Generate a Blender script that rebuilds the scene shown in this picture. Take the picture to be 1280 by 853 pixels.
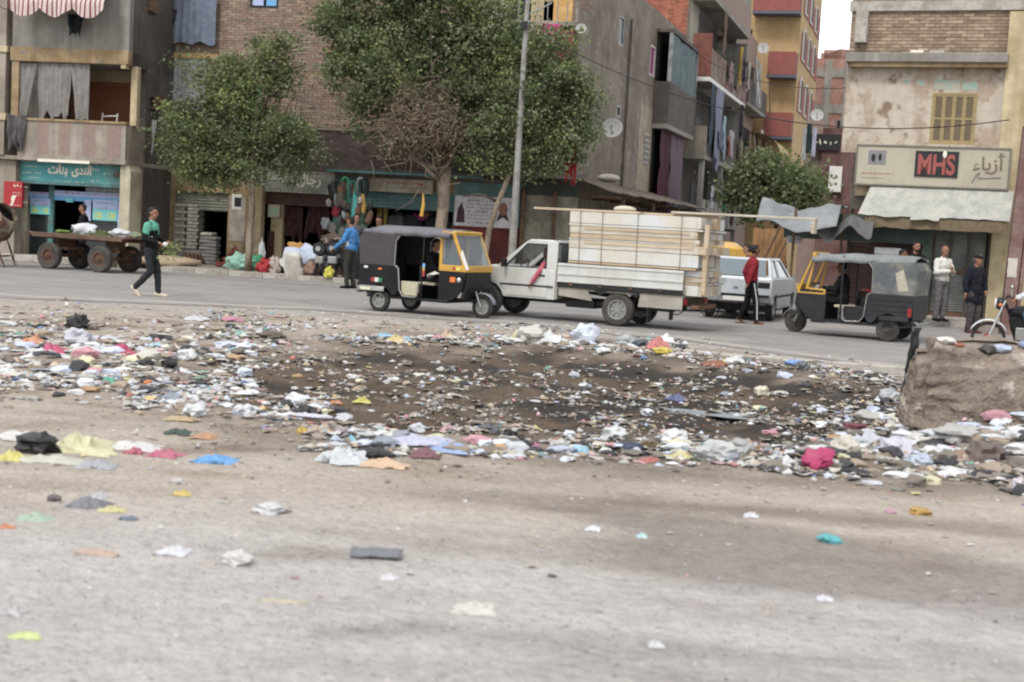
import bpy, bmesh, math, random
from mathutils import Vector, Matrix, noise
random.seed(7)
R = math.radians
for _o in list(bpy.data.objects): bpy.data.objects.remove(_o)
SC = bpy.context.scene
COL = SC.collection
# ---------------------------------------------------------------- camera, sky, sun, exposure
FPX = 1700.0; CAMH = 1.7
ROLL = R(3.2); PITCH = math.atan(138.5 / FPX)
_f = Vector((0, math.cos(PITCH), -math.sin(PITCH)))
_r0 = Vector((1, 0, 0)); _u0 = Vector((0, math.sin(PITCH), math.cos(PITCH)))
_r = math.cos(ROLL) * _r0 + math.sin(ROLL) * _u0
_u = math.cos(ROLL) * _u0 - math.sin(ROLL) * _r0
CP = Vector((0, 0, CAMH))
cam = bpy.data.cameras.new('camera'); camo = bpy.data.objects.new('camera', cam); COL.objects.link(camo)
camo.matrix_world = Matrix(((_r.x, _u.x, -_f.x, CP.x), (_r.y, _u.y, -_f.y, CP.y), (_r.z, _u.z, -_f.z, CP.z), (0, 0, 0, 1)))
cam.sensor_width = 36; cam.lens = FPX / 1280 * 36; cam.clip_end = 3000; cam.clip_start = 0.1
cam.dof.use_dof = True; cam.dof.focus_distance = 30; cam.dof.aperture_fstop = 2.4
SC.camera = camo
SC.cycles.filter_width = 2.1
SC.cycles.max_bounces = 6; SC.cycles.transparent_max_bounces = 8
W = bpy.data.worlds.new('World'); SC.world = W; W.use_nodes = True
_n = W.node_tree.nodes; _l = W.node_tree.links
_bg = _n['Background']; _sky = _n.new('ShaderNodeTexSky'); _sky.sky_type = 'NISHITA'; _sky.sun_disc = False
SUN_EL, SUN_AZ = R(52), R(205)      # azimuth clockwise from +Y
_sky.sun_elevation = SUN_EL; _sky.sun_rotation = SUN_AZ; _sky.dust_density = 1.0; _sky.air_density = 1.2; _sky.ozone_density = 1.0
_hs = _n.new('ShaderNodeHueSaturation'); _hs.inputs['Saturation'].default_value = 0.22; _hs.inputs['Value'].default_value = 1.0
_l.new(_sky.outputs[0], _hs.inputs['Color']); _mx = _n.new('ShaderNodeMix'); _mx.data_type = 'RGBA'; _mx.inputs[0].default_value = .6; _mx.inputs[7].default_value = (6.4, 6.5, 6.7, 1)   # cloud deck
_l.new(_hs.outputs[0], _mx.inputs[6]); _l.new(_mx.outputs[2], _bg.inputs[0]); _bg.inputs[1].default_value = 0.15
_sl = bpy.data.lights.new('sun', 'SUN'); _so = bpy.data.objects.new('sun', _sl); COL.objects.link(_so)
_sl.energy = 1.5; _sl.angle = R(16); _sl.color = (1, .96, .91)
_sd = Vector((math.sin(SUN_AZ) * math.cos(SUN_EL), math.cos(SUN_AZ) * math.cos(SUN_EL), math.sin(SUN_EL)))
_so.rotation_euler = _sd.to_track_quat('Z', 'Y').to_euler(); _so.location = (0, -20, 40)
SC.view_settings.view_transform = 'Standard'; SC.view_settings.look = 'None'; SC.view_settings.gamma = 1
SC.view_settings.exposure = 0.74

def ray(px, py):
    return _f + _r * ((px - 640) / FPX) + _u * ((426.5 - py) / FPX)
def ground(px, py, z=0.0):
    d = ray(px, py); t = (z - CAMH) / d.z
    return CP + d * t
def at_depth(px, py, D):
    d = ray(px, py); return CP + d * (D / d.y)
class Fr:
    def __init__(s, x, y, deg):
        s.o = Vector((x, y, 0)); s.th = R(deg); s.u = Vector((math.cos(s.th), -math.sin(s.th), 0)); s.v = Vector((math.sin(s.th), math.cos(s.th), 0))
    def az(s, px, py, b=0.0):
        d = ray(px, py); t = (b - (CP - s.o).dot(s.v)) / d.dot(s.v); p = CP + d * t
        return (p - s.o).dot(s.u), p.z
    def rect(s, x0, y0, x1, y1, b=0.0):
        xm, ym = (x0 + x1) / 2, (y0 + y1) / 2
        return s.az(x0, ym, b)[0], s.az(x1, ym, b)[0], s.az(xm, y1, b)[1], s.az(xm, y0, b)[1]
    def P(s, a, b, z): return s.o + s.u * a + s.v * b + Vector((0, 0, z))

# ---------------------------------------------------------------- materials
MATS = {}
def srgb(h):
    if not isinstance(h, str): return tuple(h) + ((1,) if len(h) == 3 else ())
    c = [int(h[i:i + 2], 16) / 255 for i in (0, 2, 4)]; g = .3 * c[0] + .55 * c[1] + .15 * c[2]; c = [x + (g - x) * .24 for x in c]
    return tuple((x / 12.92 if x <= .04045 else ((x + .055) / 1.055) ** 2.4) for x in c) + (1,)
def mat(key, col, rough=.85, metal=0, var=.14, sc=2.5, col2=None, amt=.45, soft=.12, col3=None, bump=.25, bsc=45, bdist=.006, streak=0, vcol=False, trans=0, spec=.4, coat=0, emit=0, sheen=0, stretch=(1, 1, 1)):
    if key in MATS: return MATS[key]
    m = bpy.data.materials.new(key); m.use_nodes = True; MATS[key] = m
    N = m.node_tree.nodes; L = m.node_tree.links; b = N['Principled BSDF']
    tc = N.new('ShaderNodeTexCoord'); mp = N.new('ShaderNodeMapping'); mp.inputs['Scale'].default_value = stretch; L.new(tc.outputs['Object'], mp.inputs['Vector']); co = mp.outputs['Vector']
    def mixc(f, a, c, mode='MIX'):
        x = N.new('ShaderNodeMix'); x.data_type = 'RGBA'; x.blend_type = mode
        if isinstance(f, float): x.inputs[0].default_value = f
        else: L.new(f, x.inputs[0])
        for i, v in ((6, a), (7, c)):
            if isinstance(v, tuple): x.inputs[i].default_value = v
            else: L.new(v, x.inputs[i])
        return x.outputs[2]
    def noi(scale, det=5, vec=None, rough_=.6):
        x = N.new('ShaderNodeTexNoise'); x.inputs['Scale'].default_value = scale; x.inputs['Detail'].default_value = det; x.inputs['Roughness'].default_value = rough_
        L.new(vec or co, x.inputs['Vector']); return x.outputs[0]
    def ramp(f, lo, hi, a=0., c=1.):
        x = N.new('ShaderNodeMapRange'); x.inputs[1].default_value = lo; x.inputs[2].default_value = hi; x.inputs[3].default_value = a; x.inputs[4].default_value = c
        L.new(f, x.inputs[0]); return x.outputs[0]
    base = srgb(col)
    if vcol:
        at = N.new('ShaderNodeAttribute'); at.attribute_name = 'col'; base = at.outputs['Color']
    if col2 is not None:
        th = 1 - amt; th = .35 + th * .3
        base = mixc(ramp(noi(sc, 7), th - soft / 2, th + soft / 2), base, srgb(col2))
    if col3 is not None:
        base = mixc(ramp(noi(sc * 2.7, 6), .56, .64), base, srgb(col3))
    if streak:
        sm = N.new('ShaderNodeMapping'); sm.inputs['Scale'].default_value = (1, 1, .07); L.new(tc.outputs['Object'], sm.inputs['Vector'])
        v = ramp(noi(5.0, 5, sm.outputs[0]), .3, .7, 1 - streak, 1 + streak * .4)
        g = N.new('ShaderNodeCombineXYZ'); [L.new(v, g.inputs[i]) for i in range(3)]
        base = mixc(1.0, base, g.outputs[0], 'MULTIPLY')
    if var:
        v = ramp(noi(sc * 5, 6), .3, .7, 1 - var, 1 + var)
        g = N.new('ShaderNodeCombineXYZ'); [L.new(v, g.inputs[i]) for i in range(3)]
        base = mixc(1.0, base, g.outputs[0], 'MULTIPLY')
    if isinstance(base, tuple): b.inputs['Base Color'].default_value = base
    else: L.new(base, b.inputs['Base Color'])
    b.inputs['Metallic'].default_value = metal; b.inputs['Specular IOR Level'].default_value = spec
    L.new(ramp(noi(sc * 3, 4), .3, .7, max(0, rough - .1), min(1, rough + .1)), b.inputs['Roughness'])
    if trans: b.inputs['Transmission Weight'].default_value = trans
    if coat: b.inputs['Coat Weight'].default_value = coat; b.inputs['Coat Roughness'].default_value = .15
    if emit: b.inputs['Emission Color'].default_value = srgb(col); b.inputs['Emission Strength'].default_value = emit
    if sheen: b.inputs['Sheen Weight'].default_value = sheen
    if bump:
        bp = N.new('ShaderNodeBump'); bp.inputs['Strength'].default_value = bump; bp.inputs['Distance'].default_value = bdist * 4
        L.new(noi(bsc, 5), bp.inputs['Height']); L.new(bp.outputs[0], b.inputs['Normal'])
    return m
def cloth(key, col, **k):
    k.setdefault('rough', .92); k.setdefault('var', .1); k.setdefault('bsc', 14); k.setdefault('bump', .35); k.setdefault('spec', .15); k.setdefault('sc', 4)
    return mat(key, col, **k)

# ---------------------------------------------------------------- mesh builder
class MB:
    def __init__(s): s.v = []; s.f = []; s.m = []; s.c = []; s.mat = None; s.slots = []; s.col = (1, 1, 1)
    def use(s, m, col=None):
        s.mat = m
        if m not in s.slots: s.slots.append(m)
        if col: s.col = col
        return s
    def _add(s, vs, fs):
        n = len(s.v); s.v.extend([tuple(p) for p in vs]); i = s.slots.index(s.mat) if s.mat else 0
        for f in fs: s.f.append([n + k for k in f]); s.m.append(i); s.c.append(s.col)
    def box(s, x0, x1, y0, y1, z0, z1):
        s._add([(x0, y0, z0), (x1, y0, z0), (x1, y1, z0), (x0, y1, z0), (x0, y0, z1), (x1, y0, z1), (x1, y1, z1), (x0, y1, z1)],
               [(3, 2, 1, 0), (4, 5, 6, 7), (0, 1, 5, 4), (1, 2, 6, 5), (2, 3, 7, 6), (3, 0, 4, 7)]); return s
    def obox(s, c, size, M):
        hx, hy, hz = size[0] / 2, size[1] / 2, size[2] / 2; c = Vector(c)
        ps = [c + M @ Vector(p) for p in [(-hx, -hy, -hz), (hx, -hy, -hz), (hx, hy, -hz), (-hx, hy, -hz), (-hx, -hy, hz), (hx, -hy, hz), (hx, hy, hz), (-hx, hy, hz)]]
        s._add(ps, [(3, 2, 1, 0), (4, 5, 6, 7), (0, 1, 5, 4), (1, 2, 6, 5), (2, 3, 7, 6), (3, 0, 4, 7)]); return s
    def prism(s, poly, y0, y1, axis='y', taper=None):
        # poly in (x,z) extruded along y, or (x,y) along z when axis='z', (y,z) along x when axis='x'
        n = len(poly)
        def P(p, t):
            if axis == 'y': return (p[0], t, p[1])
            if axis == 'z': return (p[0], p[1], t)
            return (t, p[0], p[1])
        vs = [P(p, y0) for p in poly] + [P(p, y1) for p in poly]
        a = sum(poly[i][0] * poly[(i + 1) % n][1] - poly[(i + 1) % n][0] * poly[i][1] for i in range(n))
        flip = (a > 0) != (axis == 'y')
        if y1 < y0: flip = not flip
        f1 = list(range(n)); f2 = list(range(n, 2 * n)); sides = [(i, (i + 1) % n, n + (i + 1) % n, n + i) for i in range(n)]
        if flip: fs = [f1[::-1], f2] + sides
        else: fs = [f1, f2[::-1]] + [q[::-1] for q in sides]
        s._add(vs, fs); return s
    def ring(s, outer, inner, y0, y1):
        n = len(outer); P = lambda p, t: (p[0], t, p[1])
        vs = [P(p, y0) for p in outer] + [P(p, y0) for p in inner] + [P(p, y1) for p in outer] + [P(p, y1) for p in inner]; fs = []
        for i in range(n):
            j = (i + 1) % n
            fs += [(i, j, n + j, n + i), (2 * n + i, 3 * n + i, 3 * n + j, 2 * n + j), (i, 2 * n + i, 2 * n + j, j), (n + i, n + j, 3 * n + j, 3 * n + i)]
        s._add(vs, fs); return s
    def tube(s, pts, r, seg=8, caps=True):
        pts = [Vector(p) for p in pts]; rs = r if isinstance(r, (list, tuple)) else [r] * len(pts); vs = []; fs = []
        up = Vector((0, 0, 1)); prev = None
        for i, p in enumerate(pts):
            d = (pts[min(i + 1, len(pts) - 1)] - pts[max(i - 1, 0)]).normalized()
            if prev is None:
                a = d.cross(up if abs(d.z) < .95 else Vector((1, 0, 0))).normalized()
            else: a = (prev - d * prev.dot(d)).normalized()
            prev = a; b = d.cross(a)
            for k in range(seg):
                t = 2 * math.pi * k / seg; vs.append(p + (a * math.cos(t) + b * math.sin(t)) * rs[i])
        for i in range(len(pts) - 1):
            for k in range(seg):
                k2 = (k + 1) % seg; fs.append((i * seg + k, i * seg + k2, (i + 1) * seg + k2, (i + 1) * seg + k))
        if caps: fs.append(tuple(range(seg))[::-1]); fs.append(tuple(range((len(pts) - 1) * seg, len(pts) * seg)))
        s._add(vs, fs); return s
    def cyl(s, p0, p1, r, seg=16): return s.tube([p0, p1], r, seg)
    def lathe(s, c, axis, prof, seg=20):
        # prof: list of (radius, offset along axis); closed ends if radius ~0
        c = Vector(c); ax = Vector(axis).normalized(); a = ax.cross(Vector((0, 0, 1)) if abs(ax.z) < .9 else Vector((1, 0, 0))).normalized(); b = ax.cross(a); vs = []; fs = []
        for r, o in prof:
            for k in range(seg):
                t = 2 * math.pi * k / seg; vs.append(c + ax * o + (a * math.cos(t) + b * math.sin(t)) * r)
        for i in range(len(prof) - 1):
            for k in range(seg):
                k2 = (k + 1) % seg; fs.append((i * seg + k, i * seg + k2, (i + 1) * seg + k2, (i + 1) * seg + k))
        s._add(vs, fs); return s
    def capsule(s, p0, p1, r0, r1, seg=12):
        p0 = Vector(p0); p1 = Vector(p1); d = p1 - p0; L = d.length
        if L < 1e-5: d = Vector((0, 0, 1)); L = 1e-5
        prof = [(max(r0 * math.cos(t), 1e-4), -r0 * math.sin(t)) for t in (math.pi / 2, math.pi / 3, math.pi / 6)] + [(r0, 0), (r1, L)] + [(max(r1 * math.cos(t), 1e-4), L + r1 * math.sin(t)) for t in (math.pi / 6, math.pi / 3, math.pi / 2)]
        n = len(s.v); s.lathe(p0, d, prof, seg); i = s.slots.index(s.mat) if s.mat else 0
        s.f.append([n + k for k in range(seg)][::-1]); s.m.append(i); s.c.append(s.col)
        m = n + (len(prof) - 1) * seg; s.f.append([m + k for k in range(seg)]); s.m.append(i); s.c.append(s.col); return s
    def ellip(s, c, rx, ry, rz, M=None, seg=14, rings=9, squash=1.0):
        c = Vector(c); vs = []; fs = []
        for i in range(rings + 1):
            ph = math.pi * i / rings; sp = max(math.sin(ph), 1e-3)
            for k in range(seg):
                t = 2 * math.pi * k / seg; p = Vector((rx * sp * math.cos(t), ry * sp * math.sin(t), -rz * math.cos(ph)))
                if M is not None: p = M @ p
                vs.append(c + p)
        for i in range(rings):
            for k in range(seg):
                k2 = (k + 1) % seg; fs.append((i * seg + k, i * seg + k2, (i + 1) * seg + k2, (i + 1) * seg + k))
        fs.append(tuple(range(seg))[::-1]); fs.append(tuple(range(rings * seg, (rings + 1) * seg)))
        s._add(vs, fs); return s
    def grid(s, fn, nu, nv, thick=None):
        vs = []; fs = []
        for j in range(nv + 1):
            for i in range(nu + 1): vs.append(fn(i / nu, j / nv))
        for j in range(nv):
            for i in range(nu):
                a = j * (nu + 1) + i; fs.append((a, a + 1, a + nu + 2, a + nu + 1))
        s._add(vs, fs); return s
    def quad(s, a, b, c, d): s._add([a, b, c, d], [(0, 1, 2, 3)]); return s
    def build(s, name, parent=None, smooth=False, bevel=0, solid=0, vc=False, sharp=38, kind=None, label=None, loc=None, rot=None):
        me = bpy.data.meshes.new(name); me.from_pydata(s.v, [], s.f)
        for m in s.slots: me.materials.append(m)
        if len(s.slots) > 1: me.polygons.foreach_set('material_index', s.m)
        if vc:
            ca = me.color_attributes.new('col', 'FLOAT_COLOR', 'CORNER'); arr = []
            for p, c in zip(me.polygons, s.c): arr.extend(tuple(c[:3] + (1.0,) if isinstance(c, tuple) else tuple(c)[:3] + (1.0,)) * p.loop_total)
            ca.data.foreach_set('color', arr)
        me.update()
        if smooth:
            me.polygons.foreach_set('use_smooth', [True] * len(me.polygons))
            if sharp: me.set_sharp_from_angle(angle=R(sharp))
        o = bpy.data.objects.new(name, me); COL.objects.link(o)
        if parent: o.parent = parent
        if solid:
            md = o.modifiers.new('s', 'SOLIDIFY'); md.thickness = solid; md.offset = 0
        if bevel:
            md = o.modifiers.new('b', 'BEVEL'); md.width = bevel; md.segments = 2; md.limit_method = 'ANGLE'; md.angle_limit = R(35); md.harden_normals = False
            me.polygons.foreach_set('use_smooth', [True] * len(me.polygons)); me.set_sharp_from_angle(angle=R(45))
        if kind: o['kind'] = kind
        if label: o['label'] = label
        if loc is not None: o.location = loc
        if rot is not None: o.rotation_euler = rot
        return o
def tag(o, label=None, cat=None, group=None, kind=None):
    if label: o['label'] = label
    if cat: o['category'] = cat
    if group: o['group'] = group
    if kind: o['kind'] = kind
    return o
def thing(name, label, cat, loc=(0, 0, 0), rz=0, group=None, sc=1.0):
    o = bpy.data.objects.new(name, None); COL.objects.link(o); o.location = loc; o.rotation_euler = (0, 0, rz); o.scale = (sc,) * 3; o.empty_display_size = .2
    return tag(o, label, cat, group)
def copy_tree(o, parent=None):
    c = o.copy(); COL.objects.link(c); c.parent = parent
    for ch in list(o.children): copy_tree(ch, c)
    return c
def nz(x, y=0., z=0., s=1., seed=0.): return noise.noise(Vector((x * s + seed, y * s - seed * .7, z * s + seed * .3)))
def fbm(x, y, z=0., s=1., o=4, seed=0.):
    t = 0; a = .5
    for i in range(o): t += a * nz(x, y, z, s, seed + i * 13.1); a *= .5; s *= 2
    return t

# frame-local wall with holes: cells of front, back and reveals
def wall(mb, a0, a1, z0, z1, b0, b1, holes=()):
    A = sorted({a0, a1} | {min(max(h[i], a0), a1) for h in holes for i in (0, 1)}); Z = sorted({z0, z1} | {min(max(h[i], z0), z1) for h in holes for i in (2, 3)})
    def inh(i, j):
        if i < 0 or j < 0 or i >= len(A) - 1 or j >= len(Z) - 1: return True
        x, z = (A[i] + A[i + 1]) / 2, (Z[j] + Z[j + 1]) / 2
        return any(h[0] < x < h[1] and h[2] < z < h[3] for h in holes)
    for i in range(len(A) - 1):
        for j in range(len(Z) - 1):
            if inh(i, j): continue
            x0, x1, y0, y1 = A[i], A[i + 1], Z[j], Z[j + 1]
            mb.quad((x0, b0, y0), (x1, b0, y0), (x1, b0, y1), (x0, b0, y1))
            mb.quad((x1, b1, y0), (x0, b1, y0), (x0, b1, y1), (x1, b1, y1))
            if inh(i - 1, j): mb.quad((x0, b1, y0), (x0, b0, y0), (x0, b0, y1), (x0, b1, y1))
            if inh(i + 1, j): mb.quad((x1, b0, y0), (x1, b1, y0), (x1, b1, y1), (x1, b0, y1))
            if inh(i, j - 1): mb.quad((x0, b1, y0), (x1, b1, y0), (x1, b0, y0), (x0, b0, y0))
            if inh(i, j + 1): mb.quad((x0, b0, y1), (x1, b0, y1), (x1, b1, y1), (x0, b1, y1))
    return mb
def bricks(mb, a0, a1, z0, z1, b, cols, holes=(), bw=.24, bh=.07, gap=.012, out=.012, skip=.0, jit=.004, seed=1):
    rnd = random.Random(seed); z = z0; row = 0
    while z + bh < z1 + .02:
        a = a0 - (bw / 2 if row % 2 else 0)
        while a < a1:
            x0 = max(a, a0); x1 = min(a + bw, a1); cx, cz = (x0 + x1) / 2, z + bh / 2
            if x1 - x0 > .05 and not any(h[0] - .03 < cx < h[1] + .03 and h[2] - .03 < cz < h[3] + .03 for h in holes) and rnd.random() > skip:
                c = rnd.choice(cols); k = rnd.uniform(.85, 1.12); mb.col = (c[0] * k, c[1] * k, c[2] * k)
                o = b - out - rnd.uniform(0, jit); dz = rnd.uniform(-.003, .003)
                mb._add([(x0, b, z + dz), (x1, b, z + dz), (x1, b, z + bh + dz), (x0, b, z + bh + dz), (x0, o, z + dz), (x1, o, z + dz), (x1, o, z + bh + dz), (x0, o, z + bh + dz)],
                        [(4, 5, 6, 7), (0, 1, 5, 4), (1, 2, 6, 5), (2, 3, 7, 6), (3, 0, 4, 7)])
            a += bw + gap
        z += bh + gap; row += 1
    return mb
def drape(mb, p0, p1, drop, waves=8, amp=.04, nrm=Vector((0, -1, 0)), nu=40, nv=10, ragged=.0, gather=0., seed=0., sag=0., pull=0., pin=0.):
    """a hanging cloth between two points, falling `drop`, pleated along its width"""
    p0 = Vector(p0); p1 = Vector(p1)
    def fn(u, v):
        p = p0.lerp(p1, u); w = math.sin(u * waves * 2 * math.pi + seed + 1.2 * nz(u * 3, v, seed)) * amp * (.5 + v * .8) + nz(u * 4, v * 3, seed) * amp * 1.5
        d = drop * (1 + ragged * nz(u * 6, seed, 3.1) * 2) * v
        g = (gather * v * (.5 - u) - pull * v ** .8 * (u - pin)) * (p1 - p0).length
        return tuple(p + (p1 - p0).normalized() * g + nrm * w + Vector((0, 0, -d - sag * math.sin(math.pi * u))))
    return mb.grid(fn, nu, nv)
# Arabic writing: joined letter forms, laid out from left to right
_AR = {'ا': (0xFE8D, 2), 'أ': (0xFE83, 2), 'ب': (0xFE8F, 4), 'ت': (0xFE95, 4), 'ة': (0xFE93, 2), 'ج': (0xFE9D, 4), 'ح': (0xFEA1, 4), 'د': (0xFEA9, 2), 'ر': (0xFEAD, 2), 'ز': (0xFEAF, 2), 'س': (0xFEB1, 4), 'ل': (0xFEDD, 4), 'م': (0xFEE1, 4), 'ن': (0xFEE5, 4), 'ه': (0xFEE9, 4), 'و': (0xFEED, 2), 'ى': (0xFEEF, 2), 'ي': (0xFEF1, 4), 'ء': (0xFE80, 1), 'ع': (0xFEC9, 4), 'ق': (0xFED5, 4), 'ف': (0xFED1, 4), 'ك': (0xFED9, 4)}
def arabic(t):
    out = []
    for i, ch in enumerate(t):
        if ch not in _AR: out.append(ch); continue
        b, n = _AR[ch]; pj = i > 0 and t[i - 1] in _AR and _AR[t[i - 1]][1] == 4 and n > 1
        nj = n == 4 and i + 1 < len(t) and t[i + 1] in _AR and _AR[t[i + 1]][1] > 1
        out.append(chr(b + (3 if pj and nj else 2 if nj else 1 if pj else 0)))
    return ''.join(reversed(out))
def text(name, body, w, h, m, parent, cx, b, cz, bold=0.0, ext=.004, shear=0):
    """flat lettering on a plane b of a frame, centred at (cx, cz), fitted into w x h"""
    c = bpy.data.curves.new(name, 'FONT'); c.body = body; c.size = 1; c.offset = bold; c.shear = shear
    o = bpy.data.objects.new(name, c); COL.objects.link(o); dg = bpy.context.evaluated_depsgraph_get()
    me = bpy.data.meshes.new_from_object(o.evaluated_get(dg)); bpy.data.objects.remove(o)
    xs = [v.co.x for v in me.vertices]; ys = [v.co.y for v in me.vertices]
    x0, x1, y0, y1 = min(xs), max(xs), min(ys), max(ys); sx = w / (x1 - x0); sy = h / (y1 - y0)
    bm = bmesh.new(); bm.from_mesh(me); bm.verts.ensure_lookup_table(); seen = set(); k = 0
    for v in bm.verts:
        if v.index in seen: continue
        st = [v]; seen.add(v.index)
        while st:
            q = st.pop(); x, y = q.co.x, q.co.y
            q.co = Vector((cx + (x - (x0 + x1) / 2) * sx, b - ext - .0012 * (k % 4), cz + (y - (y0 + y1) / 2) * sy))
            for e in q.link_edges:
                z = e.other_vert(q)
                if z.index not in seen: seen.add(z.index); st.append(z)
        k += 1
    bm.to_mesh(me); bm.free(); me.materials.clear(); me.materials.append(m)
    o = bpy.data.objects.new(name, me); COL.objects.link(o)
    if parent: o.parent = parent
    return o
def scribble(mb, a0, a1, z, h, b, seed=0, dens=1.0):
    """a line of print too small to read: little strokes"""
    r = random.Random(seed); a = a0
    while a < a1:
        w = r.uniform(.4, 1.6) * h; k = r.random()
        if k < .8: mb.box(a, min(a + w * .8, a1), b - .004, b, z - h * .15, z + h * .05)
        if k < .55: mb.box(a + w * .2, a + w * .2 + h * .14, b - .0055, b, z - h * .1, z + h * r.uniform(.2, .55))
        if k > .3: mb.box(a + w * .5, a + w * .5 + h * .14, b - .0055, b, z - h * r.uniform(.2, .5), z + h * .1)
        a += w + h * r.uniform(.1, .5) / dens
    return mb
PENDING = []
def remeshed(o, voxel, smooth_it=2, disp=0, dsize=.15):
    md = o.modifiers.new('r', 'REMESH'); md.mode = 'VOXEL'; md.voxel_size = voxel; md.use_smooth_shade = True
    if smooth_it: sm = o.modifiers.new('sm', 'SMOOTH'); sm.iterations = smooth_it; sm.factor = .5
    if disp:
        tx = bpy.data.textures.get('fold%g' % dsize) or bpy.data.textures.new('fold%g' % dsize, 'CLOUDS'); tx.noise_scale = dsize; tx.noise_depth = 1
        d = o.modifiers.new('d', 'DISPLACE'); d.texture = tx; d.strength = disp; d.mid_level = .5; d.texture_coords = 'LOCAL'
    PENDING.append(o); return o
# ================================================================ THE SETTING: ground, pit, road, pavements
def sstep(a, b, x):
    t = min(max((x - a) / (b - a), 0), 1); return t * t * (3 - 2 * t)
GX0, GX1, GY0, GY1 = -16.0, 16.0, 2.5, 30.0
NEAR_EDGE = [(-60, 34), (-30, 28), (-20, 25.6), (-8.8, 24.0), (-3.7, 25.3), (0, 24.4), (2.85, 22.9), (5.6, 19.6), (8.5, 16.6), (14, 12), (26, 4), (60, -18)]
def edge_y(x):
    for (xa, ya), (xb, yb) in zip(NEAR_EDGE, NEAR_EDGE[1:]):
        if xa <= x <= xb: return ya + (yb - ya) * (x - xa) / (xb - xa)
    return 0
def pit_mask(x, y):
    d = math.hypot((x - .7) / 4.5, (y - 15.3) / 4.9) + .22 * fbm(x, y, 0, .45, 3, 5)
    return 1 - sstep(.62, 1.08, d)
def bank_mask(x, y):
    d = math.hypot((x - 5.4) / 2.3, (y - 12.1) / 1.9) + .15 * fbm(x, y, 0, .6, 3, 9)
    return 1 - sstep(.3, 1.05, d)
def gz(x, y):
    off = sstep(0, .9, edge_y(x) - y) * sstep(0, 3, x - GX0) * sstep(0, 3, GX1 - x) * sstep(0, 2, y - GY0)
    if off <= 0: return 0.0
    z = .03 * fbm(x, y, 0, .5, 3, 1)
    rough = sstep(9.3, 10.5, y + .25 * fbm(x, y, 0, .5, 2, 3) - .03 * x)
    z += rough * (.07 * fbm(x, y, 0, 1.3, 4, 2) + .03 * abs(nz(x, y, 0, 4.5)))
    pm = pit_mask(x, y); z -= pm * (.24 + .26 * fbm(x, y, 0, .9, 4, 8) + .10 * abs(nz(x, y, 0, 2.6)))
    z += bank_mask(x, y) * (.25 + .14 * fbm(x, y, 0, 1.5, 3, 4))
    rd = (y - 10.6 - .12 * x - .4 * nz(x, 0, 0, .4)) / .55
    if abs(rd) < 2.5 and x > -3.5: z += .10 * math.exp(-rd * rd) * sstep(-3.5, -1, x)
    return z * off
def gpt(px, py, lift=0.0):
    z = 0.0
    for _ in range(6): p = ground(px, py, z); z = gz(p.x, p.y)
    return Vector((p.x, p.y, z + lift))
def soil(x, y):
    """the soil's own colour: pale dust in the open, brown earth and ash in the pit"""
    dust = Vector((.385, .336, .288)); tan = Vector((.27, .215, .165)); brown = Vector((.098, .072, .052)); ash = Vector((.040, .037, .035)); grey = Vector((.405, .382, .364))
    n1 = fbm(x * .45, y, 0, .55, 4, 20); n2 = fbm(x * .5, y, 0, 1.7, 4, 30); n3 = fbm(x, y, 0, 5, 3, 33)
    c = dust.lerp(tan, sstep(-.05, .35, n1 + .5 * n2))
    c = c.lerp(grey, sstep(8.6, 6.2, y + 1.5 * n1))
    tr = sstep(.0, .30, fbm(x * .30, y + .22 * x, 0, 1.0, 5, 41) + .06) * sstep(4.6, 6.2, y + .2 * x) * sstep(-3.5, 1.0, x) * sstep(11.5, 9.5, y)
    c = c.lerp(Vector((.17, .147, .13)), tr * .64)
    st = fbm(x * .22, (y + .10 * x) * 1.0, 0, 3.2, 3, 47); c = c * (1 + .22 * st * sstep(3.5, 5, y) * sstep(12, 9, y))
    ro = sstep(9.3, 10.6, y + .6 * n1)
    c = c.lerp(tan * .85, ro * .55 * sstep(-.2, .3, n2))
    pm = pit_mask(x, y)
    wide = 1 - sstep(.8, 1.45, math.hypot((x - .9) / 4.6, (y - 15.6) / 5.0) + .35 * n1)
    c = c.lerp(Vector((.20, .16, .125)), wide * .8); c = c.lerp(brown, sstep(.05, .6, pm + .7 * n2) * .9); c = c.lerp(ash, sstep(-.18, .18, n2 + .5 * n1 + .05 * (x - .5)) * max(sstep(.1, .6, pm), wide * .5) * .9); c = c.lerp(Vector((.20, .17, .145)), sstep(.16, .38, fbm(x * .5, y, 0, 1.1, 4, 55)) * pm * .7)
    bm_ = bank_mask(x, y); c = c.lerp(brown * 1.05, bm_ * .9)
    # the pale verge along the road
    v = sstep(2.6, .6, edge_y(x) - y + .8 * n1); c = c.lerp(Vector((.34, .315, .29)), v * .8)
    return c * (1 + .22 * n3)
m_soil = mat('soil', (1, 1, 1), rough=.95, var=.14, sc=2.6, vcol=True, bump=.9, bsc=16, bdist=.02, spec=.1)
mb = MB().use(m_soil); NX = 360; NY = 330
vs = []; cs = []
for j in range(NY + 1):
    y = GY0 + (GY1 - GY0) * (j / NY) ** 1.25
    for i in range(NX + 1):
        x = GX0 + (GX1 - GX0) * i / NX; vs.append((x, y, gz(x, y)))
me = bpy.data.meshes.new('dirt_ground'); fs = [(j * (NX + 1) + i, j * (NX + 1) + i + 1, (j + 1) * (NX + 1) + i + 1, (j + 1) * (NX + 1) + i) for j in range(NY) for i in range(NX)]
me.from_pydata(vs, [], fs); ca = me.color_attributes.new('col', 'FLOAT_COLOR', 'POINT')
flat = []
for v in vs: c = soil(v[0], v[1]); flat += [c.x, c.y, c.z, 1]
ca.data.foreach_set('color', flat); me.materials.append(m_soil); me.polygons.foreach_set('use_smooth', [True] * len(me.polygons))
o = bpy.data.objects.new('dirt_ground', me); COL.objects.link(o); o['kind'] = 'structure'
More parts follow.
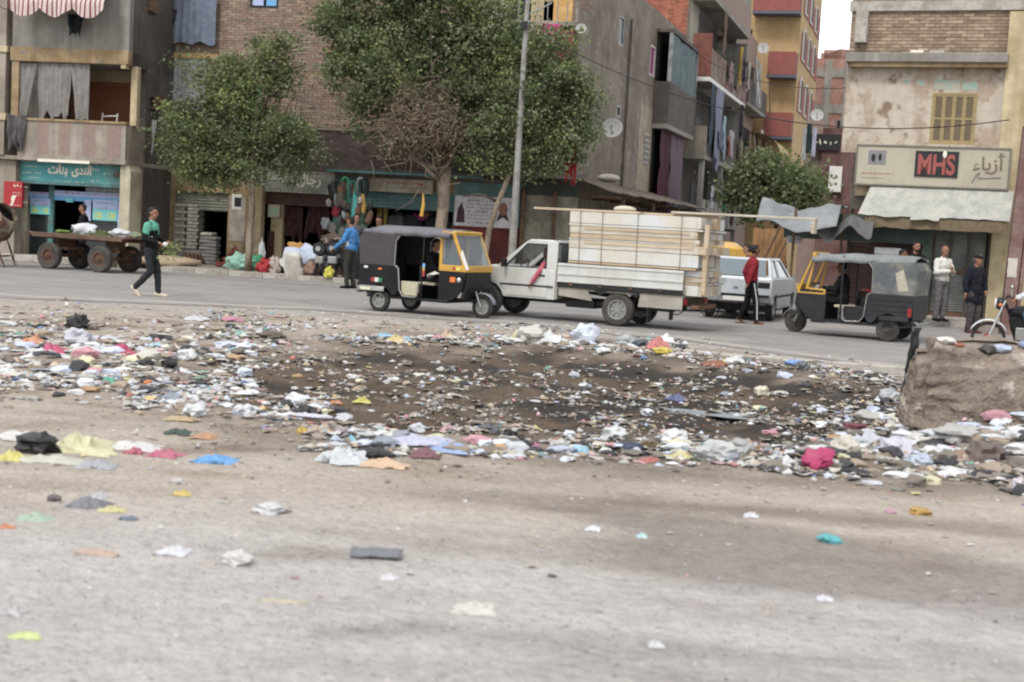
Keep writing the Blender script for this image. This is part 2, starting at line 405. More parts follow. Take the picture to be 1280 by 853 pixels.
m_plain = mat('plain_soil', (.31, .28, .255), rough=.95, var=.2, sc=.4, col2=(.22, .19, .16), bump=.6, bsc=6, bdist=.02, spec=.1)
mb = MB().use(m_plain); B_ = 700
for x0, x1, y0, y1 in ((-B_, GX0, -B_, B_), (GX1, B_, -B_, B_), (GX0, GX1, -B_, GY0), (GX0, GX1, GY1, B_)): mb.quad((x0, y0, 0), (x1, y0, 0), (x1, y1, 0), (x0, y1, 0))
mb.build('open_ground', kind='structure')
# road: near edge ragged, far edge under the kerb
m_road = mat('asphalt', (.205, .195, .19), rough=.9, var=.12, sc=.9, col2=(.265, .245, .225), amt=.5, soft=.3, col3=(.165, .157, .15), bump=.35, bsc=40, spec=.15, stretch=(.35, 1, 1))
FAR_EDGE = [(-60, 48), (-40, 43.5), (-22, 40.4), (-14, 38.6), (-4.5, 37.0), (1.5, 36.4), (8.2, 33.2), (9.9, 32.5), (14, 30.8), (26, 25.5), (60, 8)]
def far_y(x):
    for (xa, ya), (xb, yb) in zip(FAR_EDGE, FAR_EDGE[1:]):
        if xa <= x <= xb: return ya + (yb - ya) * (x - xa) / (xb - xa)
    return 0
mb = MB().use(m_road); xs = [-60 + i * .25 for i in range(481)]
for xa, xb in zip(xs, xs[1:]):
    ya = edge_y(xa) + .45 * fbm(xa, 0, 0, .9, 4, 60); yb = edge_y(xb) + .45 * fbm(xb, 0, 0, .9, 4, 60)
    mb.quad((xa, ya, .008), (xb, yb, .008), (xb, far_y(xb) + .25, .008), (xa, far_y(xa) + .25, .008))
mb.build('road', kind='structure')
mb = MB().use(m_road)   # the side street between the houses
SV = Vector((math.sin(R(17)), math.cos(R(17)), 0))
p0 = Vector((1.0, 35.9, .012)); p1 = Vector((8.6, 32.9, .012)); mb.quad(tuple(p0), tuple(p1), tuple(p1 + SV * 90), tuple(p0 + SV * 90 + Vector((.8, 0, 0)))); mb.build('side_street', kind='structure')
m_dust = mat('road_dust', (.31, .285, .26), rough=.97, var=.15, sc=1.2, bump=.4, bsc=30, spec=.05, stretch=(.3, 1, 1))
mb = MB().use(m_dust)   # a drift of pale dust along the near edge
for xa, xb in zip(xs, xs[1:]):
    if not -16 < xa < 15: continue
    def w(x): return edge_y(x) + .35 * fbm(x, 0, 0, .9, 4, 60) - .2, edge_y(x) + .9 + .8 * fbm(x, 0, 0, .5, 4, 71)
    a = w(xa); b = w(xb); mb.quad((xa, a[0], gz(xa, a[0]) - .006), (xb, b[0], gz(xb, b[0]) - .006), (xb, max(b[1], b[0] + .05), .014), (xa, max(a[1], a[0] + .05), .014))
mb.build('verge', kind='structure')
m_conc = mat('concrete', (.36, .335, .30), rough=.92, var=.18, sc=2, col2=(.26, .235, .205), bump=.5, bsc=25)
m_pave = mat('pavement_concrete', (.34, .30, .26), rough=.95, var=.2, sc=1.5, col2=(.25, .21, .17), bump=.5, bsc=25)
def pavement(x0, x1, depth, name='pavement'):
    mb = MB().use(m_pave); mbk = []
    n = int((x1 - x0) / .5)
    for i in range(n):
        xa = x0 + (x1 - x0) * i / n; xb = x0 + (x1 - x0) * (i + 1) / n; ya, yb = far_y(xa) + .17, far_y(xb) + .17
        mb.quad((xa, ya, .14), (xb, yb, .14), (xb, yb + depth, .14), (xa, ya + depth, .14))
    mb.quad((x0, far_y(x0) + .17, 0), (x0, far_y(x0) + .17, .14), (x0, far_y(x0) + depth, .14), (x0, far_y(x0) + depth, 0))
    p = mb.build(name, kind='structure')
    x = x0; k = 0
    while x < x1 - .3:      # kerb stones one by one
        l = .98; x2 = min(x + l, x1); ya, yb = far_y(x), far_y(x2); d = Vector((x2 - x, yb - ya, 0)); L = d.length; d.normalize()
        s = MB().use(m_conc).box(.006, L - .006, 0, .165, 0, .15); ks = s.build('kerb_stone', parent=p, bevel=.012)
        ks.location = (x, ya, -.01 + .012 * nz(x, 3)); ks.rotation_euler = (R(1.5 * nz(x, 9)), 0, math.atan2(d.y, d.x)); x = x2
    return p
pavement(-9.9, 1.4, 9)
pavement(8.4, 17, 9)
s = MB().use(m_conc).box(-4.2, 1.75, -1.1, .3, 0, .2); o = s.build('shop_step', kind='structure', bevel=.02)
o.location = (-13.2, 40.2, 0); o.rotation_euler = (0, 0, -R(10))
# worn kerb line left in the dirt at the near side of the road, px (800..1130, 437..463)
for i in range(7):
    a = ground(806 + i * 47, 437.5 + i * 3.7); b = ground(806 + i * 47 + 45, 437.5 + i * 3.7 + 3.5); d = b - a
    s = MB().use(m_conc).box(0, d.length, 0, .16, -.05, .035); k = s.build('worn_kerb_stone', bevel=.015); k.location = (a.x, a.y, gz(a.x, a.y) + .0); k.rotation_euler = (R(2 * nz(i * 2.3, 1)), 0, math.atan2(d.y, d.x)); k['kind'] = 'structure'
# ================================================================ BUILDINGS
FA = Fr(-12.7, 40.0, 10); FB = Fr(-5.8, 41.0, 10); FE = Fr(1.42, 39.73, -73); FC = Fr(8.3, 34.0, 22)
# palette
m_beige = mat('beige_plaster', '9a8f80', var=.12, sc=.8, col2='857868', amt=.45, soft=.2, streak=.22)
m_greyp = mat('grey_plaster', '8f8c84', var=.1, sc=.9, col2='7c766c', amt=.5, soft=.25, streak=.25)
m_dkgrey = mat('dark_grey_plaster', '5f564e', var=.18, sc=1.0, col2='4a433d', amt=.5, soft=.3, streak=.3)  # on house A's alley side the shade is put into this dark colour
m_ochre = mat('ochre_plaster', 'a08660', var=.15, sc=1.2, col2='8a6d45', amt=.55, soft=.15, col3='7f7567', streak=.25)
m_cream = mat('cream_plaster', 'b8a57e', var=.12, sc=1.1, col2='a38d62', amt=.45, soft=.2, streak=.2)
m_pale = mat('pale_pier', 'b4ab8d', var=.1, sc=1.5, col2='9a8f74', amt=.4, soft=.2, streak=.2)
m_pinkst = mat('faded_pink_stripe', '8c7468', var=.12, sc=1.6, streak=.15)
m_brtile = mat('rust_tile', '8f4f2c', var=.2, sc=3, col2='7a4024', bump=.3)
m_mortar = mat('mortar', '847465', var=.15, sc=1.5, col2='6d5e50', streak=.2)
m_brick = mat('old_brick', (1, 1, 1), vcol=True, var=.18, sc=1.5, streak=.2, bump=.4)
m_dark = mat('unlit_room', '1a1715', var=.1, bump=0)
m_wood = mat('weathered_wood', '6d5238', var=.2, sc=3, col2='523c2a', bump=.4, stretch=(1, 1, 6))
m_wood2 = mat('pale_timber', 'b58d58', var=.15, sc=3, col2='96703f', stretch=(6, 1, 1))
m_teal = mat('teal_paint', '467c7b', var=.15, sc=2, col2='4a6866', streak=.15, rough=.6)
m_tealsign = mat('teal_sign', '2f8f99', var=.12, sc=1.3, col2='4a9a92', amt=.5, soft=.3, rough=.5)
m_glassd = mat('dark_glass', '2a3136', rough=.12, var=.05, bump=0, spec=.6)
m_skyb = mat('sign_blue', '5aa6e0', var=.06, rough=.5, bump=0)
m_lilac = mat('sign_lilac', '9fb0de', var=.06, rough=.5, bump=0)
m_poster = mat('poster_cyan', '5cc0c8', var=.05, rough=.5, bump=0)
m_yel = mat('print_yellow', 'c4cc3c', var=.05, rough=.6, bump=0)
m_redp = mat('print_red', 'b03434', var=.08, rough=.6, bump=0)
m_redsign = mat('red_sign', 'b01c24', var=.08, rough=.45, bump=0)
m_white = mat('white_paint', 'c9c6be', var=.07, rough=.6, sc=2, bump=.1)
m_offw = mat('offwhite_letters', 'd8d0bc', var=.05, rough=.7, bump=0)
m_rust = mat('rusty_metal', '6e4a34', var=.2, sc=3, col2='4b3427', rough=.8, bump=.4)
m_steel = mat('galvanised', '8a8f90', var=.12, sc=2, col2='6f7476', rough=.55, metal=.3, bump=.1)
m_shut_br = mat('brown_shutter', '5a4038', var=.12, sc=1.5, rough=.6, streak=.2)
m_shut_te = mat('teal_shutter', '4b6f70', var=.12, sc=1.5, rough=.6, streak=.2)
m_shut_gr = mat('grey_shutter', '83867f', var=.1, sc=1.2, col2='6c6e69', rough=.6, streak=.3)
m_redwall = mat('red_wall', '6c231f', var=.12, sc=1.6, col2='59201c', streak=.15)
m_black = mat('black_plastic', '17181a', rough=.5, var=.1, bump=.05)
BR_B = [(.235, .17, .13), (.26, .195, .15), (.21, .16, .125), (.29, .22, .17), (.25, .165, .12)]
BR_D = [(.075, .055, .05), (.09, .07, .065), (.065, .05, .045)]
BR_C = [(.30, .225, .16), (.27, .20, .145), (.33, .25, .18), (.24, .17, .12)]
BR_R = [(.32, .11, .07), (.28, .10, .065), (.36, .14, .09)]

def bld(name, fr, label): return thing(name, label, 'building', tuple(fr.o), -fr.th)
def bx(name, par, m, x0, x1, y0, y1, z0, z1, bevel=0, kind=None, label=None):
    return MB().use(m).box(x0, x1, y0, y1, z0, z1).build(name, parent=par, bevel=bevel, kind=kind, label=label)
def shutter(name, par, m, a0, a1, z0, z1, b, pitch=.09, label=None):
    """rolling shutter: ribbed sheet"""
    mb = MB().use(m); z = z0
    while z < z1 - .01:
        zt = min(z + pitch, z1); zm = (z + zt) / 2
        mb.quad((a0, b, z), (a1, b, z), (a1, b - .022, zm), (a0, b - .022, zm)); mb.quad((a0, b - .022, zm), (a1, b - .022, zm), (a1, b, zt), (a0, b, zt)); z = zt
    return mb.build(name, parent=par, solid=.01, label=label)
def louvre(par, fr, rc, b, mframe, mslat, nv=2, name='window', label=None):
    a0, a1, z0, z1 = rc
    mb = MB().use(mframe); t = .05
    mb.box(a0, a0 + t, b - .06, b, z0, z1); mb.box(a1 - t, a1, b - .06, b, z0, z1); mb.box(a0 + t, a1 - t, b - .06, b, z0, z0 + t); mb.box(a0 + t, a1 - t, b - .06, b, z1 - t, z1)
    w = mb.build(name, parent=par, label=label); n = max(1, nv); pw = (a1 - a0 - 2 * t) / n
    for i in range(n):
        x0 = a0 + t + i * pw; mb = MB().use(mframe); mb.box(x0 + .003, x0 + .04, b - .05, b - .01, z0 + t, z1 - t); mb.box(x0 + pw - .04, x0 + pw - .003, b - .05, b - .01, z0 + t, z1 - t)
        zm = (z0 + z1) / 2
        for zz in (z0 + t, zm - .025, z1 - t - .045): mb.box(x0 + .04, x0 + pw - .04, b - .047, b - .012, zz, zz + .045)
        mb.use(mslat); z = z0 + t + .05
        while z < z1 - t - .06:
            mb.quad((x0 + .04, b - .04, z), (x0 + pw - .04, b - .04, z), (x0 + pw - .04, b - .012, z + .05), (x0 + .04, b - .012, z + .05)); z += .05
        mb.build('shutter_leaf', parent=w)
    return w
def dish(name, label, loc, az, el, r=.4, m=None):
    t = thing(name, label, 'satellite dish', loc, az)
    mb = MB().use(m or m_white); e = R(el); ax = Vector((0, -math.cos(e), math.sin(e)))
    mb.lathe((0, -.12, .1), ax, [(max(r * k / 6, .001), .26 * r * (k / 6) ** 2) for k in range(7)] + [(r * 1.03, .26 * r), (r * 1.0, .26 * r - .02)] + [(max(r * k / 6, .001), .26 * r * (k / 6) ** 2 - .02) for k in range(6, -1, -1)], 24)
    mb.build('reflector', parent=t, smooth=True)
    MB().use(m_steel).tube([(0, .35, -.1), (0, .02, -.1), (0, -.06, .1)], .022, 6).build('bracket', parent=t, smooth=True)
    c = Vector((0, -.12, .1)) + ax * (.26 * r + r * .75)
    MB().use(m_steel).tube([Vector((0, -.12, .1)) + Vector((0, 0, -r * .9)) + ax * .2 * r, c + Vector((0, 0, -.03))], .012, 5).tube([c, c + ax * .001 - ax * .1], .035, 8).build('feed_arm', parent=t, smooth=True)
    return t
def hung(name, label, cat, fr, x0, y0, x1, y1, b, m, waves=4, amp=.03, group=None, m2=None, **k):
    """a cloth hanging on a line or rail, from pixel rect on plane b of a frame; its own thing"""
    a0, a1, z0, z1 = fr.rect(x0, y0, x1, y1, b); mb = MB().use(m)
    p0, p1 = fr.P(a0, b, z1), fr.P(a1, b, z1); L = (a1 - a0)
    base = fr.P(a0, b, z1)
    drape(mb, (0, 0, 0), (L, 0, 0), z1 - z0, waves, amp, Vector((0, -1, 0)), max(8, int(L * 22)), 10, **k)
    if m2:
        mb.slots.append(m2); n = max(8, int(L * 22))
        for i in range(len(mb.f)):
            if (i % n) // max(1, n // k.get('st', 18)) % 2: mb.m[i] = 1
    o = mb.build(name, smooth=True, sharp=0); o.location = base; o.rotation_euler = (0, 0, -fr.th)
    return tag(o, label, cat, group)

# ---------------------------------------------------------------- A: the left house with the teal shop
A = bld('apartment_house', FA, 'beige house with draped balcony above the teal shop at left edge')
UB = -.9
r_ = lambda *p, b=0.0: FA.rect(*p, b)
aR = FA.rect(60, 100, 159, 150, UB)[1]            # right corner
aL = FA.az(14, 110, UB)[0]
zs = FA.az(90, 198, UB)[1]; zp = FA.az(90, 150, UB)[1]; zo = FA.az(90, 79, UB)[1]; zb = FA.az(90, 61, UB)[1]; zt = 10.6
# ground floor shell
sh0, sh1, _, shz = FA.rect(34, 235, 152, 320, 0); shz = FA.az(95, 205, 0)[1]
wall(MB().use(m_beige), -7, aR - .02, 0, zs - .12, 0, .3, [(sh0, sh1, 0, shz)]).build('ground_wall', parent=A)
bx('side_wall', A, m_dkgrey, aR - .3, aR, .3, 3.4, 0, 10.4)
bx('back_wall', A, m_dkgrey, -7, aR, 5.2, 5.4, 0, 10.4)
bx('partition', A, m_dkgrey, -1.2 + sh0, sh0 - 1.0, .3, 5.2, 0, zs - .12)
bx('balcony_slab', A, m_beige, -7, aR + .012, UB, 5.2, zs - .12, zs, bevel=.015)
MB().use(m_offw).box(aL + .9, aL + 4.1 - 1.6, UB - .03, UB + .01, zs - .14, zs - .06).build('loose_trim', parent=A)
# parapet with faded stripes
pL, pR, _, _ = FA.rect(22, 150, 157, 196, UB)
bx('balcony_parapet', A, m_beige, pL, pR, UB, UB + .14, zs + .002, zp - .07)
for x0, x1 in ((47, 61), (73, 88), (103, 119), (134, 151)):
    a0, a1, _, _ = FA.rect(x0, 152, x1, 194, UB); bx('painted_stripe', A, m_pinkst, a0, a1, UB - .004, UB + .01, zs + .06, zp - .09)
bx('parapet_cap', A, m_ochre, pL - .06, pR + .03, UB - .04, UB + .18, zp - .07, zp, bevel=.012)
bx('balcony_end_wall', A, m_beige, aR - .12, aR, UB + .145, 0, zs + .002, zp - .08)
# posts, beam and storey above
a0, a1, _, _ = FA.rect(14, 80, 23, 150, UB); bx('balcony_post', A, m_ochre, a0, a1, UB, UB + .25, zp - .3, zo)
a0, a1, _, _ = FA.rect(163, 80, 171, 120, UB + .3); bx('balcony_post', A, m_cream, a0, a1, UB + .35, UB + .55, zp - .07, zo)
bx('beam', A, m_ochre, aL - .05, aR, UB - .03, UB + .25, zo, zb, bevel=.02)
a0, a1, zz0, zz1 = FA.rect(152, 62, 158, 86, UB); bx('beam_drop', A, m_cream, a0, a1, UB - .035, UB + .2, zz0, zo - .003)
wall(MB().use(m_greyp), aL - .0, aR, zb, zt, UB, UB + .25, []).build('upper_parapet', parent=A)
bx('upper_side_wall', A, m_dkgrey, aR - .25, aR, UB + .25, .3, zo, zt)
bx('roof_slab', A, m_greyp, aL, aR, UB + .25, 5.2, zo + .02, zb - .03)
# recess behind the balcony
zd = FA.az(138, 108, 1.0)[1]; zd0 = FA.az(138, 152, 1.0)[1]
wall(MB().use(m_cream), aL, aR - .3, zd, zo + .02, 1.0, 1.2, []).build('recess_wall', parent=A)
mb = MB()   # rust coloured tiles on the lower recess wall
zz = zs; 
tiles_m = bpy.data.meshes.new('tile'); t_ = MB().use(m_brtile); t_.box(0, .235, -.012, 0, 0, .075); t0 = t_.build('tile', parent=A); t0.location = (aR - 2.6, .99, zd0)
for j in range(14):
    for i in range(10):
        if i == 0 and j == 0: continue
        c = t0.copy(); COL.objects.link(c); c.location = (aR - 2.6 + i * .245 - (.12 if j % 2 else 0), .99, zd0 + j * .083)
bx('recess_dado', A, m_rust, aL, aR - .3, .992, 1.2, zs, zd - .002)
# neighbour strip on the far left
bx('pilaster', A, m_beige, aL - 3.6, aL - .16, UB - .05, .3, zs, zt)
bx('pilaster_band', A, m_cream, aL - 3.6, aL - .1, UB - .1, -.2, FA.az(5, 63, UB)[1] - .06, FA.az(5, 58, UB)[1], bevel=.01)
bx('pilaster_band', A, m_cream, aL - 3.6, aL - .1, UB - .1, -.2, FA.az(5, 148, UB)[1] - .06, FA.az(5, 142, UB)[1], bevel=.01)
# shop front
a0, a1, z0, z1 = FA.rect(28, 230, 34, 322); bx('shop_pier', A, m_pale, a0 - .05, a1 + .02, -.12, -.002, .2, shz, bevel=.01)
a0, a1, z0, z1 = FA.rect(5, 215, 24, 318, -.5); bx('corner_pier', A, m_beige, a0 - .1, a1, -.75, -.35, 0, zs - .12, bevel=.015)
a0, a1, z0, z1 = FA.rect(153, 212, 166, 294, -.6)
mb = MB().use(m_pale).prism([(a0, 0), (a1, 0), (a1, z1 - .05), (a1 - .12, z1 + .12), (a1 - .2, zs - .125), (a0, zs - .125)], -.8, -.05); mb.build('corner_pier', parent=A, bevel=.015)
sf = bx('shop_floor', A, m_conc, sh0, sh1, .0, 5.2, .1, .2)
for x0, x1 in ((61, 67.5),): 
    a0, a1, _, _ = FA.rect(x0, 235, x1, 322, .1); bx('door_post', A, m_teal, a0, a1, .04, .14, .2, shz, bevel=.006)
for x0, x1 in ((36, 61), (105, 152)):
    a0, a1, _, _ = FA.rect(x0, 250, x1, 322, .12); bx('shop_window', A, m_glassd, a0, a1, .15, .165, .2, shz - .25)
for x0, x1, yy0, yy1 in ((36, 62, 236, 247), (68, 153, 236, 249)):
    a0, a1, z0, z1 = FA.rect(x0, yy0, x1, yy1, .05); fb = bx('fascia', A, m_skyb, a0, a1, .05, .1, z0 - .08, z1 - .1)
    bx('fascia_upper', fb, m_lilac, a0, a1, .045, .0499, (z0 + z1) / 2 - .1, z1 - .1)
    s = MB().use(m_redp); scribble(s, a0 + .1, a1 - .1, (z0 + z1) / 2 + .0, .1, .045, seed=int(x0)); s.build('print', parent=fb)
for i, (x0, x1, y0, y1, tx) in enumerate(((38, 63, 248, 268, '50 - 10'), (116, 147, 250, 276, '150 - 120'))):
    a0, a1, z0, z1 = FA.rect(x0, y0, x1, y1, .03); pb = bx('poster', A, m_poster, a0, a1, .02, .04, z0, z1)
    bx('poster_head', pb, m_lilac, a0, a1, .016, .0199, z0 + (z1 - z0) * .55, z1)
    text('price', tx, (a1 - a0) * .84, (z1 - z0) * .34, m_yel, pb, (a0 + a1) / 2, .016, z0 + (z1 - z0) * .24, bold=.03)
    s = MB().use(m_redp); scribble(s, a0 + .06, a1 - .06, z0 + (z1 - z0) * .6, .09, .0155, seed=5 + i); s.use(m_black); scribble(s, a0 + .12, a1 - .12, z0 + (z1 - z0) * .84, .05, .0155, seed=9 + i); s.build('print', parent=pb)
for x0, x1, y0, y1 in ((105.5, 114, 250, 276), (147.5, 153.5, 252, 292)):
    a0, a1, z0, z1 = FA.rect(x0, y0, x1, y1, .02); pb = bx('lilac_strip', A, m_lilac, a0, a1, .0, .02, z0, z1)
    s = MB().use(m_redp)
    for k in range(5): scribble(s, a0 + .02, a1 - .03, z0 + (z1 - z0) * (.15 + .17 * k), .06, -.001, seed=k)
    s.build('print', parent=pb)
a0, a1, z0, z1 = FA.rect(83, 248, 92, 253, .02); bx('notice', A, m_poster, a0, a1, -.01, .02, z0, z1)
# the teal shop sign: a thing fixed to the wall
a0, a1, z0, z1 = FA.rect(18, 199, 153.5, 232, -.5)
SG = thing('shop_sign', 'long teal signboard with pale Arabic lettering over the shop', 'sign', tuple(FA.P((a0 + a1) / 2, -.5, z0)), -FA.th)
w2 = (a1 - a0) / 2; H = z1 - z0
MB().use(m_tealsign).box(-w2, w2, 0, .12, 0, H).build('board', parent=SG, bevel=.01)
mb = MB().use(m_teal); mb.box(-w2, w2, -.02, -.0, 0, .09); mb.box(-w2, w2, -.02, 0, H - .07, H); mb.box(-w2, -w2 + .05, -.02, 0, .09, H - .07); mb.box(w2 - .05, w2, -.02, 0, .09, H - .07); mb.build('rim', parent=SG)
text('lettering', arabic('الندى'), .62, .36, m_offw, SG, .42, -.004, H * .56, bold=.045)
text('lettering', arabic('بنات'), .62, .36, m_offw, SG, -.32, -.004, H * .56, bold=.045)
s = MB().use(m_offw)
for k, (x0, x1, z, h) in enumerate(((-1.45, -.85, .72, .07), (-1.4, -.9, .55, .06), (-1.45, -.85, .34, .08), (-1.3, -.9, .2, .06), (-.5, .5, .12, .06), (1.05, 1.4, .72, .06), (1.1, 1.4, .45, .08), (.72, .95, .2, .1), (.75, .95, .55, .12), (.75, .92, .72, .09))): scribble(s, x0, x1, z * H / .85, h, -.003, seed=k + 20, dens=2)
s.build('small_print', kind='stuff', parent=SG)
# a round fan grille in front of its right end
p = FA.P(FA.az(145, 218, -.62)[0], -.62, FA.az(145, 218, -.62)[1]); t = thing('extractor_fan', 'round rusty extractor fan on right end of teal sign', 'fan', tuple(p), -FA.th)
mb = MB().use(m_steel)
for rr in (.1, .17, .24, .29): mb.lathe((0, 0, 0), (0, 1, 0), [(rr, -.01), (rr + .008, 0), (rr, .01), (rr - .008, 0), (rr, -.01)], 20)
for k in range(8): mb.tube([(0, 0, 0), (.29 * math.cos(k * .785), 0, .29 * math.sin(k * .785))], .005, 4)
mb.build('grille', parent=t); MB().use(m_rust).lathe((0, .02, 0), (0, 1, 0), [(.001, 0), (.09, 0), (.09, .08), (.001, .08)], 14).build('motor', parent=t)
# red sign box with white marks
a0, a1, z0, z1 = FA.rect(4.5, 227, 27.5, 259, -.95)
RS = thing('red_sign', 'red box sign with white marks beside the teal shop', 'sign', tuple(FA.P((a0 + a1) / 2, -.95, z0)), -FA.th); w2 = (a1 - a0) / 2; H = z1 - z0
MB().use(m_redsign).box(-w2, w2, 0, .14, 0, H).build('board', parent=RS, bevel=.008)
MB().use(m_steel).tube([(w2, .07, H * .8), (w2 + .1, .15, H * .8)], .02, 6).tube([(w2, .07, H * .2), (w2 + .1, .15, H * .2)], .02, 6).build('bracket', parent=RS)
text('lettering', '¶', .2, .3, m_offw, RS, .02, -.002, H * .25, bold=.02, shear=.5)
s = MB().use(m_offw); scribble(s, .02, w2 - .04, H * .84, .12, -.003, 3, 2); scribble(s, .0, w2 - .04, H * .56, .05, -.003, 4, 2); scribble(s, .0, w2 - .04, H * .47, .04, -.003, 5, 2); scribble(s, 0, w2 - .03, H * .08, .05, -.003, 6, 2); s.build('small_print', kind='stuff', parent=RS)
# curtains, awning and washing of house A
m_cg = cloth('curtain_grey', '87827e', col2='76706c', soft=.3)
for i, (x0, x1, y1, g) in enumerate(((23, 46, 149, .25), (47, 90, 146, .0), (86, 111, 150, -.05))):
    hung('balcony_curtain', ['grey curtain at left end of the draped balcony, drawn aside', 'wide ragged grey curtain in middle of the draped balcony', 'narrow grey curtain beside the tiled recess of the balcony'][i], 'curtain', FA, x0, 79, x1, y1, UB + .1, m_cg, waves=[5, 7, 5][i], amp=.04, ragged=.14 if i == 1 else .03, gather=[0, .16, 0][i], pull=[.55, 0, .35][i], pin=[0, 0, 1][i], seed=i * 2.)
m_strA = cloth('awning_red_cream', 'bfa9a4'); m_strB = cloth('awning_stripe_red', '7a3f44')
a0, a1, z0, z1 = FA.rect(10, -30, 129, 20, UB - .9)
mb = MB().use(m_strA); mb.slots.append(m_strB); n = 60; L = a1 - a0
def aw(u, v):
    x = u * L; k = abs(math.sin(u * math.pi * 2.9 + .2))
    if v < .62: t = v / .62; return (x, .85 - .8 * t, 1.15 * (1 - t) * .9 + .35 + .03 * math.sin(u * 40) + .06 * nz(u * 5, v * 3, 2))
    t = (v - .62) / .38; return (x + .03 * nz(u * 9, 1), .05 + .05 * math.sin(u * 30) * t, .35 - t * (.22 + .26 * k) + .05 * nz(u * 6, 3, 2))
mb.grid(aw, n, 9)
for i in range(len(mb.f)):
    if (i % n) % 3 == 0: mb.m[i] = 1
o = mb.build('striped_awning', smooth=True, sharp=0); o.location = FA.P(a0, UB - .9, z0 + .1); o.rotation_euler = (0, 0, -FA.th); tag(o, 'red and cream striped scalloped awning over the upper left balcony', 'awning')
hung('dark_garment', 'dark garment hanging below the striped awning', 'laundry', FA, 84, 18, 104, 44, UB - .3, cloth('laundry_black', '23272b'), waves=2, amp=.06, gather=.4, ragged=.2)
hung('grey_blanket', 'dark grey bundle of cloth over left end of balcony parapet', 'blanket', FA, 8, 144, 32, 184, UB - .12, cloth('laundry_slate', '5d5858'), waves=3, amp=.08, gather=.35, ragged=.25)
# broken chair leaning in the recess
cx, cz = FA.az(138, 150, -.1); t = thing('plastic_chair', 'upturned pale chair frame standing on the tiled balcony', 'chair', tuple(FA.P(cx, -.1, zs)), -FA.th)
mb = MB().use(m_white)
for x in (-.24, .22): mb.tube([(x - .06, 0, .75), (x, 0, 1.38)], .022, 6)
for z, w in ((.8, .26), (1.05, .24), (1.28, .23)): mb.tube([(-w, 0, z), (w, .0, z + .03)], .02, 6)
mb.build('backrest', parent=t, smooth=True); MB().use(m_white).box(-.28, .26, -.2, .1, .7, .74).build('seat', parent=t, bevel=.01)
for x in (-.25, .23):
    for y in (-.18, .08): MB().use(m_white).tube([(x, y, .0), (x, y, .7)], .018, 6).build('leg', parent=t)
# timber boxes on the side wall of A
for i, (x0, x1, y0, y1) in enumerate(((163, 176, 118, 137), (181, 195, 119, 136), (166, 189, -6, 14))):
    bb = .55 if i < 2 else .2; a0, a1, z0, z1 = FA.rect(x0, y0, x1, y1, bb); t = thing('timber_box', ['open timber frame box jutting from the alley wall by the balcony', 'darker timber box beside the open frame box over alley', 'plain timber air box at top of the alley'][i], 'box', tuple(FA.P(a0, bb, z0)), -FA.th)
    w, h, d = a1 - a0, z1 - z0, .5; mb = MB().use(m_wood)
    if i == 2: mb.box(0, w, 0, d, 0, h)
    else:
        for (xa, xb) in ((0, .07), (w - .07, w)): mb.box(xa, xb, 0, d, 0, h)
        mb.box(.07, w - .07, 0, d, 0, .06); mb.box(.07, w - .07, 0, d, h - .06, h); mb.box(.07, w - .07, d - .04, d, .06, h - .06)
    mb.build('frame', parent=t, bevel=.006)
hung('white_towel', 'white cloth hanging in the alley between the left houses', 'laundry', FA, 176, 150, 195, 194, .75, cloth('laundry_white', 'c6cbd8'), waves=2, amp=.05, gather=.5, ragged=.3)

# ---------------------------------------------------------------- B: the brick house with three shops
B = bld('brick_house', FB, 'brown brick house behind the trees with workshops on its ground floor')
bL = FB.az(186, 200, 0)[0]; bR = 7.29; rB = lambda *p, b=0.0: FB.rect(*p, b)
zl = FB.az(400, 160, 0)[1]; zg = 3.02; zT = 9.9
h1 = rB(218, 240, 284, 330); h2 = rB(326, 242, 416, 333); h3 = rB(455, 240, 566, 333)
holes = [(h1[0], h1[1], .14, h1[3]), (h2[0], h2[1], .14, h2[3]), (h3[0], h3[1], .14, h3[3])]
w1 = rB(313, -4, 348, 9.5); w2r = rB(282, 106, 326, 150); w3 = rB(455, 120, 500, 165); w4 = rB(196, 74, 256, 136); w5 = rB(192, -20, 268, 40)
uph = [w1, w2r, w4, w5, rB(620, 2, 700, 30)]
wall(MB().use(m_ochre), bL, bR, .0, zg, 0, .28, holes).build('ground_wall', parent=B)
wall(MB().use(m_mortar), bL, bR, zg, zT, 0, .28, uph).build('upper_wall', parent=B)
mb = MB().use(m_brick); bricks(mb, bL, bR, zl + .03, zT, 0, BR_B, uph, seed=3, jit=.008, skip=.01); mb.build('brick_courses', parent=B, vc=True, kind='stuff')
mb = MB().use(m_brick); bricks(mb, bL + 2.6, bR, zg + .12, zl - .1, 0, BR_D, (), seed=4, jit=.01); mb.build('dark_brick_band', parent=B, vc=True, kind='stuff')
bx('ledge', B, m_mortar, FB.az(372, 160, 0)[0], bR, -.09, -.015, zl - .07, zl + .0, bevel=.01)
bx('roof_slab', B, m_mortar, bL, bR, .28, 8, zT - .15, zT)
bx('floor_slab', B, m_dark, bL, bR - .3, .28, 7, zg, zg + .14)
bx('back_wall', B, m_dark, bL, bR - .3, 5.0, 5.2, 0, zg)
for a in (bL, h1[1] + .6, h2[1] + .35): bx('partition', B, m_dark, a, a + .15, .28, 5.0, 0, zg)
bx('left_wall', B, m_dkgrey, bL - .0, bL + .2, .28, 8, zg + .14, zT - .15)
bx('upper_back_wall', B, m_dark, bL + .2, bR - .3, 2.4, 2.6, zg + .14, zT - .15)
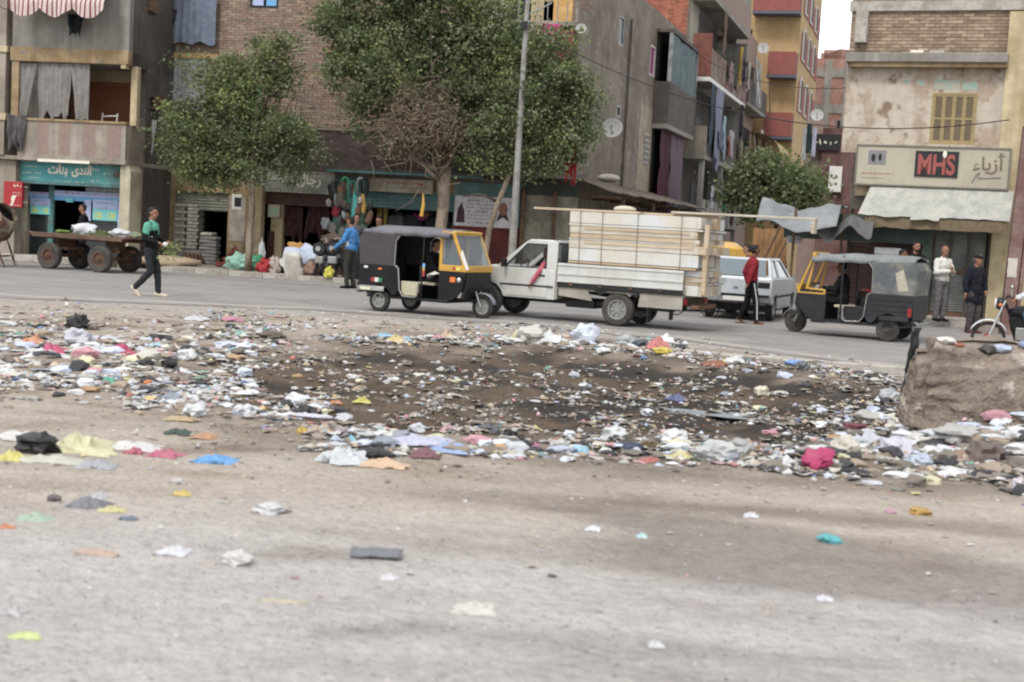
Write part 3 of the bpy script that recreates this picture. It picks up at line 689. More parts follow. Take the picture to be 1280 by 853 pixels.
# left part: pink-washed upper wall and the covered balcony
a0, a1, z0, z1 = rB(186, 68, 262, 73); bx('timber_lintel', B, m_wood2, a0, a1 + .3, -.12, -.02, z0, z1 + .03)
a0, a1, z0, z1 = rB(186, 74, 198, 138); bx('painted_panel', B, mat('pink_wash', '97858a', streak=.2), a0, a1, -.03, -.0155, z0, z1)
hung('blue_dust_sheet', 'blue grey sheet covering the upper balcony of brick house', 'dust sheet', FB, 192, -14, 270, 54, -.25, cloth('sheet_blue', '737d90', col2='626b80', soft=.3), waves=9, amp=.03, ragged=.04)
hung('patched_cloth', 'dark patch of cloth knotted on the blue grey sheet', 'cloth', FB, 199, 12, 221, 40, -.32, cloth('laundry_plum', '3f3742'), waves=2, amp=.05, gather=.6)
hung('striped_curtain', 'pale grey pleated curtain behind left tree top', 'curtain', FB, 196, 73, 257, 142, -.08, cloth('curtain_pale', '9c9a9a', col2='807e80', soft=.2), waves=12, amp=.03)
# teal window inside the left tree
wf = louvre(B, FB, w2r, .02, m_teal, m_teal, 2, label='teal shuttered window'); bx('sill', wf, m_white, w2r[0] - .08, w2r[1] + .08, -.14, -.02, w2r[2] - .06, w2r[2])
# blue-white window at the top
mb = MB().use(m_black); a0, a1, z0, z1 = w1; mb.box(a0, a1, -.02, .04, z0, z0 + .05); mb.box(a0, a0 + .05, -.02, .04, z0 + .05, z1); mb.box(a1 - .05, a1, -.02, .04, z0 + .05, z1); mb.box((a0 + a1) / 2 - .02, (a0 + a1) / 2 + .02, -.015, .035, z0 + .05, z1)
w = mb.build('window', parent=B)
for i in range(2): bx('pane', w, m_skyb if i else m_lilac, a0 + .05 + i * (a1 - a0) / 2, (a0 + a1) / 2 - .03 + i * (a1 - a0) / 2, .03, .045, z0 + .05, z1)
# ground floor left: shutter half up, bags inside (bags are things)
shutter('roller_shutter', B, mat('dusty_green_shutter', '77796a', streak=.2), h1[0], h1[1], FB.az(250, 263, .1)[1], h1[3], .12, label='half raised dusty green shutter')
a0, a1, z0, z1 = rB(286, 245, 306, 330); bx('plaster_patch', B, mat('bare_plaster', '8f877b', col2='a89d8c', sc=3), a0, a1, -.018, -.001, .9, z1)
a0, a1, z0, z1 = rB(290, 243, 306, 262, b=-.02)
pn = bx('torn_notice', B, m_white, a0, a1 - .1, -.026, -.0185, z0, z1); bx('ink', pn, m_black, a0 + .08, a0 + .3, -.0295, -.0265, z0 + .08, z1 - .1)
# shop 2 : sign, piers, shutter, curtains
for x0, x1, bb in ((312, 326, -.45), ):
    a0, a1, z0, z1 = rB(x0, 240, x1, 330, b=bb); bx('yellow_pier', B, m_cream, a0, a1, bb, bb + .3, .14, 2.62, bevel=.012)
a0, a1, z0, z1 = rB(337, 262, 352, 330, b=.0); bx('inner_pier', B, m_cream, a0, a1, .05, .3, .14, 2.45, bevel=.012)
a0, a1, z0, z1 = rB(336, 256, 351, 272, b=-.02); c = bx('meter_box', B, m_pale, a0, a1, -.12, .04, z0, z1, bevel=.01); bx('label_plate', c, mat('pale_green_print', '8fb08e'), a0 + .05, a1 - .05, -.126, -.121, z0 + .08, z1 - .1)
shutter('roller_shutter', B, m_shut_br, h2[0], h2[1] + .1, FB.az(370, 257, -.1)[1], h2[3] + .12, -.05, label='brown half raised shutter')
shutter('roller_shutter', B, m_shut_te, h3[0], h3[1], FB.az(510, 262, 0)[1], h3[3] + .1, .02, label='teal half raised shutter')
def signboard(nm, label, fr, rc, b, mboard, parts, rim=None, th=.1):
    a0, a1, z0, z1 = fr.rect(*rc, b); t = thing(nm, label, 'sign', tuple(fr.P((a0 + a1) / 2, b, z0)), -fr.th); w2 = (a1 - a0) / 2; H = z1 - z0
    MB().use(mboard).box(-w2, w2, 0, th, 0, H).build('board', parent=t, bevel=.008)
    if rim:
        mb = MB().use(rim); mb.box(-w2, w2, -.02, 0, 0, .04); mb.box(-w2, w2, -.02, 0, H - .04, H); mb.box(-w2, -w2 + .04, -.02, 0, .04, H - .04); mb.box(w2 - .04, w2, -.02, 0, .04, H - .04); mb.build('rim', parent=t)
    parts(t, w2, H); return t
m_signg = mat('grey_sign', '9d9a8c', col2='87877c', sc=2, streak=.2, rough=.7)
m_tealink = mat('teal_ink', '3f6f6c', bump=0)
def p1(t, w, H):
    for dx, dz, m in ((.015, -.015, m_tealink), (0, 0, m_offw)):
        q = -.002 if m is m_tealink else -.006
        text('lettering', arabic('حسني'), .85, .4, m, t, -.55 + dx, q, H * .6 + dz, bold=.03); text('lettering', arabic('رجال'), .75, .42, m, t, .55 + dx, q, H * .58 + dz, bold=.03)
    s = MB().use(m_tealink)
    for k in range(4): scribble(s, -w + .1, -w + .62, H * (.85 - .17 * k), .09, -.003, k, 3)
    scribble(s, -w + .1, w - .2, H * .14, .05, -.003, 8, 2); s.build('small_print', parent=t, kind='stuff')
signboard('shop_sign', 'grey signboard with white Arabic lettering above brown shutter', FB, (311, 214, 418, 241), -.35, m_signg, p1, m_signg)
def p2(t, w, H):
    s = MB().use(m_redp); scribble(s, -w + .3, w - .3, H * .7, .12, -.003, 2, 1.5); s.use(m_tealink); scribble(s, -w + .5, w - .4, H * .35, .08, -.003, 3, 2); s.build('small_print', parent=t, kind='stuff')
signboard('shop_sign', 'faded cream signboard above the teal shutter', FB, (462, 224, 541, 241), -.2, mat('cream_sign', 'a39a86', col2='8f7d64', sc=3), p2)
a0, a1, z0, z1 = rB(407, 214, 600, 219, b=-.6); bx('teal_rail', B, m_teal, a0, a1 + .1, -.6, -.52, 3.12, 3.19)
bx('canopy_slab', B, m_dkgrey, a0, a1 + .2, -.58, -.02, 3.2, 3.26)
for x in (428, 520): 
    a = FB.az(x, 230, 0)[0]; bx('pier_between_shops', B, m_teal if x == 428 else m_beige, *( (h2[1] + .0, h3[0] + .0) if x == 428 else (h3[1], h3[1] + .25)), -.06, -.002, .14, zg)
# purple-brown door curtains in shop 2
m_dc = cloth('door_curtain', '4a2f2c', col2='3a2523')
hung('door_curtain', 'dark brown curtain swept left in the doorway under the grey sign', 'curtain', FB, 352, 258, 378, 300, .2, m_dc, waves=4, amp=.05, gather=.0, ragged=.3)
hung('door_curtain', 'long dark brown curtain end falling beside cream pier', 'curtain', FB, 334, 289, 342, 330, .0, m_dc, waves=2, amp=.04)
hung('door_curtain', 'dark brown curtain knotted at right side of same doorway', 'curtain', FB, 385, 258, 410, 296, .2, m_dc, waves=4, amp=.05, gather=-.4, ragged=.3)
# teal wall with poster, red base
a0, a1, z0, z1 = rB(566, 222, 649, 326, b=-.1); zr = FB.az(600, 283, -.12)[1]
bx('teal_wall', B, m_teal, a0 + .02, a1, -.12, -.002, zr, zg, bevel=.0); bx('red_wall', B, m_redwall, a0 + .02, a1, -.14, -.002, .14, zr - .002)
bx('wall_band', B, mat('pale_green_band', '6f9182'), a0 + .6, a1 - .1, -.15, -.1405, zr - .02, zr + .12)
def p3(t, w, H):
    s = MB().use(mat('maroon_ink', '5c3a4a', bump=0))
    for k in range(7): scribble(s, -w * .55, w * .45, H * (.86 - .12 * k), .07 if k % 3 else .11, -.003, 30 + k, 2)
    s.build('small_print', parent=t, kind='stuff')
    s = MB().use(mat('photo_dark', '4a3038', bump=0)); s.prism([(-w + .06, .1), (-w + .32, .1), (-w + .3, H * .5), (-w + .2, H * .8), (-w + .1, H * .55)], -.006, -.001); s.build('photo', parent=t)
    s = MB().use(mat('photo_skin', '8a5a48', bump=0)).ellip((w * .72, -.004, H * .62), .13, .004, .19); s.use(mat('photo_dark', '4a3038')).prism([(w * .72 - .2, H * .2), (w * .72, H * .35), (w * .72 + .2, H * .2), (w * .72 + .1, H * .5), (w * .72 - .1, H * .5)], -.003, -.001); s.build('photo', parent=t)
signboard('banner', 'white printed banner with small photos on the teal wall', FB, (568, 246, 639, 284), -.16, mat('banner_white', 'b3aeb5', col2='c4c0c2', sc=3), p3, None, .02)
# beige boarded part beyond the lamp post
a0, a1, z0, z1 = rB(650, 232, 716, 326, b=-.1); bx('boarded_wall', B, mat('dusty_board', '8c8674', col2='77705f', streak=.25), a0, a1 + .1, -.08, -.002, .14, 2.75); bx('dark_fascia', B, mat('dark_green_fascia', '39443a', streak=.2), a0, a1 + .1, -.1, -.002, 2.752, 3.1)
for x in (653, 692): a = FB.az(x, 280, -.15)[0]; bx('timber_post', B, m_wood, a - .05, a + .05, -.2, -.1, .14, 2.9)
# top right balcony of B
a0, a1, z0, z1 = rB(620, -10, 716, 26, b=-.7); zz = FB.az(660, 26, -.7)[1]
bx('balcony_slab', B, m_beige, a0, bR + .02, -.8, -.014, zz - .12, zz, bevel=.01)
m_orange = mat('orange_wall', 'b98a44', col2='c79a55'); 
for x0, x1, m in ((612, 634, m_white), (634, 662, m_black), (664, 680, m_cream), (692, 716, m_orange)):
    q0, q1, _, _ = rB(x0, 0, x1, 20, b=-.03); bx('painted_panel', B, m, q0, q1, -.04, -.015, zz, zz + 1.3)
for i in range(9): bx('railing_bar', B, m_steel, a0 + .1 + i * .28, a0 + .13 + i * .28, -.78, -.75, zz, zz + .55)

# ---------------------------------------------------------------- E: side wall along the side street
E = bld('grey_rendered_house', FE, 'bare grey brown rendered house side with small windows along side street')
rE = lambda *p, b=0.0: FE.rect(*p, b)
m_rend = mat('brown_render', '857869', var=.16, sc=.7, col2='6e6154', amt=.55, soft=.2, col3='93877a', streak=.18, bump=.6)
wn = [rE(774, 20, 780, 58), rE(812.5, 57, 819, 96), rE(771, 132, 776, 147), rE(804, 172, 810, 206)]
wall(MB().use(m_rend), .0, 17, 3.0, 9.9, 0, .3, wn).build('side_wall', parent=E)
wall(MB().use(m_rend), .0, 17, 0, 3.0, .02, .3, [(3.5, 5.2, .1, 2.5), (8, 10.5, .1, 2.5)]).build('lower_wall', parent=E)
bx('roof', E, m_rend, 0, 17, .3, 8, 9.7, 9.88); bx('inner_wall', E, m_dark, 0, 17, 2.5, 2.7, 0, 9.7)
mb = MB().use(m_brick); bricks(mb, .02, 1.3, 8.2, 9.9, 0, BR_B, wn, seed=31); mb.build('bare_brickwork', parent=E, vc=True, kind='stuff')
for i, (w, m) in enumerate(zip(wn, (m_steel, mat('magenta_paint', '9a3f72'), m_black, m_shut_gr))):
    mb = MB().use(m_steel if i != 1 else m_white); t = .06; mb.box(w[0], w[0] + t, .0, .1, w[2], w[3]); mb.box(w[1] - t, w[1], .0, .1, w[2], w[3]); mb.box(w[0] + t, w[1] - t, 0, .1, w[2], w[2] + t); mb.box(w[0] + t, w[1] - t, 0, .1, w[3] - t, w[3])
    f = mb.build('window', parent=E); bx('pane', f, m, w[0] + t, w[1] - t, .05, .07, w[2] + t, w[3] - t)
    if i == 3:
        s = MB().use(m_black)
        for k in range(5): s.box(w[0], w[1], -.02, -.005, w[2] + .1 + k * .22, w[2] + .12 + k * .22)
        for k in range(3): s.box(w[0] + .08 + k * (w[1] - w[0]) / 3, w[0] + .1 + k * (w[1] - w[0]) / 3, -.035, -.021, w[2], w[3])
        s.build('grille', parent=f)
a0, a1, z0, z1 = rE(797, 130, 824, 240); bx('cream_panel', E, mat('pale_render', 'a0937a', col2='8f836e', streak=.2), a0, a1, -.02, -.001, 3.2, FE.az(808, 133, 0)[1]); 
# cut-out look for the window sitting on the cream panel
w = wn[3]; f = bx('window_box', E, m_dkgrey, w[0], w[1], -.035, -.0205, w[2], w[3]); s = MB().use(m_white)
for k in range(6): s.box(w[0], w[1], -.045, -.036, w[2] + .05 + k * .2, w[2] + .08 + k * .2)
for k in range(3): s.box(w[0] + .05 + k * (w[1] - w[0]) / 3, w[0] + .09 + k * (w[1] - w[0]) / 3, -.055, -.0455, w[2], w[3])
s.build('grille', parent=f)
for x, z0_, z1_ in ((782, 3.2, 8.9), (826, 5.2, 9.3)): a = FE.az(x, 120, 0)[0]; MB().use(m_dkgrey).tube([(a, -.06, z0_), (a, -.06, z1_)], .04, 6).build('drain_pipe', parent=E)
# enclosed balconies on E
def balc(par, fr, s0, s1, p, zf, hp, ht, m_par, m_end, m_slab=m_greyp, enclosed=False):
    bx('balcony_slab', par, m_slab, s0, s1, -p, -.004, zf - .18, zf, bevel=.015)
    k = bx('balcony_parapet', par, m_par, s0 + .14, s1, -p, -p + .12, zf + .002, zf + hp); bx('balcony_end', par, m_end, s0, s0 + .138, -p, -.004, zf + .002, zf + hp + .02)
    bx('balcony_end', par, m_end, s1 + .001, s1 + .13, -p, -.004, zf + .002, zf + hp)
    return k
zf = FE.az(845, 160, -.6)[1]; print('E balcony zf', zf)
balc(E, FE, 11, 16.6, .6, zf, 1.5, 2.9, m_dkgrey, m_dkgrey)
bx('balcony_roof', E, m_dkgrey, 11, 16.6, -.62, -.004, zf + 3.3, zf + 3.42)
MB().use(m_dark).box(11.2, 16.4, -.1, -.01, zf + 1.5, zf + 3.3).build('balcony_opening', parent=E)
for s in (11.02, 16.45): bx('balcony_post', E, m_steel, s, s + .12, -.6, -.48, zf + 1.52, zf + 3.3)
def hungE(name, label, cat, s0, s1, z1, drop, b, m, fr=FE, **k):
    k.setdefault('waves', 5); k.setdefault('amp', .05); mb = MB().use(m); L = s1 - s0; drape(mb, (0, 0, 0), (L, 0, 0), drop, k.pop('waves'), k.pop('amp'), Vector((0, -1, 0)), max(10, int(L * 10)), 8, **k)
    o = mb.build(name, smooth=True, sharp=0); o.location = fr.P(s0, b, z1); o.rotation_euler = (0, 0, -fr.th); return tag(o, label, cat)
m_ctl = cloth('curtain_teal_grey', '6f7c7d', col2='566a70', soft=.3, sc=2)
hungE('balcony_curtain', 'grey teal curtains closing the boxed balcony of rendered house', 'curtain', 11.2, 16.4, zf + 3.25, 1.75, -.56, m_ctl, waves=14, amp=.05)
hungE('balcony_curtain', 'maroon and violet curtain below the boxed balcony', 'curtain', 11.2, 13.2, zf - .2, 2.6, -.35, cloth('curtain_maroon', '57343f'), waves=6, amp=.06)
hungE('balcony_curtain', 'dusty mauve curtain right of the maroon one below boxed balcony', 'curtain', 13.25, 16.0, zf - .2, 2.6, -.35, cloth('curtain_mauve', '6f5b68'), waves=6, amp=.06)
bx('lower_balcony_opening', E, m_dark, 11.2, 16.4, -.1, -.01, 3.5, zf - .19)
for i, (s, c, lb) in enumerate(((12.0, '7a5f9c', 'violet'), (12.9, '5f8fb0', 'light blue'), (13.8, 'a8a8b0', 'pale grey'), (11.2, '54303a', 'dark red'))):
    hungE('shirt', lb + ' shirt on the line under the boxed balcony', 'laundry', s, s + .6, zf - 2.7 - .1 * (i % 2), .95, -.62, cloth('laundry_%d' % i, c), waves=2, gather=.2, ragged=.2)
# tin lean-to roof round the corner
m_tin = mat('rusty_tin', '4d453e', var=.2, sc=1.5, col2='6a5a4c', rough=.75, bump=.3)
LT = thing('lean_to_roof', 'long sagging rusty tin lean-to roof round the house corner', 'roof', tuple(FE.o), -FE.th)
mb = MB().use(m_tin)
def lt(u, v):
    s = u * 15.5; return (s, -1.5 * v - .02, 3.35 - .42 * v - .05 * nz(s * .8, v * 2) - .02 * math.cos(s * 18))
mb.grid(lt, 240, 4); mb.build('tin_sheet', parent=LT, solid=.02)
for k in range(7): bx('rafter', LT, m_wood, .3 + k * 2.4, .38 + k * 2.4, -1.45, -.02, 2.76, 2.84)
for k in range(4): bx('post', LT, m_wood, 1.0 + k * 4.5, 1.1 + k * 4.5, -1.42, -1.32, 0, 2.8)
o = MB().use(m_conc).ellip((0, 0, 0), .35, .2, .13).build('rubble_lump', smooth=True); o.location = FE.P(1.9, -.7, 3.42); tag(o, 'pale lump of rubble weighing down the lean-to roof', 'rubble')
LT2 = thing('porch_roof', 'shallow dark tin porch roof above the banner', 'roof', tuple(FB.o), -FB.th)
mb = MB().use(m_tin); a0 = FB.az(603, 222, 0)[0]
mb.grid(lambda u, v: (a0 + u * (bR - a0 + .6), -1.0 * v - .02, 3.42 - .2 * v - .03 * nz(u * 9, v)), 30, 3); mb.build('tin_sheet', parent=LT2, solid=.02)
# stall backs and dark goods under the lean-to
for i in range(5):
    m = [m_dkgrey, m_black, mat('green_stall', '3d4a40'), m_wood, m_dkgrey][i]
    bx('stall_partition', E, m, .2 + i * 3.1, 3.1 + i * 3.1, -.35, -.002, .1, 2.4)

# ---------------------------------------------------------------- F: balconied house
F = bld('balconied_house', FE, 'tall brown house with stacked balconies full of washing on side street')
F.location = FE.o
bx('end_wall', F, m_mortar, 17.02, 17.3, .0, 9, 0, 14); mb = MB().use(m_brick)
# the end wall faces the camera: bricks on a turned frame
FF = Fr(FE.P(17.02, 0, 0).x, FE.P(17.02, 0, 0).y, 17)
eb = bld('brick_gable', FF, 'red brick gable end rising above the grey rendered house')
bricks(mb, -8.5, -.02, 9.2, 14, -.01, BR_R, (), seed=12, jit=.01); o = mb.build('brick_courses', parent=eb, vc=True, kind='stuff'); bx('gable_wall', eb, m_mortar, -8.5, -.02, 0.0, .1, 9.2, 14)
bx('street_wall', F, m_dkgrey, 17.3, 28.5, .6, .9, 0, 14); bx('roof', F, m_greyp, 17.3, 28.5, 0, 9, 13.9, 14.1)
zA = FE.az(900, 92, -1.0)[1]; zB = FE.az(895, 190, -1.0)[1]; print('F floors', zA, zB)
s0 = 17.35
m_parF = mat('mauve_parapet', '75635c', streak=.2); m_endbr = mat('red_brown_brick', '7c4334', col2='6a3a2e', sc=3)
zfA, zfB, zfC = 8.35, 5.2, 11.6
for zf_, mp, me_ in ((zfC, m_pinkst, m_greyp), (zfA, mat('parapet_rose', '6f4a42', streak=.2, col2='7d7468'), m_endbr), (zfB, m_dkgrey, m_beige)):
    balc(F, FE, s0, 28, 1.0, zf_, 1.15, 2.8, mp, me_, m_white if zf_ == zfA else m_greyp)
for zf_ in (zfC, zfA, zfB, 2.2):
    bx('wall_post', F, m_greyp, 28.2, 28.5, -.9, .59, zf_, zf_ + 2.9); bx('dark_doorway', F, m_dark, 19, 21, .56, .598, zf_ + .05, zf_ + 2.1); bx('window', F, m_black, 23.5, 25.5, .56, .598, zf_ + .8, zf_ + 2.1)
for s in (17.5, 22.5, 27.8): bx('column', F, m_greyp, s, s + .22, -.95, -.75, 0, zfB - .19)
bx('upper_screen', F, mat('pale_screen', 'a49d8d', streak=.2), 17.4, 19.2, -.05, .1, zfA + 1.2, zfC - .19)
bx('brick_screen', F, m_endbr, s0 + .01, s0 + .12, -.98, -.2, zfA + 1.18, zfA + 1.75)
for i, (s, w, z, d, c, lb) in enumerate(((17.5, .9, zfA - .25, 2.6, '3f4e5c', 'slate blue curtain tied at near end of middle balcony'), (18.6, 1.7, zfA - .25, 3.3, '777a90', 'long violet grey sheet blowing from the middle balcony'), (20.9, .7, zfA - 1.2, 1.6, '7fa0a8', 'pale teal towel on the middle balcony line'), (23.0, 1.2, zfB + 1.5, 1.1, '9d98a0', 'white shirts piled on the middle balcony rail'),
    (26.2, .8, zfB + 1.3, 1.4, '8c8068', 'tan rag over far end of the middle balcony rail'), (24.0, .6, zfA + 2.2, 1.5, 'b08a3c', 'yellow cloth hanging in the upper balcony'), (25.2, .9, zfA + 1.7, .8, '2d2635', 'black cloth over the upper balcony rail'), (18.3, .5, 4.0, .9, '9a96a4', 'small grey towel on the lowest line under balconies'), (21.5, .4, 3.9, .8, '2f6a50', 'green cloth on the lowest line under balconies'), (24.2, .6, 3.8, 1.2, '4a2f35', 'dark red garment on the lowest line under balconies'))):
    hungE('hanging_cloth', lb, 'laundry', s, s + w, z, d, -1.08 - .02 * i, cloth('wash_%d' % i, c), waves=3, gather=.15, ragged=.2, seed=i * 1.7)
for i, (s, w, z, d, c, lb) in enumerate(((19.2, .8, zfC - .3, 1.7, '6b5a4c', 'brown blanket hanging under the top balcony'), (21.4, 1.0, zfA + 1.18, .8, '84706f', 'dusty pink mat over the middle of upper balcony rail'), (22.9, .6, zfA + 1.18, 1.0, '3f4b3e', 'olive cloth over the upper balcony rail'), (26.6, .9, zfA + 1.9, 1.2, '9b9487', 'cream sheet near far end of the upper balcony'), (19.5, 1.0, zfB + 1.17, .7, '5a5f70', 'grey blue rug on near part of middle balcony rail'), (21.7, .8, zfB + 1.17, .9, '8a5a50', 'brick red towel on the middle balcony rail'), (25.0, .7, zfA - .3, 1.4, '2c2c33', 'black garment below far end of the upper balcony'), (20.0, .7, 4.4, 1.0, '7d8791', 'pale blue garment on near end of lowest line'))):
    hungE('hanging_cloth', lb, 'laundry', s, s + w, z, d, -1.14 - .02 * i, cloth('wash2_%d' % i, c), waves=3, gather=.12, ragged=.25, seed=i * 2.9)
bx('lowest_parapet', F, m_greyp, 17.4, 28, -1.0, -.88, 2.3, 3.4)
F2 = bld('narrow_house', FE, 'narrow grey brown house with junk filled balconies and beige awning')
bx('wall', F2, m_pinkst, 28.52, 36.4, -.3, 6, 0, 12.5)
for zf_ in (5.3, 8.6): balc(F2, FE, 29, 36.2, 1.0, zf_, 1.1, 2.5, m_dkgrey if zf_ > 6 else m_rust, m_dkgrey); bx('dark_opening', F2, m_dark, 30, 35.5, -.32, -.304, zf_ + .2, zf_ + 2.4)
rnd = random.Random(5)
for k in range(16):
    s = rnd.uniform(29.5, 35.8); z = rnd.choice((9.6, 9.7, 6.4)); MB().use(rnd.choice((m_wood, m_steel, m_white, m_rust))).tube([(s, -1.35, z - 1.2), (s + rnd.uniform(-.8, .8), -1.15, z + rnd.uniform(.3, 1.3))], .04, 5).build('leaning_pole', parent=F2)
mb = MB().use(cloth('awning_beige', 'a08a60')); mb.grid(lambda u, v: (u * 5, -1.6 * math.sin(v * 1.5), .9 * math.cos(v * 1.5) - .12 * abs(math.sin(u * 12)) * v + .05 * nz(u * 5, v * 4)), 24, 8)
o = mb.build('beige_awning', smooth=True, sharp=0); o.location = FE.P(30.5, -.9, 6.35); o.rotation_euler = (0, 0, -FE.th); tag(o, 'torn beige cloth awning on the narrow house above small tree', 'awning')
hungE('hanging_cloth', 'pink cloth hanging by the beige awning', 'laundry', 35.2, 36.3, 6.3, 2.0, -1.7, cloth('wash_pink', 'a8788a'), waves=2)
# ---------------------------------------------------------------- G: yellow building with red balconies
G = bld('yellow_building', FE, 'tall yellow block with red balcony bands and small windows')
m_yb = mat('yellow_render', 'b0905c', var=.08, sc=.5, col2='a58656', streak=.12); m_rb = mat('red_render', '8d4840', var=.08, sc=.5, streak=.1)
gp = 2.3; g0 = 38.2
bx('block', G, m_yb, g0, 50, -gp, 12, 0, 24)
for y0, y1 in ((-30, 22), (70, 98), (143, 172), (118 + 90, 118 + 118)):
    z1 = FE.az(985, y0, -gp)[1]; z0 = FE.az(985, y1, -gp)[1]
    d = (FE.P(g0, 0, 0).y)
    zt = 1.7 + (303 - y0) * d / 1700; zb_ = 1.7 + (303 - y1) * d / 1700
    bx('red_balcony', G, m_rb, g0 - 1.1, g0 - .002, -gp + .0, -gp + (2.5 if y0 < 0 else 1.5), zb_, zt, bevel=.02); bx('balcony_soffit', G, mat('blue_trim', '525668'), g0 - 1.12, g0 - .002, -gp - .02, -gp + (2.52 if y0 < 0 else 1.52), zb_ - .14, zb_ - .002)
for y0, y1, s1 in ((10, 35, 1), (60, 90, 1), (118, 150, 1)):
    d = FE.P(g0 + 3, 0, 0).y; zt = 1.7 + (303 - y0 + 10) * d / 1700; zb_ = 1.7 + (303 - y1 + 8) * d / 1700
    bx('red_band', G, m_rb, g0 + 1, 49.5, -gp - .03, -gp - .002, zb_, zt)
    for k in range(3):
        f = bx('window', G, m_white, g0 + 1.6 + k * 3.1, g0 + 2.7 + k * 3.1, -gp - .1, -gp - .031, zb_ + .05, zt + .3); bx('pane', f, m_dkgrey, g0 + 1.75 + k * 3.1, g0 + 2.55 + k * 3.1, -gp - .12, -gp - .101, zb_ + .15, zt + .2)
d = FE.P(g0, 0, 0).y; q = 1.7 + (303 - 60) * d / 1700
FG = Fr(FE.P(g0, 0, 0).x, FE.P(g0, 0, 0).y, 17)
a0, a1, z0, z1 = FG.rect(914, 36, 940, 60, -.05); ab = FE.P(0, 0, 0)
t = MB().use(m_wood).box(a0, a1, -.06, -.003, z0, z1).use(m_dark)
for k in range(3): t.box(a0 + .1 + k * (a1 - a0) / 3, a0 - .05 + (k + 1) * (a1 - a0) / 3, -.08, -.061, z0 + .1, z1 - .1)
o = t.build('window', parent=G); o.location = G.matrix_world.inverted() @ Vector((0, 0, 0)); o.matrix_parent_inverse = Matrix.Identity(4)
# place the front window using the yellow block's own frame: the front face is s = g0
Minv = (Matrix.Translation(FE.o) @ Matrix.Rotation(-FE.th, 4, 'Z')).inverted(); o.matrix_local = Minv @ Matrix.Translation(FG.o) @ Matrix.Rotation(-FG.th, 4, 'Z')
# ---------------------------------------------------------------- H: far red brick building closing the street
HX = at_depth(1030, 240, 96); FH = Fr(HX.x, HX.y, 8)
H_ = bld('far_brick_building', FH, 'distant red brick block with grey concrete frame under the sky')
m_fb = mat('far_brick', '94695a', var=.15, sc=1.2, col2='a3796a'); a0, a1, z0, z1 = FH.rect(985, 65, 1062, 240)
zt = FH.az(1030, 66)[1]
bx('brick_infill', H_, m_fb, a0, a1 + 2, 0, 8, 0, zt - .4)
for k in range(4):
    for a in range(2): pass
for y in (90, 135, 178, 215): z = FH.az(1030, y)[1]; bx('floor_beam', H_, m_greyp, a0 - .02, a1 + 2, -.08, -.002, z - .35, z + .25)
for x in (1008, 1031, 1056): a = FH.az(x, 150)[0]; bx('column', H_, m_greyp, a - .25, a + .25, -.1, -.081, 0, zt - .5)
rnd = random.Random(9)
for k in range(9): a = a0 + rnd.uniform(0, 1) * (a1 - a0); bx('parapet_stub', H_, m_fb, a, a + rnd.uniform(.4, 1.2), 0, .3, zt - .401, zt - .1 + rnd.uniform(0, .5))
for x, y in ((1013, 100), (1045, 150), (1043, 178)):
    q = FH.rect(x, y, x + 6, y + 16, -.02); f = bx('window', H_, m_steel, q[0], q[1], -.06, -.004, q[2], q[3]); bx('pane', f, m_dark, q[0] + .05, q[1] - .05, -.07, -.061, q[2] + .05, q[3] - .05)
for x in (1010, 1016, 1041, 1052): a, z = FH.az(x, 60); bx('rebar', H_, m_rust, a, a + .04, .1, .14, zt - .5, zt + 1.4 + .3 * math.sin(x))
# small street buildings low in the side street
fr = Fr(at_depth(1040, 200, 62).x, 62, 17); rr = fr.rect
K = bld('corner_shop_house', fr, 'dark red shop house with black sign at end of the side street')
q = rr(1024, 160, 1058, 300); bx('front_wall', K, mat('maroon_wall', '6a4a46', col2='55302c', sc=.8, streak=.2), q[0], q[1] + 2, 0, 4, 0, q[3]); q = rr(1012, 168, 1050, 188, -.1); bx('sign_board', K, m_black, q[0], q[1], -.12, -.01, q[2], q[3])
s = MB().use(m_offw); scribble(s, q[0] + .2, q[1] - .2, (q[2] + q[3]) / 2, .25, -.13, 4); s.build('print', parent=K); q = rr(1036, 208, 1052, 240, -.2); bx('white_panel', K, m_white, q[0], q[1], -.25, -.02, q[2], q[3])
q = rr(1003, 150, 1025, 300, .5); bx('side_wall', K, m_pinkst, q[0], q[1], .3, 4, 0, q[3])
for i, (x0, y0, x1, y1, c, lb) in enumerate(((1008, 155, 1014, 192, '2a3b3a', 'dark green garments on line at end of the side street'), (1015, 160, 1020, 196, 'a0a0b4', 'lilac garment on line at end of the side street'), (1003, 160, 1008, 200, '9aa0a0', 'pale panel cloth at left of the far line'))):
    hung('hanging_cloth', lb, 'laundry', fr, x0, y0, x1, y1, -1.0, cloth('far_wash%d' % i, c), waves=2, amp=.05)
for i, (x, y, D, r, lb) in enumerate(((766, 166, 43.0, .32, 'white satellite dish low on grey rendered wall near the tree'), (1021, 148, 60, .27, 'white satellite dish at end of the side street'), (954, 64, 70, .28, 'small satellite dish by the yellow block'), (727, 42, 39, .15, 'grey lamp shaped dish on the corner near the tree top'))):
    p = at_depth(x, y, D) if i != 0 else FE.P(FE.az(x, y, -.45)[0], -.45, FE.az(x, y, -.45)[1]); dish('satellite_dish', lb, tuple(p), R(-12), 22, r, mat('dish_grey', '9a9a96', var=.12, sc=3, rough=.7))

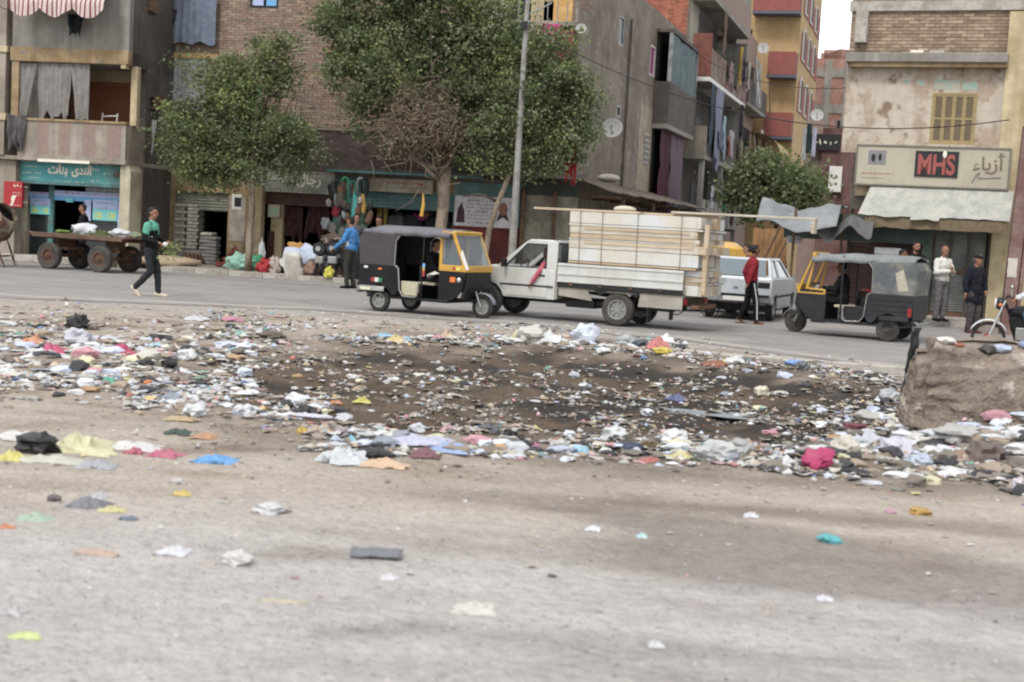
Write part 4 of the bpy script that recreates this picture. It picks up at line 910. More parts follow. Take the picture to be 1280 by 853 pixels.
# ---------------------------------------------------------------- C: the corner building with the MHS sign
C = bld('corner_building', FC, 'peeling pale corner building with shuttered window above the MHS sign')
rC = lambda *p, b=0.0: FC.rect(*p, b)
m_peel = mat('peeling_plaster', 'b2a493', var=.1, sc=.9, col2='a08c76', amt=.42, soft=.05, col3='806852', streak=.12, bump=.7, bsc=12)
zl = FC.az(1150, 80, 0)[1]; zsg = FC.az(1150, 183, 0)[1]; zaw = FC.az(1150, 240, 0)[1]
win = rC(1163, 116, 1220, 181); cR = rC(1200, 100, 1254, 150)[1] + .55
wall(MB().use(m_peel), FC.az(1056, 130, 0)[0], cR - .55, zsg - .2, zl, 0, .28, [win]).build('upper_wall', parent=C)
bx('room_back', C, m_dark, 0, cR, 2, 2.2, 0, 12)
louvre(C, FC, win, .06, mat('ochre_wood', '9a8455', streak=.1), mat('brown_slat', '74624a'), 4, label='closed ochre shuttered window')
for k, (x0, y0, x1, y1) in enumerate(((1168, 100, 1200, 112), (1203, 102, 1222, 113), (1128, 100, 1136, 106), (1146, 100, 1156, 107))): q = rC(x0, y0, x1, y1); bx('turquoise_patch', C, mat('turquoise_wash', '86a394', col2='a39b88', sc=6, amt=.5), q[0], q[1], -.006, -.001, q[2], q[3])
zL0 = FC.az(1150, 78, -.35)[1]; zL1 = FC.az(1150, 66, -.35)[1]
cX0 = FC.az(1057, 72, -.35)[0]; cT0 = FC.az(1064, 30, .1)[0]
bx('ledge', C, m_greyp, cX0, cR - .5, -.38, .28, zL0, zL1, bevel=.02); bx('ledge_soffit', C, m_ochre, cX0 + .12, cR - .5, -.3, -.002, zL0 - .1, zL0 - .003)
bx('top_wall', C, m_mortar, cT0, 12, .1, .4, zL1, 12); mb = MB().use(m_brick); bricks(mb, cT0, 7, zL1 + .02, 12, .1, BR_C, (), seed=21, jit=.014); mb.build('brick_courses', parent=C, vc=True, kind='stuff')
bx('slab_line', C, m_conc, cT0 - .04, 8, .0, .085, FC.az(1150, 8, .1)[1] - .12, FC.az(1150, 8, .1)[1] + .12)
for k in range(5): rnd = random.Random(k); a = rnd.uniform(.5, 5); bx('broken_brick', C, m_offw, a, a + .3, -.36, -.2, zL1 + .001, zL1 + .06)
q = rC(1070, 14, 1085, 54, b=-.1); bx('wall_cabinet', C, m_conc, q[0], q[1], -.25, .08, q[2], q[3], bevel=.01)
q0, q1, _, _ = rC(1253, 60, 1285, 240, b=-.12)
bx('yellow_pilaster', C, m_cream, cR - .55, cR + .9, -.12, .3, 0, zL1 + 1.0, bevel=.01); bx('grey_pilaster', C, m_greyp, cR + .9, 12, -.0, .3, 0, 12)
q = rC(1048, 186, 1072, 244); bx('cream_base', C, m_cream, -.0, .52, -.04, -.001, q[2], q[3]); 
wall(MB().use(m_dkgrey), -.1, cR - .55, 0, zsg - .2, .0, .28, [(-.05, 1.75, .14, 2.7), (1.95, cR - .62, .14, 2.85)]).build('shop_wall', parent=C)
# sign box MHS
def p4(t, w, H):
    P = bpy.data.objects
    s = MB().use(m_black).box(-.38, .62, -.03, -.002, H * .26, H * .88); s.build('letter_panel', parent=t)
    text('lettering', 'MHS', .86, H * .5, mat('red_letters', '9c4640', bump=0, rough=.7), t, .12, -.034, H * .56, bold=.03)
    text('lettering', arabic('أزياء'), .74, H * .52, mat('brown_letters', '6d5c48', bump=0), t, 1.32, -.003, H * .62, bold=.015)
    s = MB().use(mat('grey_print', '76757a', bump=0)).box(-w + .3, -w + .72, -.008, -.001, H * .52, H * .86); s.use(m_black); s.ellip((-w + .42, -.01, H * .68), .05, .006, .1).ellip((-w + .58, -.01, H * .7), .04, .006, .09); s.build('emblem', parent=t)
    s = MB().use(m_redp); scribble(s, -w + .15, -w + .95, H * .3, .07, -.003, 1, 3); s.use(mat('brown_letters', '6d5c48')); scribble(s, -w + .12, -w + .7, H * .19, .04, -.003, 2, 3); s.build('small_print', parent=t, kind='stuff')
    s = MB().use(mat('grey_print', '76757a')); s.tube([(.95, -.01, H * .16), (1.05, -.01, H * .34), (1.12, -.01, H * .42), (1.08, -.01, H * .28), (1.2, -.01, H * .27), (1.6, -.01, H * .3)], .012, 5); s.build('flourish', parent=t)
    s = MB().use(m_offw).ellip((.3, -.06, H * .8), .05, .03, .09); s.build('lamp_bulb', parent=t)
signboard('shop_sign', 'wide cream box sign reading MHS in red on black', FC, (1069, 183, 1263, 235), -.3, mat('cream_sign_board', 'a39c86', var=.05, col2='9a937d', sc=1, rough=.6), p4, mat('sign_rim', '6b665a'), .22)
# corrugated awning
a0, a1, _, z1 = rC(1090, 236, 1264, 262, b=-.25); _, _, z0, _ = rC(1090, 236, 1264, 273, b=-1.3)
AW = thing('metal_awning', 'pale green corrugated metal awning with ragged lower edge under MHS sign', 'awning', tuple(FC.P(a0, -.25, z0)), -FC.th); L = a1 - a0; h = z1 - z0
def awf(u, v):
    e = 1 + .16 * (fbm(u * 6, 0, 0, 1, 3, 7)) + (.10 if .36 < u < .55 else 0)
    vv = v * (e if v > .9 else 1); x = -.05 + u * (L + .1) - .12 * vv * (1 - u) ; return (x, -1.05 * vv + .014 * math.sin(u * L / .08 * 2 * math.pi), h - h * vv)
MB().use(mat('awning_paint', 'a8a69c', var=.08, col2='989a92', rough=.6, streak=.15)).grid(awf, 420, 10).build('sheet', parent=AW, solid=.006)
mb = MB().use(mat('brown_fringe', '6d5c42')); mb.grid(lambda u, v: (u * L, -1.0 + .03 * nz(u * 30, v), -.02 - (.26 + .05 * fbm(u * 9, 1, 0, 1, 3)) * v), 60, 3); mb.build('fringe', parent=AW, solid=.02)
for a in (.05, L / 2, L - .1): MB().use(m_rust).tube([(a, -1.0, -.02), (a, .2, -.02)], .025, 6).tube([(a, -1.0, -.02), (a, .2, .45)], .015, 5).build('bracket', parent=AW)
# shutters: three wide grey ones
q0 = 1.97; q1 = cR - .64; n = 3; pw = (q1 - q0) / n
for k in range(n):
    t = shutter('roller_shutter', C, m_shut_gr, q0 + k * pw + .03, q0 + (k + 1) * pw - .03, .3, 2.62, .1, pitch=.06)
    bx('shutter_bar', t, m_rust, q0 + k * pw + .03, q0 + (k + 1) * pw - .03, .05, .072, 1.25, 1.33); bx('bottom_rail', t, m_rust, q0 + k * pw + .03, q0 + (k + 1) * pw - .03, .05, .09, .15, .3)
    bx('shutter_guide', t, m_dkgrey, q0 + k * pw - .03, q0 + k * pw + .028, .04, .13, .14, 2.85)
bx('shutter_housing', C, m_dkgrey, q0, q1, .05, .2, 2.62, 2.85); bx('door_sill', C, m_conc, q0, q1, -.3, .0, .14, .2, bevel=.01)
shutter('roller_shutter', C, m_shut_br, -.03, 1.73, .2, 2.3, .1, label='dark brown shutter of the small shop at the corner')
q = rC(985, 272, 1095, 300, b=-.5); bx('lintel_board', C, mat('dull_teal_board', '44524d', streak=.2), -1.6, 1.8, -.5, -.4, q[2], q[3] + .1)
bx('shop_pier', C, mat('green_grey_pier', '5c6a5c', streak=.2), 1.72, 1.95, -.1, -.002, .14, 2.9)
# wing of the corner building on the left (dark stall front, orange planks)
q = rC(940, 286, 986, 345, b=3.0)
ST = thing('plank_hoarding', 'orange wooden plank hoarding beside the white hatchback roof', 'hoarding', tuple(FC.P(q[0], 3.0, 0)), -FC.th)
L = q[1] - q[0]; n = int(L / .16)
for k in range(n): bx('plank', ST, mat('orange_plank', '94683a', var=.15, col2='7d5630', stretch=(1, 1, .3)), k * .16, k * .16 + .15, -.01 * (k % 2), .03, 0, q[3] + .04 * nz(k * 1.3, 0))
for x in (.25, L * .6): MB().use(m_wood).tube([(x, -.3, .9), (x + .55, -.25, q[3] + .1)], .035, 6).build('leaning_pole', parent=ST)
# ================================================================ TREES
m_bark = mat('bark', '8a7a66', var=.25, sc=4, col2='6b5c4b', bump=.9, bsc=18, stretch=(1, 1, .4))
m_barkd = mat('bark_dark', '5a4a3c', var=.25, sc=4, col2='43372c', bump=.9, bsc=18)
LEAF = [mat('leaf_%s' % n, c, rough=.6, var=.25, sc=.7, bump=0, spec=.3) for n, c in (('deep', (.050, .062, .032)), ('mid', (.088, .106, .052)), ('grey', (.128, .142, .084)), ('fresh', (.140, .168, .064)))]
for m in LEAF:
    b = m.node_tree.nodes['Principled BSDF']; b.inputs['Specular IOR Level'].default_value = .2
    _t = m.node_tree.nodes.new('ShaderNodeBsdfTranslucent'); _t.inputs[0].default_value = (.055, .075, .025, 1); _a = m.node_tree.nodes.new('ShaderNodeAddShader'); _o = m.node_tree.nodes['Material Output']; m.node_tree.links.new(b.outputs[0], _a.inputs[0]); m.node_tree.links.new(_t.outputs[0], _a.inputs[1]); m.node_tree.links.new(_a.outputs[0], _o.inputs[0])
def crown(parent, blobs, n_clump, per, leaf, seed, mix=(.3, .35, .22, .13), shell=.55, clr=.3, name='crown', flat=1.0):
    """leaves in clumps spread through the crown's volume; blobs are (x,y,z,rx,ry,rz) in the tree's own space"""
    rnd = random.Random(seed); mb = MB()
    for m in LEAF: mb.use(m)
    vol = [b[3] * b[4] * b[5] for b in blobs]; tot = sum(vol); cl = []
    for b, v in zip(blobs, vol):
        for _ in range(max(3, int(n_clump * v / tot))):
            while True:
                d = Vector((rnd.gauss(0, 1), rnd.gauss(0, 1), rnd.gauss(0, 1)))
                if d.length > .1: break
            d.normalize(); r = rnd.uniform(shell, 1.0) ** .7 * (1 + .55 * nz(d.x * 2.6, d.y * 2.6, d.z * 2.6 + seed)) * rnd.choice((1, 1, 1, 1.12))
            cl.append(Vector((b[0] + d.x * b[3] * r, b[1] + d.y * b[4] * r, b[2] + d.z * b[5] * r)))
    for c in cl:
        tone = rnd.choices(range(4), mix)[0]; cr = clr * rnd.uniform(.45, 1.7); out = rnd.uniform(-.4, .4)
        for _ in range(int(per * rnd.uniform(.5, 1.4))):
            p = c + Vector((rnd.gauss(0, cr), rnd.gauss(0, cr), rnd.gauss(0, cr * .7 * flat)))
            a = Vector((rnd.gauss(0, 1), rnd.gauss(0, 1), rnd.gauss(-.25, .7))).normalized(); s = Vector((rnd.gauss(0, 1), rnd.gauss(0, 1), rnd.gauss(0, 1))); s = (s - a * s.dot(a)).normalized()
            l = leaf * rnd.uniform(.7, 1.3); w = l * .42
            t = tone if rnd.random() < .72 else rnd.randrange(4); mb.mat = LEAF[t]
            nn = a.cross(s) * w * .25
            mb._add([p, p + a * l * .5 + s * w - nn, p + a * l, p + a * l * .5 - s * w - nn], [(0, 1, 2), (0, 2, 3)])
    return mb.build(name, parent=parent)
def limb(parent, pts, rs, m, name='limb', seg=8):
    return MB().use(m).tube(pts, rs, seg).build(name, parent=parent, smooth=True, sharp=0)
def wob(p0, p1, n, amp, seed):
    p0 = Vector(p0); p1 = Vector(p1); return [p0.lerp(p1, i / n) + Vector((nz(i * .9, seed), nz(i * .9, seed + 7), 0)) * amp * math.sin(math.pi * i / n) for i in range(n + 1)]
def pxblob(base, px, py, D, rx, rz, ry=None):
    p = at_depth(px, py, D) - base; return (p.x, p.y, p.z, rx, ry or rx, rz)
# left tree
b = at_depth(310, 335, 38.2); b.z = .14; T = thing('street_tree', 'smaller leafy tree with thin straight trunk before the ochre shop wall', 'tree', tuple(b))
limb(T, wob((0, 0, 0), (.05, 0, 4.6), 8, .08, 1), [.11, .10, .095, .09, .085, .08, .07, .06, .05], m_bark, 'trunk', 10)
S = 38.2 / 1700
for i, (x, z) in enumerate(((-1.3, 4.6), (1.2, 5.0), (-.5, 6.2), (.7, 6.0), (-1.9, 3.6), (1.7, 3.6))): limb(T, wob((.03, 0, 2.9 + .12 * i), (x, .3 * (-1) ** i, z), 5, .15, i), [.055, .045, .04, .03, .02, .012], m_barkd)
bl = [pxblob(b, x, y, 38.2 + dd, rx * S, rz * S, .75) for x, y, rx, rz, dd in ((245, 185, 48, 40, 0), (290, 120, 52, 48, .2), (345, 80, 28, 38, 0), (320, 170, 60, 45, .3), (360, 165, 32, 26, -.2), (255, 215, 36, 14, 0), (225, 150, 24, 24, 0), (290, 208, 46, 20, 0), (368, 196, 22, 18, .2))]
crown(T, bl, 345, 100, .088, 11, shell=.15, clr=.18, mix=(.22, .32, .22, .24))
# big tree
b = at_depth(547, 340, 37.4); b.z = .14; T = thing('street_tree', 'big spreading tree with pale trunk behind the black auto rickshaw', 'tree', tuple(b)); D = 37.4; S = D / 1700
limb(T, wob((0, 0, 0), (.06, 0, 3.2), 7, .06, 3), [.22, .19, .175, .165, .16, .16, .17, .18], m_bark, 'trunk', 12)
for i, (x, y, z, r) in enumerate(((-1.6, .2, 5.6, .1), (-.6, -.3, 7.2, .12), (.8, .2, 7.4, .12), (1.5, -.1, 5.2, .09), (-2.6, .1, 6.4, .07), (.2, .4, 8.6, .08))):
    limb(T, wob((.05, 0, 2.95 + .06 * i), (x, y, z), 6, .35, 20 + i), [r, r * .85, r * .7, r * .55, r * .4, r * .3, r * .15], m_barkd)
bl = [pxblob(b, x, y, D + dd, rx * S, rz * S, ry) for x, y, rx, rz, dd, ry in ((440, 50, 55, 60, 0, .9), (520, 20, 75, 60, .3, 1.1), (480, 90, 62, 45, -.3, .9), (560, 70, 60, 60, 0, 1.0), (600, 30, 45, 50, .4, .9), (590, 120, 40, 42, .2, .8), (450, 135, 40, 36, 0, .6), (500, -40, 90, 50, .2, 1.2), (425, 10, 38, 40, 0, .7), (560, 185, 42, 26, .1, .6), (455, 168, 28, 14, -.2, .4))]
crown(T, bl, 430, 115, .095, 21, shell=.15, clr=.2, mix=(.30, .38, .22, .10))
_L = list(LEAF); LEAF[:] = [mat('dead_leaf', (.13, .10, .065), rough=.8, var=.3, bump=0), mat('dead_leaf_pale', (.20, .155, .105), rough=.8, var=.3, bump=0), _L[1], _L[2]]
crown(T, [pxblob(b, x, y, D - .55, rx * S, rz * S, .4) for x, y, rx, rz in ((520, 150, 42, 34), (495, 178, 26, 16), (560, 160, 26, 26))], 100, 50, .08, 23, shell=.1, clr=.2, mix=(.4, .4, .1, .1), name='dry_foliage')
LEAF[:] = _L
rnd = random.Random(4); mb = MB().use(mat('dead_twig', '6e5c49', var=.2, sc=4))
for k in range(420):       # the brown bare tangle low in the crown
    p = at_depth(rnd.gauss(524, 24), rnd.gauss(152, 24), D - .95 + rnd.uniform(-.3, .4)) - b
    q = p + Vector((rnd.gauss(-.10, .30), rnd.gauss(0, .2), rnd.gauss(-.14, .2))); mb.tube([p, p.lerp(q, .5) + Vector((rnd.gauss(0, .07), 0, rnd.gauss(0, .07))), q], [.014, .010, .005], 4)
mb.build('dead_twigs', parent=T, kind='stuff')
for k, (x0, y0, x1, y1) in enumerate(((548, 225, 500, 182), (548, 222, 575, 178), (550, 210, 540, 140), (548, 215, 478, 176))):
    limb(T, wob(at_depth(x0, y0, D - .1) - b, at_depth(x1, y1, D - .6) - b, 5, .2, 60 + k), [.06, .05, .04, .035, .025, .012], m_bark, 'dead_limb', 6)
# right tree with the leaning trunk
b = at_depth(607, 338, 37.0); b.z = .14; T = thing('street_tree', 'leaning thin tree crossing behind the lamp post, crown over the banner', 'tree', tuple(b)); D = 37.0; S = D / 1700
pts = [at_depth(x, y, D) - b for x, y in ((606, 322), (611, 290), (622, 255), (634, 225), (645, 195), (652, 150))]; pts[0] = Vector((0, 0, 0)) if pts[0].z < .05 else pts[0]
limb(T, [Vector((0, 0, 0))] + pts, [.09, .085, .08, .075, .07, .06, .045], m_bark, 'trunk', 10)
limb(T, [at_depth(x, y, D) - b for x, y in ((623, 252), (600, 243), (578, 246))], [.04, .03, .015], m_barkd)
for i, (x, y) in enumerate(((700, 120), (640, 90), (690, 190), (610, 150))): limb(T, wob(pts[4], at_depth(x, y, D + .3 * (-1) ** i) - b, 5, .3, 30 + i), [.05, .04, .035, .03, .02, .01], m_barkd)
bl = [pxblob(b, x, y, D + dd, rx * S, rz * S, ry) for x, y, rx, rz, dd, ry in ((690, 110, 55, 45, 0, .9), (650, 70, 42, 40, .3, .8), (640, 150, 50, 48, 0, .9), (705, 165, 48, 40, .1, .8), (630, 200, 42, 20, 0, .6), (720, 130, 34, 36, 0, .6), (625, 30, 26, 30, .3, .6), (700, 60, 22, 22, .1, .5), (680, 210, 40, 16, .1, .5))]
crown(T, bl, 290, 100, .09, 31, shell=.15, clr=.175, mix=(.26, .32, .24, .18))
# red laundry caught at the right side of the crown
for i, (x0, y0, x1, y1, c, lb, D) in enumerate(((706, 182, 722, 226, 'a3242a', 'bright red cloth strips hanging beside the leaning tree', 37.2), (694, 38, 716, 78, '8f3a4a', 'dark pink cloth tangled high in the crown of leaning tree', 38.0), (678, 30, 700, 50, 'c23a78', 'magenta and white washing on the corner balcony line', 38.7), (640, 28, 660, 60, '3a4450', 'dark blue washing on the corner balcony line', 38.7), (661, 30, 677, 46, 'b5a08a', 'peach coloured washing on the corner balcony line', 38.7))):
    fr = Fr(at_depth(x0, y0, D).x, D, 8); hung('hanging_cloth', lb, 'laundry', fr, x0, y0, x1, y1, 0, cloth('tree_wash%d' % i, c), waves=3, amp=.06, gather=.2, ragged=.4, seed=i * 3.)
# small dark tree in the side street
b = ground(968, 318); b = at_depth(968, 318, 51); b.z = 0; D = 51; S = D / 1700; T = thing('street_tree', 'small dense dark round tree in the side street', 'tree', tuple(b))
limb(T, wob((0, 0, 0), (0, 0, 3), 5, .1, 3), [.16, .15, .14, .12, .1, .08], m_barkd, 'trunk')
crown(T, [pxblob(b, x, y, D, rx * S, rz * S, 1.2) for x, y, rx, rz in ((968, 225, 46, 32), (945, 240, 34, 26), (1000, 235, 30, 28), (970, 255, 44, 22))], 260, 50, .15, 41, shell=.3, clr=.26, mix=(.62, .3, .06, .02))

# ================================================================ POLES, WIRES
b = at_depth(639, 330, 36.2); b.z = .14; top = at_depth(661, -25, 36.2) - b
LP = thing('lamp_post', 'tall grey steel lamp post between banner and boarded wall', 'lamp post', tuple(b))
MB().use(mat('post_paint', '8d8b86', var=.1, sc=2, col2='7c776f', rough=.6, metal=.2)).tube([(0, 0, 0), (top.x * .3 + .0, 0, top.z * .3), (top.x * 1.0, 0, top.z)], [.115, .095, .06], 14).build('pole', parent=LP, smooth=True)
MB().use(m_rust).tube([(0, 0, 0), (.005, 0, .5)], [.15, .125], 14).build('base_sleeve', parent=LP, smooth=True)
q = at_depth(660, 18, 36.2) - b; MB().use(m_steel).tube([q, q + Vector((.35, -.1, .15)), q + Vector((.6, -.15, .3))], .02, 6).build('stay', parent=LP)
q2 = at_depth(655, 30, 36.2) - b; MB().use(m_black).box(q2.x - .05, q2.x + .1, -.14, .1, q2.z - .15, q2.z + .05).build('cable_clamp', parent=LP)
b = at_depth(1260, 398, 30.2); b.z = 0
PP = thing('steel_pillar', 'reddish brown steel pillar with torn paper at right edge', 'pillar', tuple(b), R(-12))
m_rp = mat('red_oxide', '6f4a42', var=.15, sc=2, col2='7f6258', rough=.7, streak=.15)
top = at_depth(1272, 120, 30.2) - b; W_ = .17
for nm, w0, w1 in (('column', -.17, .10), ('flange', .12, .2)):
    mb = MB().use(m_rp); mb.prism([(w0, 0), (w1, 0), (w1 + .15, 4.6), (w0 + .15, 4.6)], -.14, .14); mb.build(nm, parent=PP, bevel=.01)
mb = MB().use(mat('torn_paper', 'b5aea4', var=.1)); mb.grid(lambda u, v: (-.12 + .2 * u + .02 * nz(v * 5, 0), -.146 - .012 * abs(nz(u * 3, v * 3)), 1.28 + .42 * v + .04 * nz(u * 6, 2)), 6, 8); mb.build('torn_paper', parent=PP)
mb = MB().use(m_rust).tube([(.1, 0, 4.55), (.17, .05, 7.5)], [.1, .08], 8); mb.build('upper_pole', parent=PP)
def wire(name, label, pts, sag, r=.012):
    p0, p1 = Vector(pts[0]), Vector(pts[1]); P = [(p0.lerp(p1, i / 20) - p0 - Vector((0, 0, sag * 4 * (i / 20) * (1 - i / 20)))) for i in range(21)]
    o = MB().use(m_black).tube(P, r, 4).build(name, smooth=True); o.location = p0; return tag(o, label, 'cable')
wire('overhead_cable', 'thin black cable strung from lamp post to the corner building', (at_depth(656, 30, 36.2), at_depth(1262, 150, 31)), 1.1)
wire('overhead_cable', 'thin black cable crossing the side street near the dish', (at_depth(860, 60, 56), at_depth(1062, 110, 36)), .5)
wire('overhead_cable', 'thin black cable drooping at upper left by striped awning', (at_depth(-10, -4, 38.8), at_depth(12, 12, 38.8)), .1)
# ================================================================ VEHICLES
m_tyre = mat('tyre', '1d1c1c', rough=.9, var=.15, sc=6, col2='3b3733', amt=.45, soft=.4, bump=.2)
m_tyred = mat('dusty_tyre', '4a4641', rough=.95, var=.15, sc=5, col2='37332f', bump=.2)
m_rim = mat('rim_grey', '8c8a84', rough=.5, metal=.5, var=.15, sc=5, bump=0)
m_chrome = mat('bright_metal', 'b8bab8', rough=.25, metal=.8, var=.08, bump=0)
m_tb = mat('gloss_black', '0a0b0d', rough=.38, var=.1, col2='17191c', amt=.4, soft=.4, bump=.05, spec=.3)
m_ty = mat('taxi_yellow', 'c8921e', rough=.4, var=.08, col2='c08a24', bump=0, coat=.3)
m_hood = mat('canopy_vinyl', '57555c', rough=.55, var=.15, sc=2, col2='6a6870', soft=.4, bump=.3, bsc=8)
m_hood2 = mat('canopy_side', '3f383b', rough=.6, var=.12, sc=2, bump=.3, bsc=8)
m_hoodg = mat('canopy_faded', '7a7f80', rough=.7, var=.15, sc=2, col2='686d6f', soft=.4, bump=.4, bsc=8)
m_glass = mat('vehicle_glass', '8fa3ab', rough=.05, var=0, bump=0, spec=.6); m_glass.node_tree.nodes['Principled BSDF'].inputs['Alpha'].default_value = .22
m_glassb = mat('car_window', '59676d', rough=.08, var=.1, bump=0, spec=.7)
m_orange_l = mat('indicator', 'e06a20', rough=.25, var=0, bump=0); m_redl = mat('tail_lamp', 'a01a1c', rough=.25, var=0, bump=0)
m_seat = mat('seat_vinyl', '1b1a1c', rough=.5, var=.1)
m_creamp = mat('cream_panel_paint', 'aaa384', rough=.5, var=.1)
def wheel(par, x, y, r, w, m_t=None, m_r=None, spokes=0, name='wheel', rr=.62):
    t = bpy.data.objects.new(name, None); COL.objects.link(t); t.parent = par; t.location = (x, y, r)
    h = w / 2; MB().use(m_t or m_tyre).lathe((0, 0, 0), (0, 1, 0), [(r * rr, -h * .8), (r * .9, -h), (r * .985, -h * .7), (r, 0), (r * .985, h * .7), (r * .9, h), (r * rr, h * .8), (r * rr, -h * .8)], 28).build('tyre', parent=t, smooth=True)
    mb = MB().use(m_r or m_rim)
    if spokes < 20:
        mb.lathe((0, 0, 0), (0, 1, 0), [(.001, -h * .55), (r * .16, -h * .6), (r * .2, -h * .35), (r * rr * .82, -h * .3), (r * rr * .9, -h * .82), (r * rr * 1.03, -h * .85), (r * rr * 1.03, h * .85), (r * rr * .9, h * .82), (r * rr * .82, h * .3), (r * .2, h * .35), (r * .16, h * .6), (.001, h * .55)], 24)
        if spokes:
            for k in range(spokes):
                a = 2 * math.pi * k / spokes
                for s in (-1, 1): mb.obox((r * rr * .5 * math.cos(a), s * h * .42, r * rr * .5 * math.sin(a)), (r * rr * .75, h * .25, r * .12), Matrix.Rotation(-a, 3, 'Y'))
    else:
        mb.lathe((0, 0, 0), (0, 1, 0), [(r * rr, -h * .5), (r * rr * 1.04, -h * .6), (r * rr * 1.04, h * .6), (r * rr, h * .5), (r * rr, -h * .5)], 28); mb.cyl((0, -h * .9, 0), (0, h * .9, 0), r * .09, 10)
        for k in range(spokes): a = 2 * math.pi * k / spokes; s = (-1) ** k; mb.tube([(r * .07 * math.cos(a + .5), s * h * .6, r * .07 * math.sin(a + .5)), (r * rr * math.cos(a), 0, r * rr * math.sin(a))], r * .008, 4)
    mb.build('rim', parent=t, smooth=True); return t
def place(t, p, yaw): t.location = p; t.rotation_euler = (0, 0, yaw)

def rickshaw(name, label, loc, yaw, faded=False, sc=1.0):
    t = thing(name, label, 'auto rickshaw', loc, yaw, sc=sc)
    mblk = mat('faded_black', '14171b', rough=.5, var=.15, col2='26292e', amt=.5, soft=.3, bump=.05) if faded else m_tb
    mhd = m_hoodg if faded else m_hood; mhs = mat('canopy_side_faded', '50575a', var=.2, sc=2, col2='77756a', amt=.4, soft=.15, rough=.5) if faded else m_hood2
    mt = m_tyred if faded else m_tyre
    for y in (-.56, .56): wheel(t, 0, y, .22, .11, mt, m_tyred if faded else m_rim, 0 if faded else 5)
    fw = wheel(t, 1.95, 0, .22, .10, mt, m_tyred if faded else m_rim, 0 if faded else 5)
    # rear quarter panels, one each side, plus tail
    q = [(-.46, .50), (-.46, .90), (.34, .90), (.40, .84), (.44, .42), (.38, .34), (.30, .33)] + [(.29 * math.cos(a), .24 + .29 * math.sin(a)) for a in (R(25), R(55), R(90), R(125), R(150))]
    for s in (-1, 1):
        p = MB().use(mblk).prism(q, s * .60, s * .635).build('quarter_panel', parent=t, bevel=.012)
        mb = MB().use(mblk)
        for z in (.58, .68, .78): mb.box(-.45, .38, min(s * .6355, s * .645), max(s * .6355, s * .645), z, z + .012)
        mb.build('pressed_rib', parent=p)
        mb = MB().use(m_chrome if not faded else mblk); mb.box(-.40, .16, min(s * .47, s * .70), max(s * .47, s * .70), .47, .49); mb.box(-.40, .16, min(s * .69, s * .705), max(s * .69, s * .705), .40, .47)
        fd = mb.build('fender', parent=t, bevel=.008)
        if not faded: MB().use(mat('plate_cream', 'c9c6a8', bump=0)).box(-.36, -.14, min(s * .7055, s * .71), max(s * .7055, s * .71), .41, .46).build('plate', parent=fd)
        if not faded:
            for k, m in enumerate((mat('flag_red', 'a22a30', bump=0), m_white, mat('flag_green', '2f7a55', bump=0))): MB().use(m).box(-.17 + k * .085, -.088 + k * .085, min(s * .646, s * .65), max(s * .646, s * .65), .57, .65).build('sticker', parent=p)
            MB().use(m_redl).box(-.462, -.44, min(s * .5, s * .62), max(s * .5, s * .62), .55, .72).build('tail_lamp', parent=t)
            MB().use(m_white).ellip((-.3, s * .645, .84), .05, .008, .025).build('side_marker', parent=p); MB().use(m_orange_l).ellip((.02, s * .645, .82), .05, .008, .02).build('side_marker', parent=p)
        else: MB().use(m_redl).box(-.43, -.36, min(s * .637, s * .65), max(s * .637, s * .65), .50, .66).build('tail_lamp', parent=t)
        # door edge trim and waist tube
        MB().use(m_rim).tube([(.36, s * .62, .90), (.42, s * .62, .85), (.46, s * .62, .45), (.54, s * .62, .34), (.8, s * .62, .33), (.86, s * .62, .36), (.88, s * .62, .62)], .014, 6).build('door_trim', parent=t, smooth=True)
        # cream foot panel, driver side frame, cowl side
        MB().use(m_creamp if not faded else m_black).prism([(.46, .62), (.47, .42), (.54, .35), (.80, .35), (.86, .42), (.86, .62)], s * .55, s * .57).build('foot_panel', parent=t, bevel=.01)
        # front cowl side
        c = [(1.24, .30), (1.24, .86), (1.80, .86), (1.82, .74), (1.76, .52), (1.64, .38), (1.50, .30)]
        MB().use(mblk).prism(c, s * .46, s * .50).build('cowl_side', parent=t, bevel=.012)
        # yellow windscreen side frame
        out = [(1.24, .86), (1.24, 1.56), (1.29, 1.61), (1.50, 1.59), (1.56, 1.54), (1.81, .98), (1.83, .86)]; inn = [(1.30, .98), (1.30, 1.50), (1.33, 1.54), (1.48, 1.53), (1.51, 1.50), (1.74, 1.02), (1.72, .98)]
        if faded:
            out = [(1.26, .80), (1.26, .90), (1.60, .92), (1.48, 1.56), (1.54, 1.57), (1.80, .92), (1.82, .80)]; inn = [(1.30, .83), (1.30, .87), (1.66, .89), (1.505, 1.53), (1.52, 1.53), (1.755, .90), (1.77, .83)]
        f = MB().use(m_ty).ring(out, inn, s * .46, s * .505).build('windscreen_frame', parent=t, bevel=.01)
        if not faded: MB().use(m_glass).prism(inn, s * .475, s * .48).build('side_glass', parent=f)
        # lamps on the cowl
        if not faded:
            MB().use(m_orange_l).box(1.50, 1.62, min(s * .5005, s * .53), max(s * .5005, s * .53), .66, .76).build('indicator', parent=t, bevel=.01); MB().use(m_chrome).ellip((1.69, s * .51, .71), .05, .03, .055).build('headlight', parent=t, smooth=True)
            MB().use(m_tb).ring([(1.46, .62), (1.46, .80), (1.78, .80), (1.78, .62)], [(1.48, .64), (1.48, .78), (1.76, .78), (1.76, .64)], s * .5005, s * .515).build('lamp_surround', parent=t)
        MB().use(mblk).tube([(.92, s * .58, .33), (.93, s * .58, 1.0), (.93, s * .56, 1.58)], .018, 6).build('door_post', parent=t, smooth=True)
    MB().use(mblk).box(-.46, -.43, -.60, .60, .42, .90).build('tail_panel', parent=t, bevel=.01)
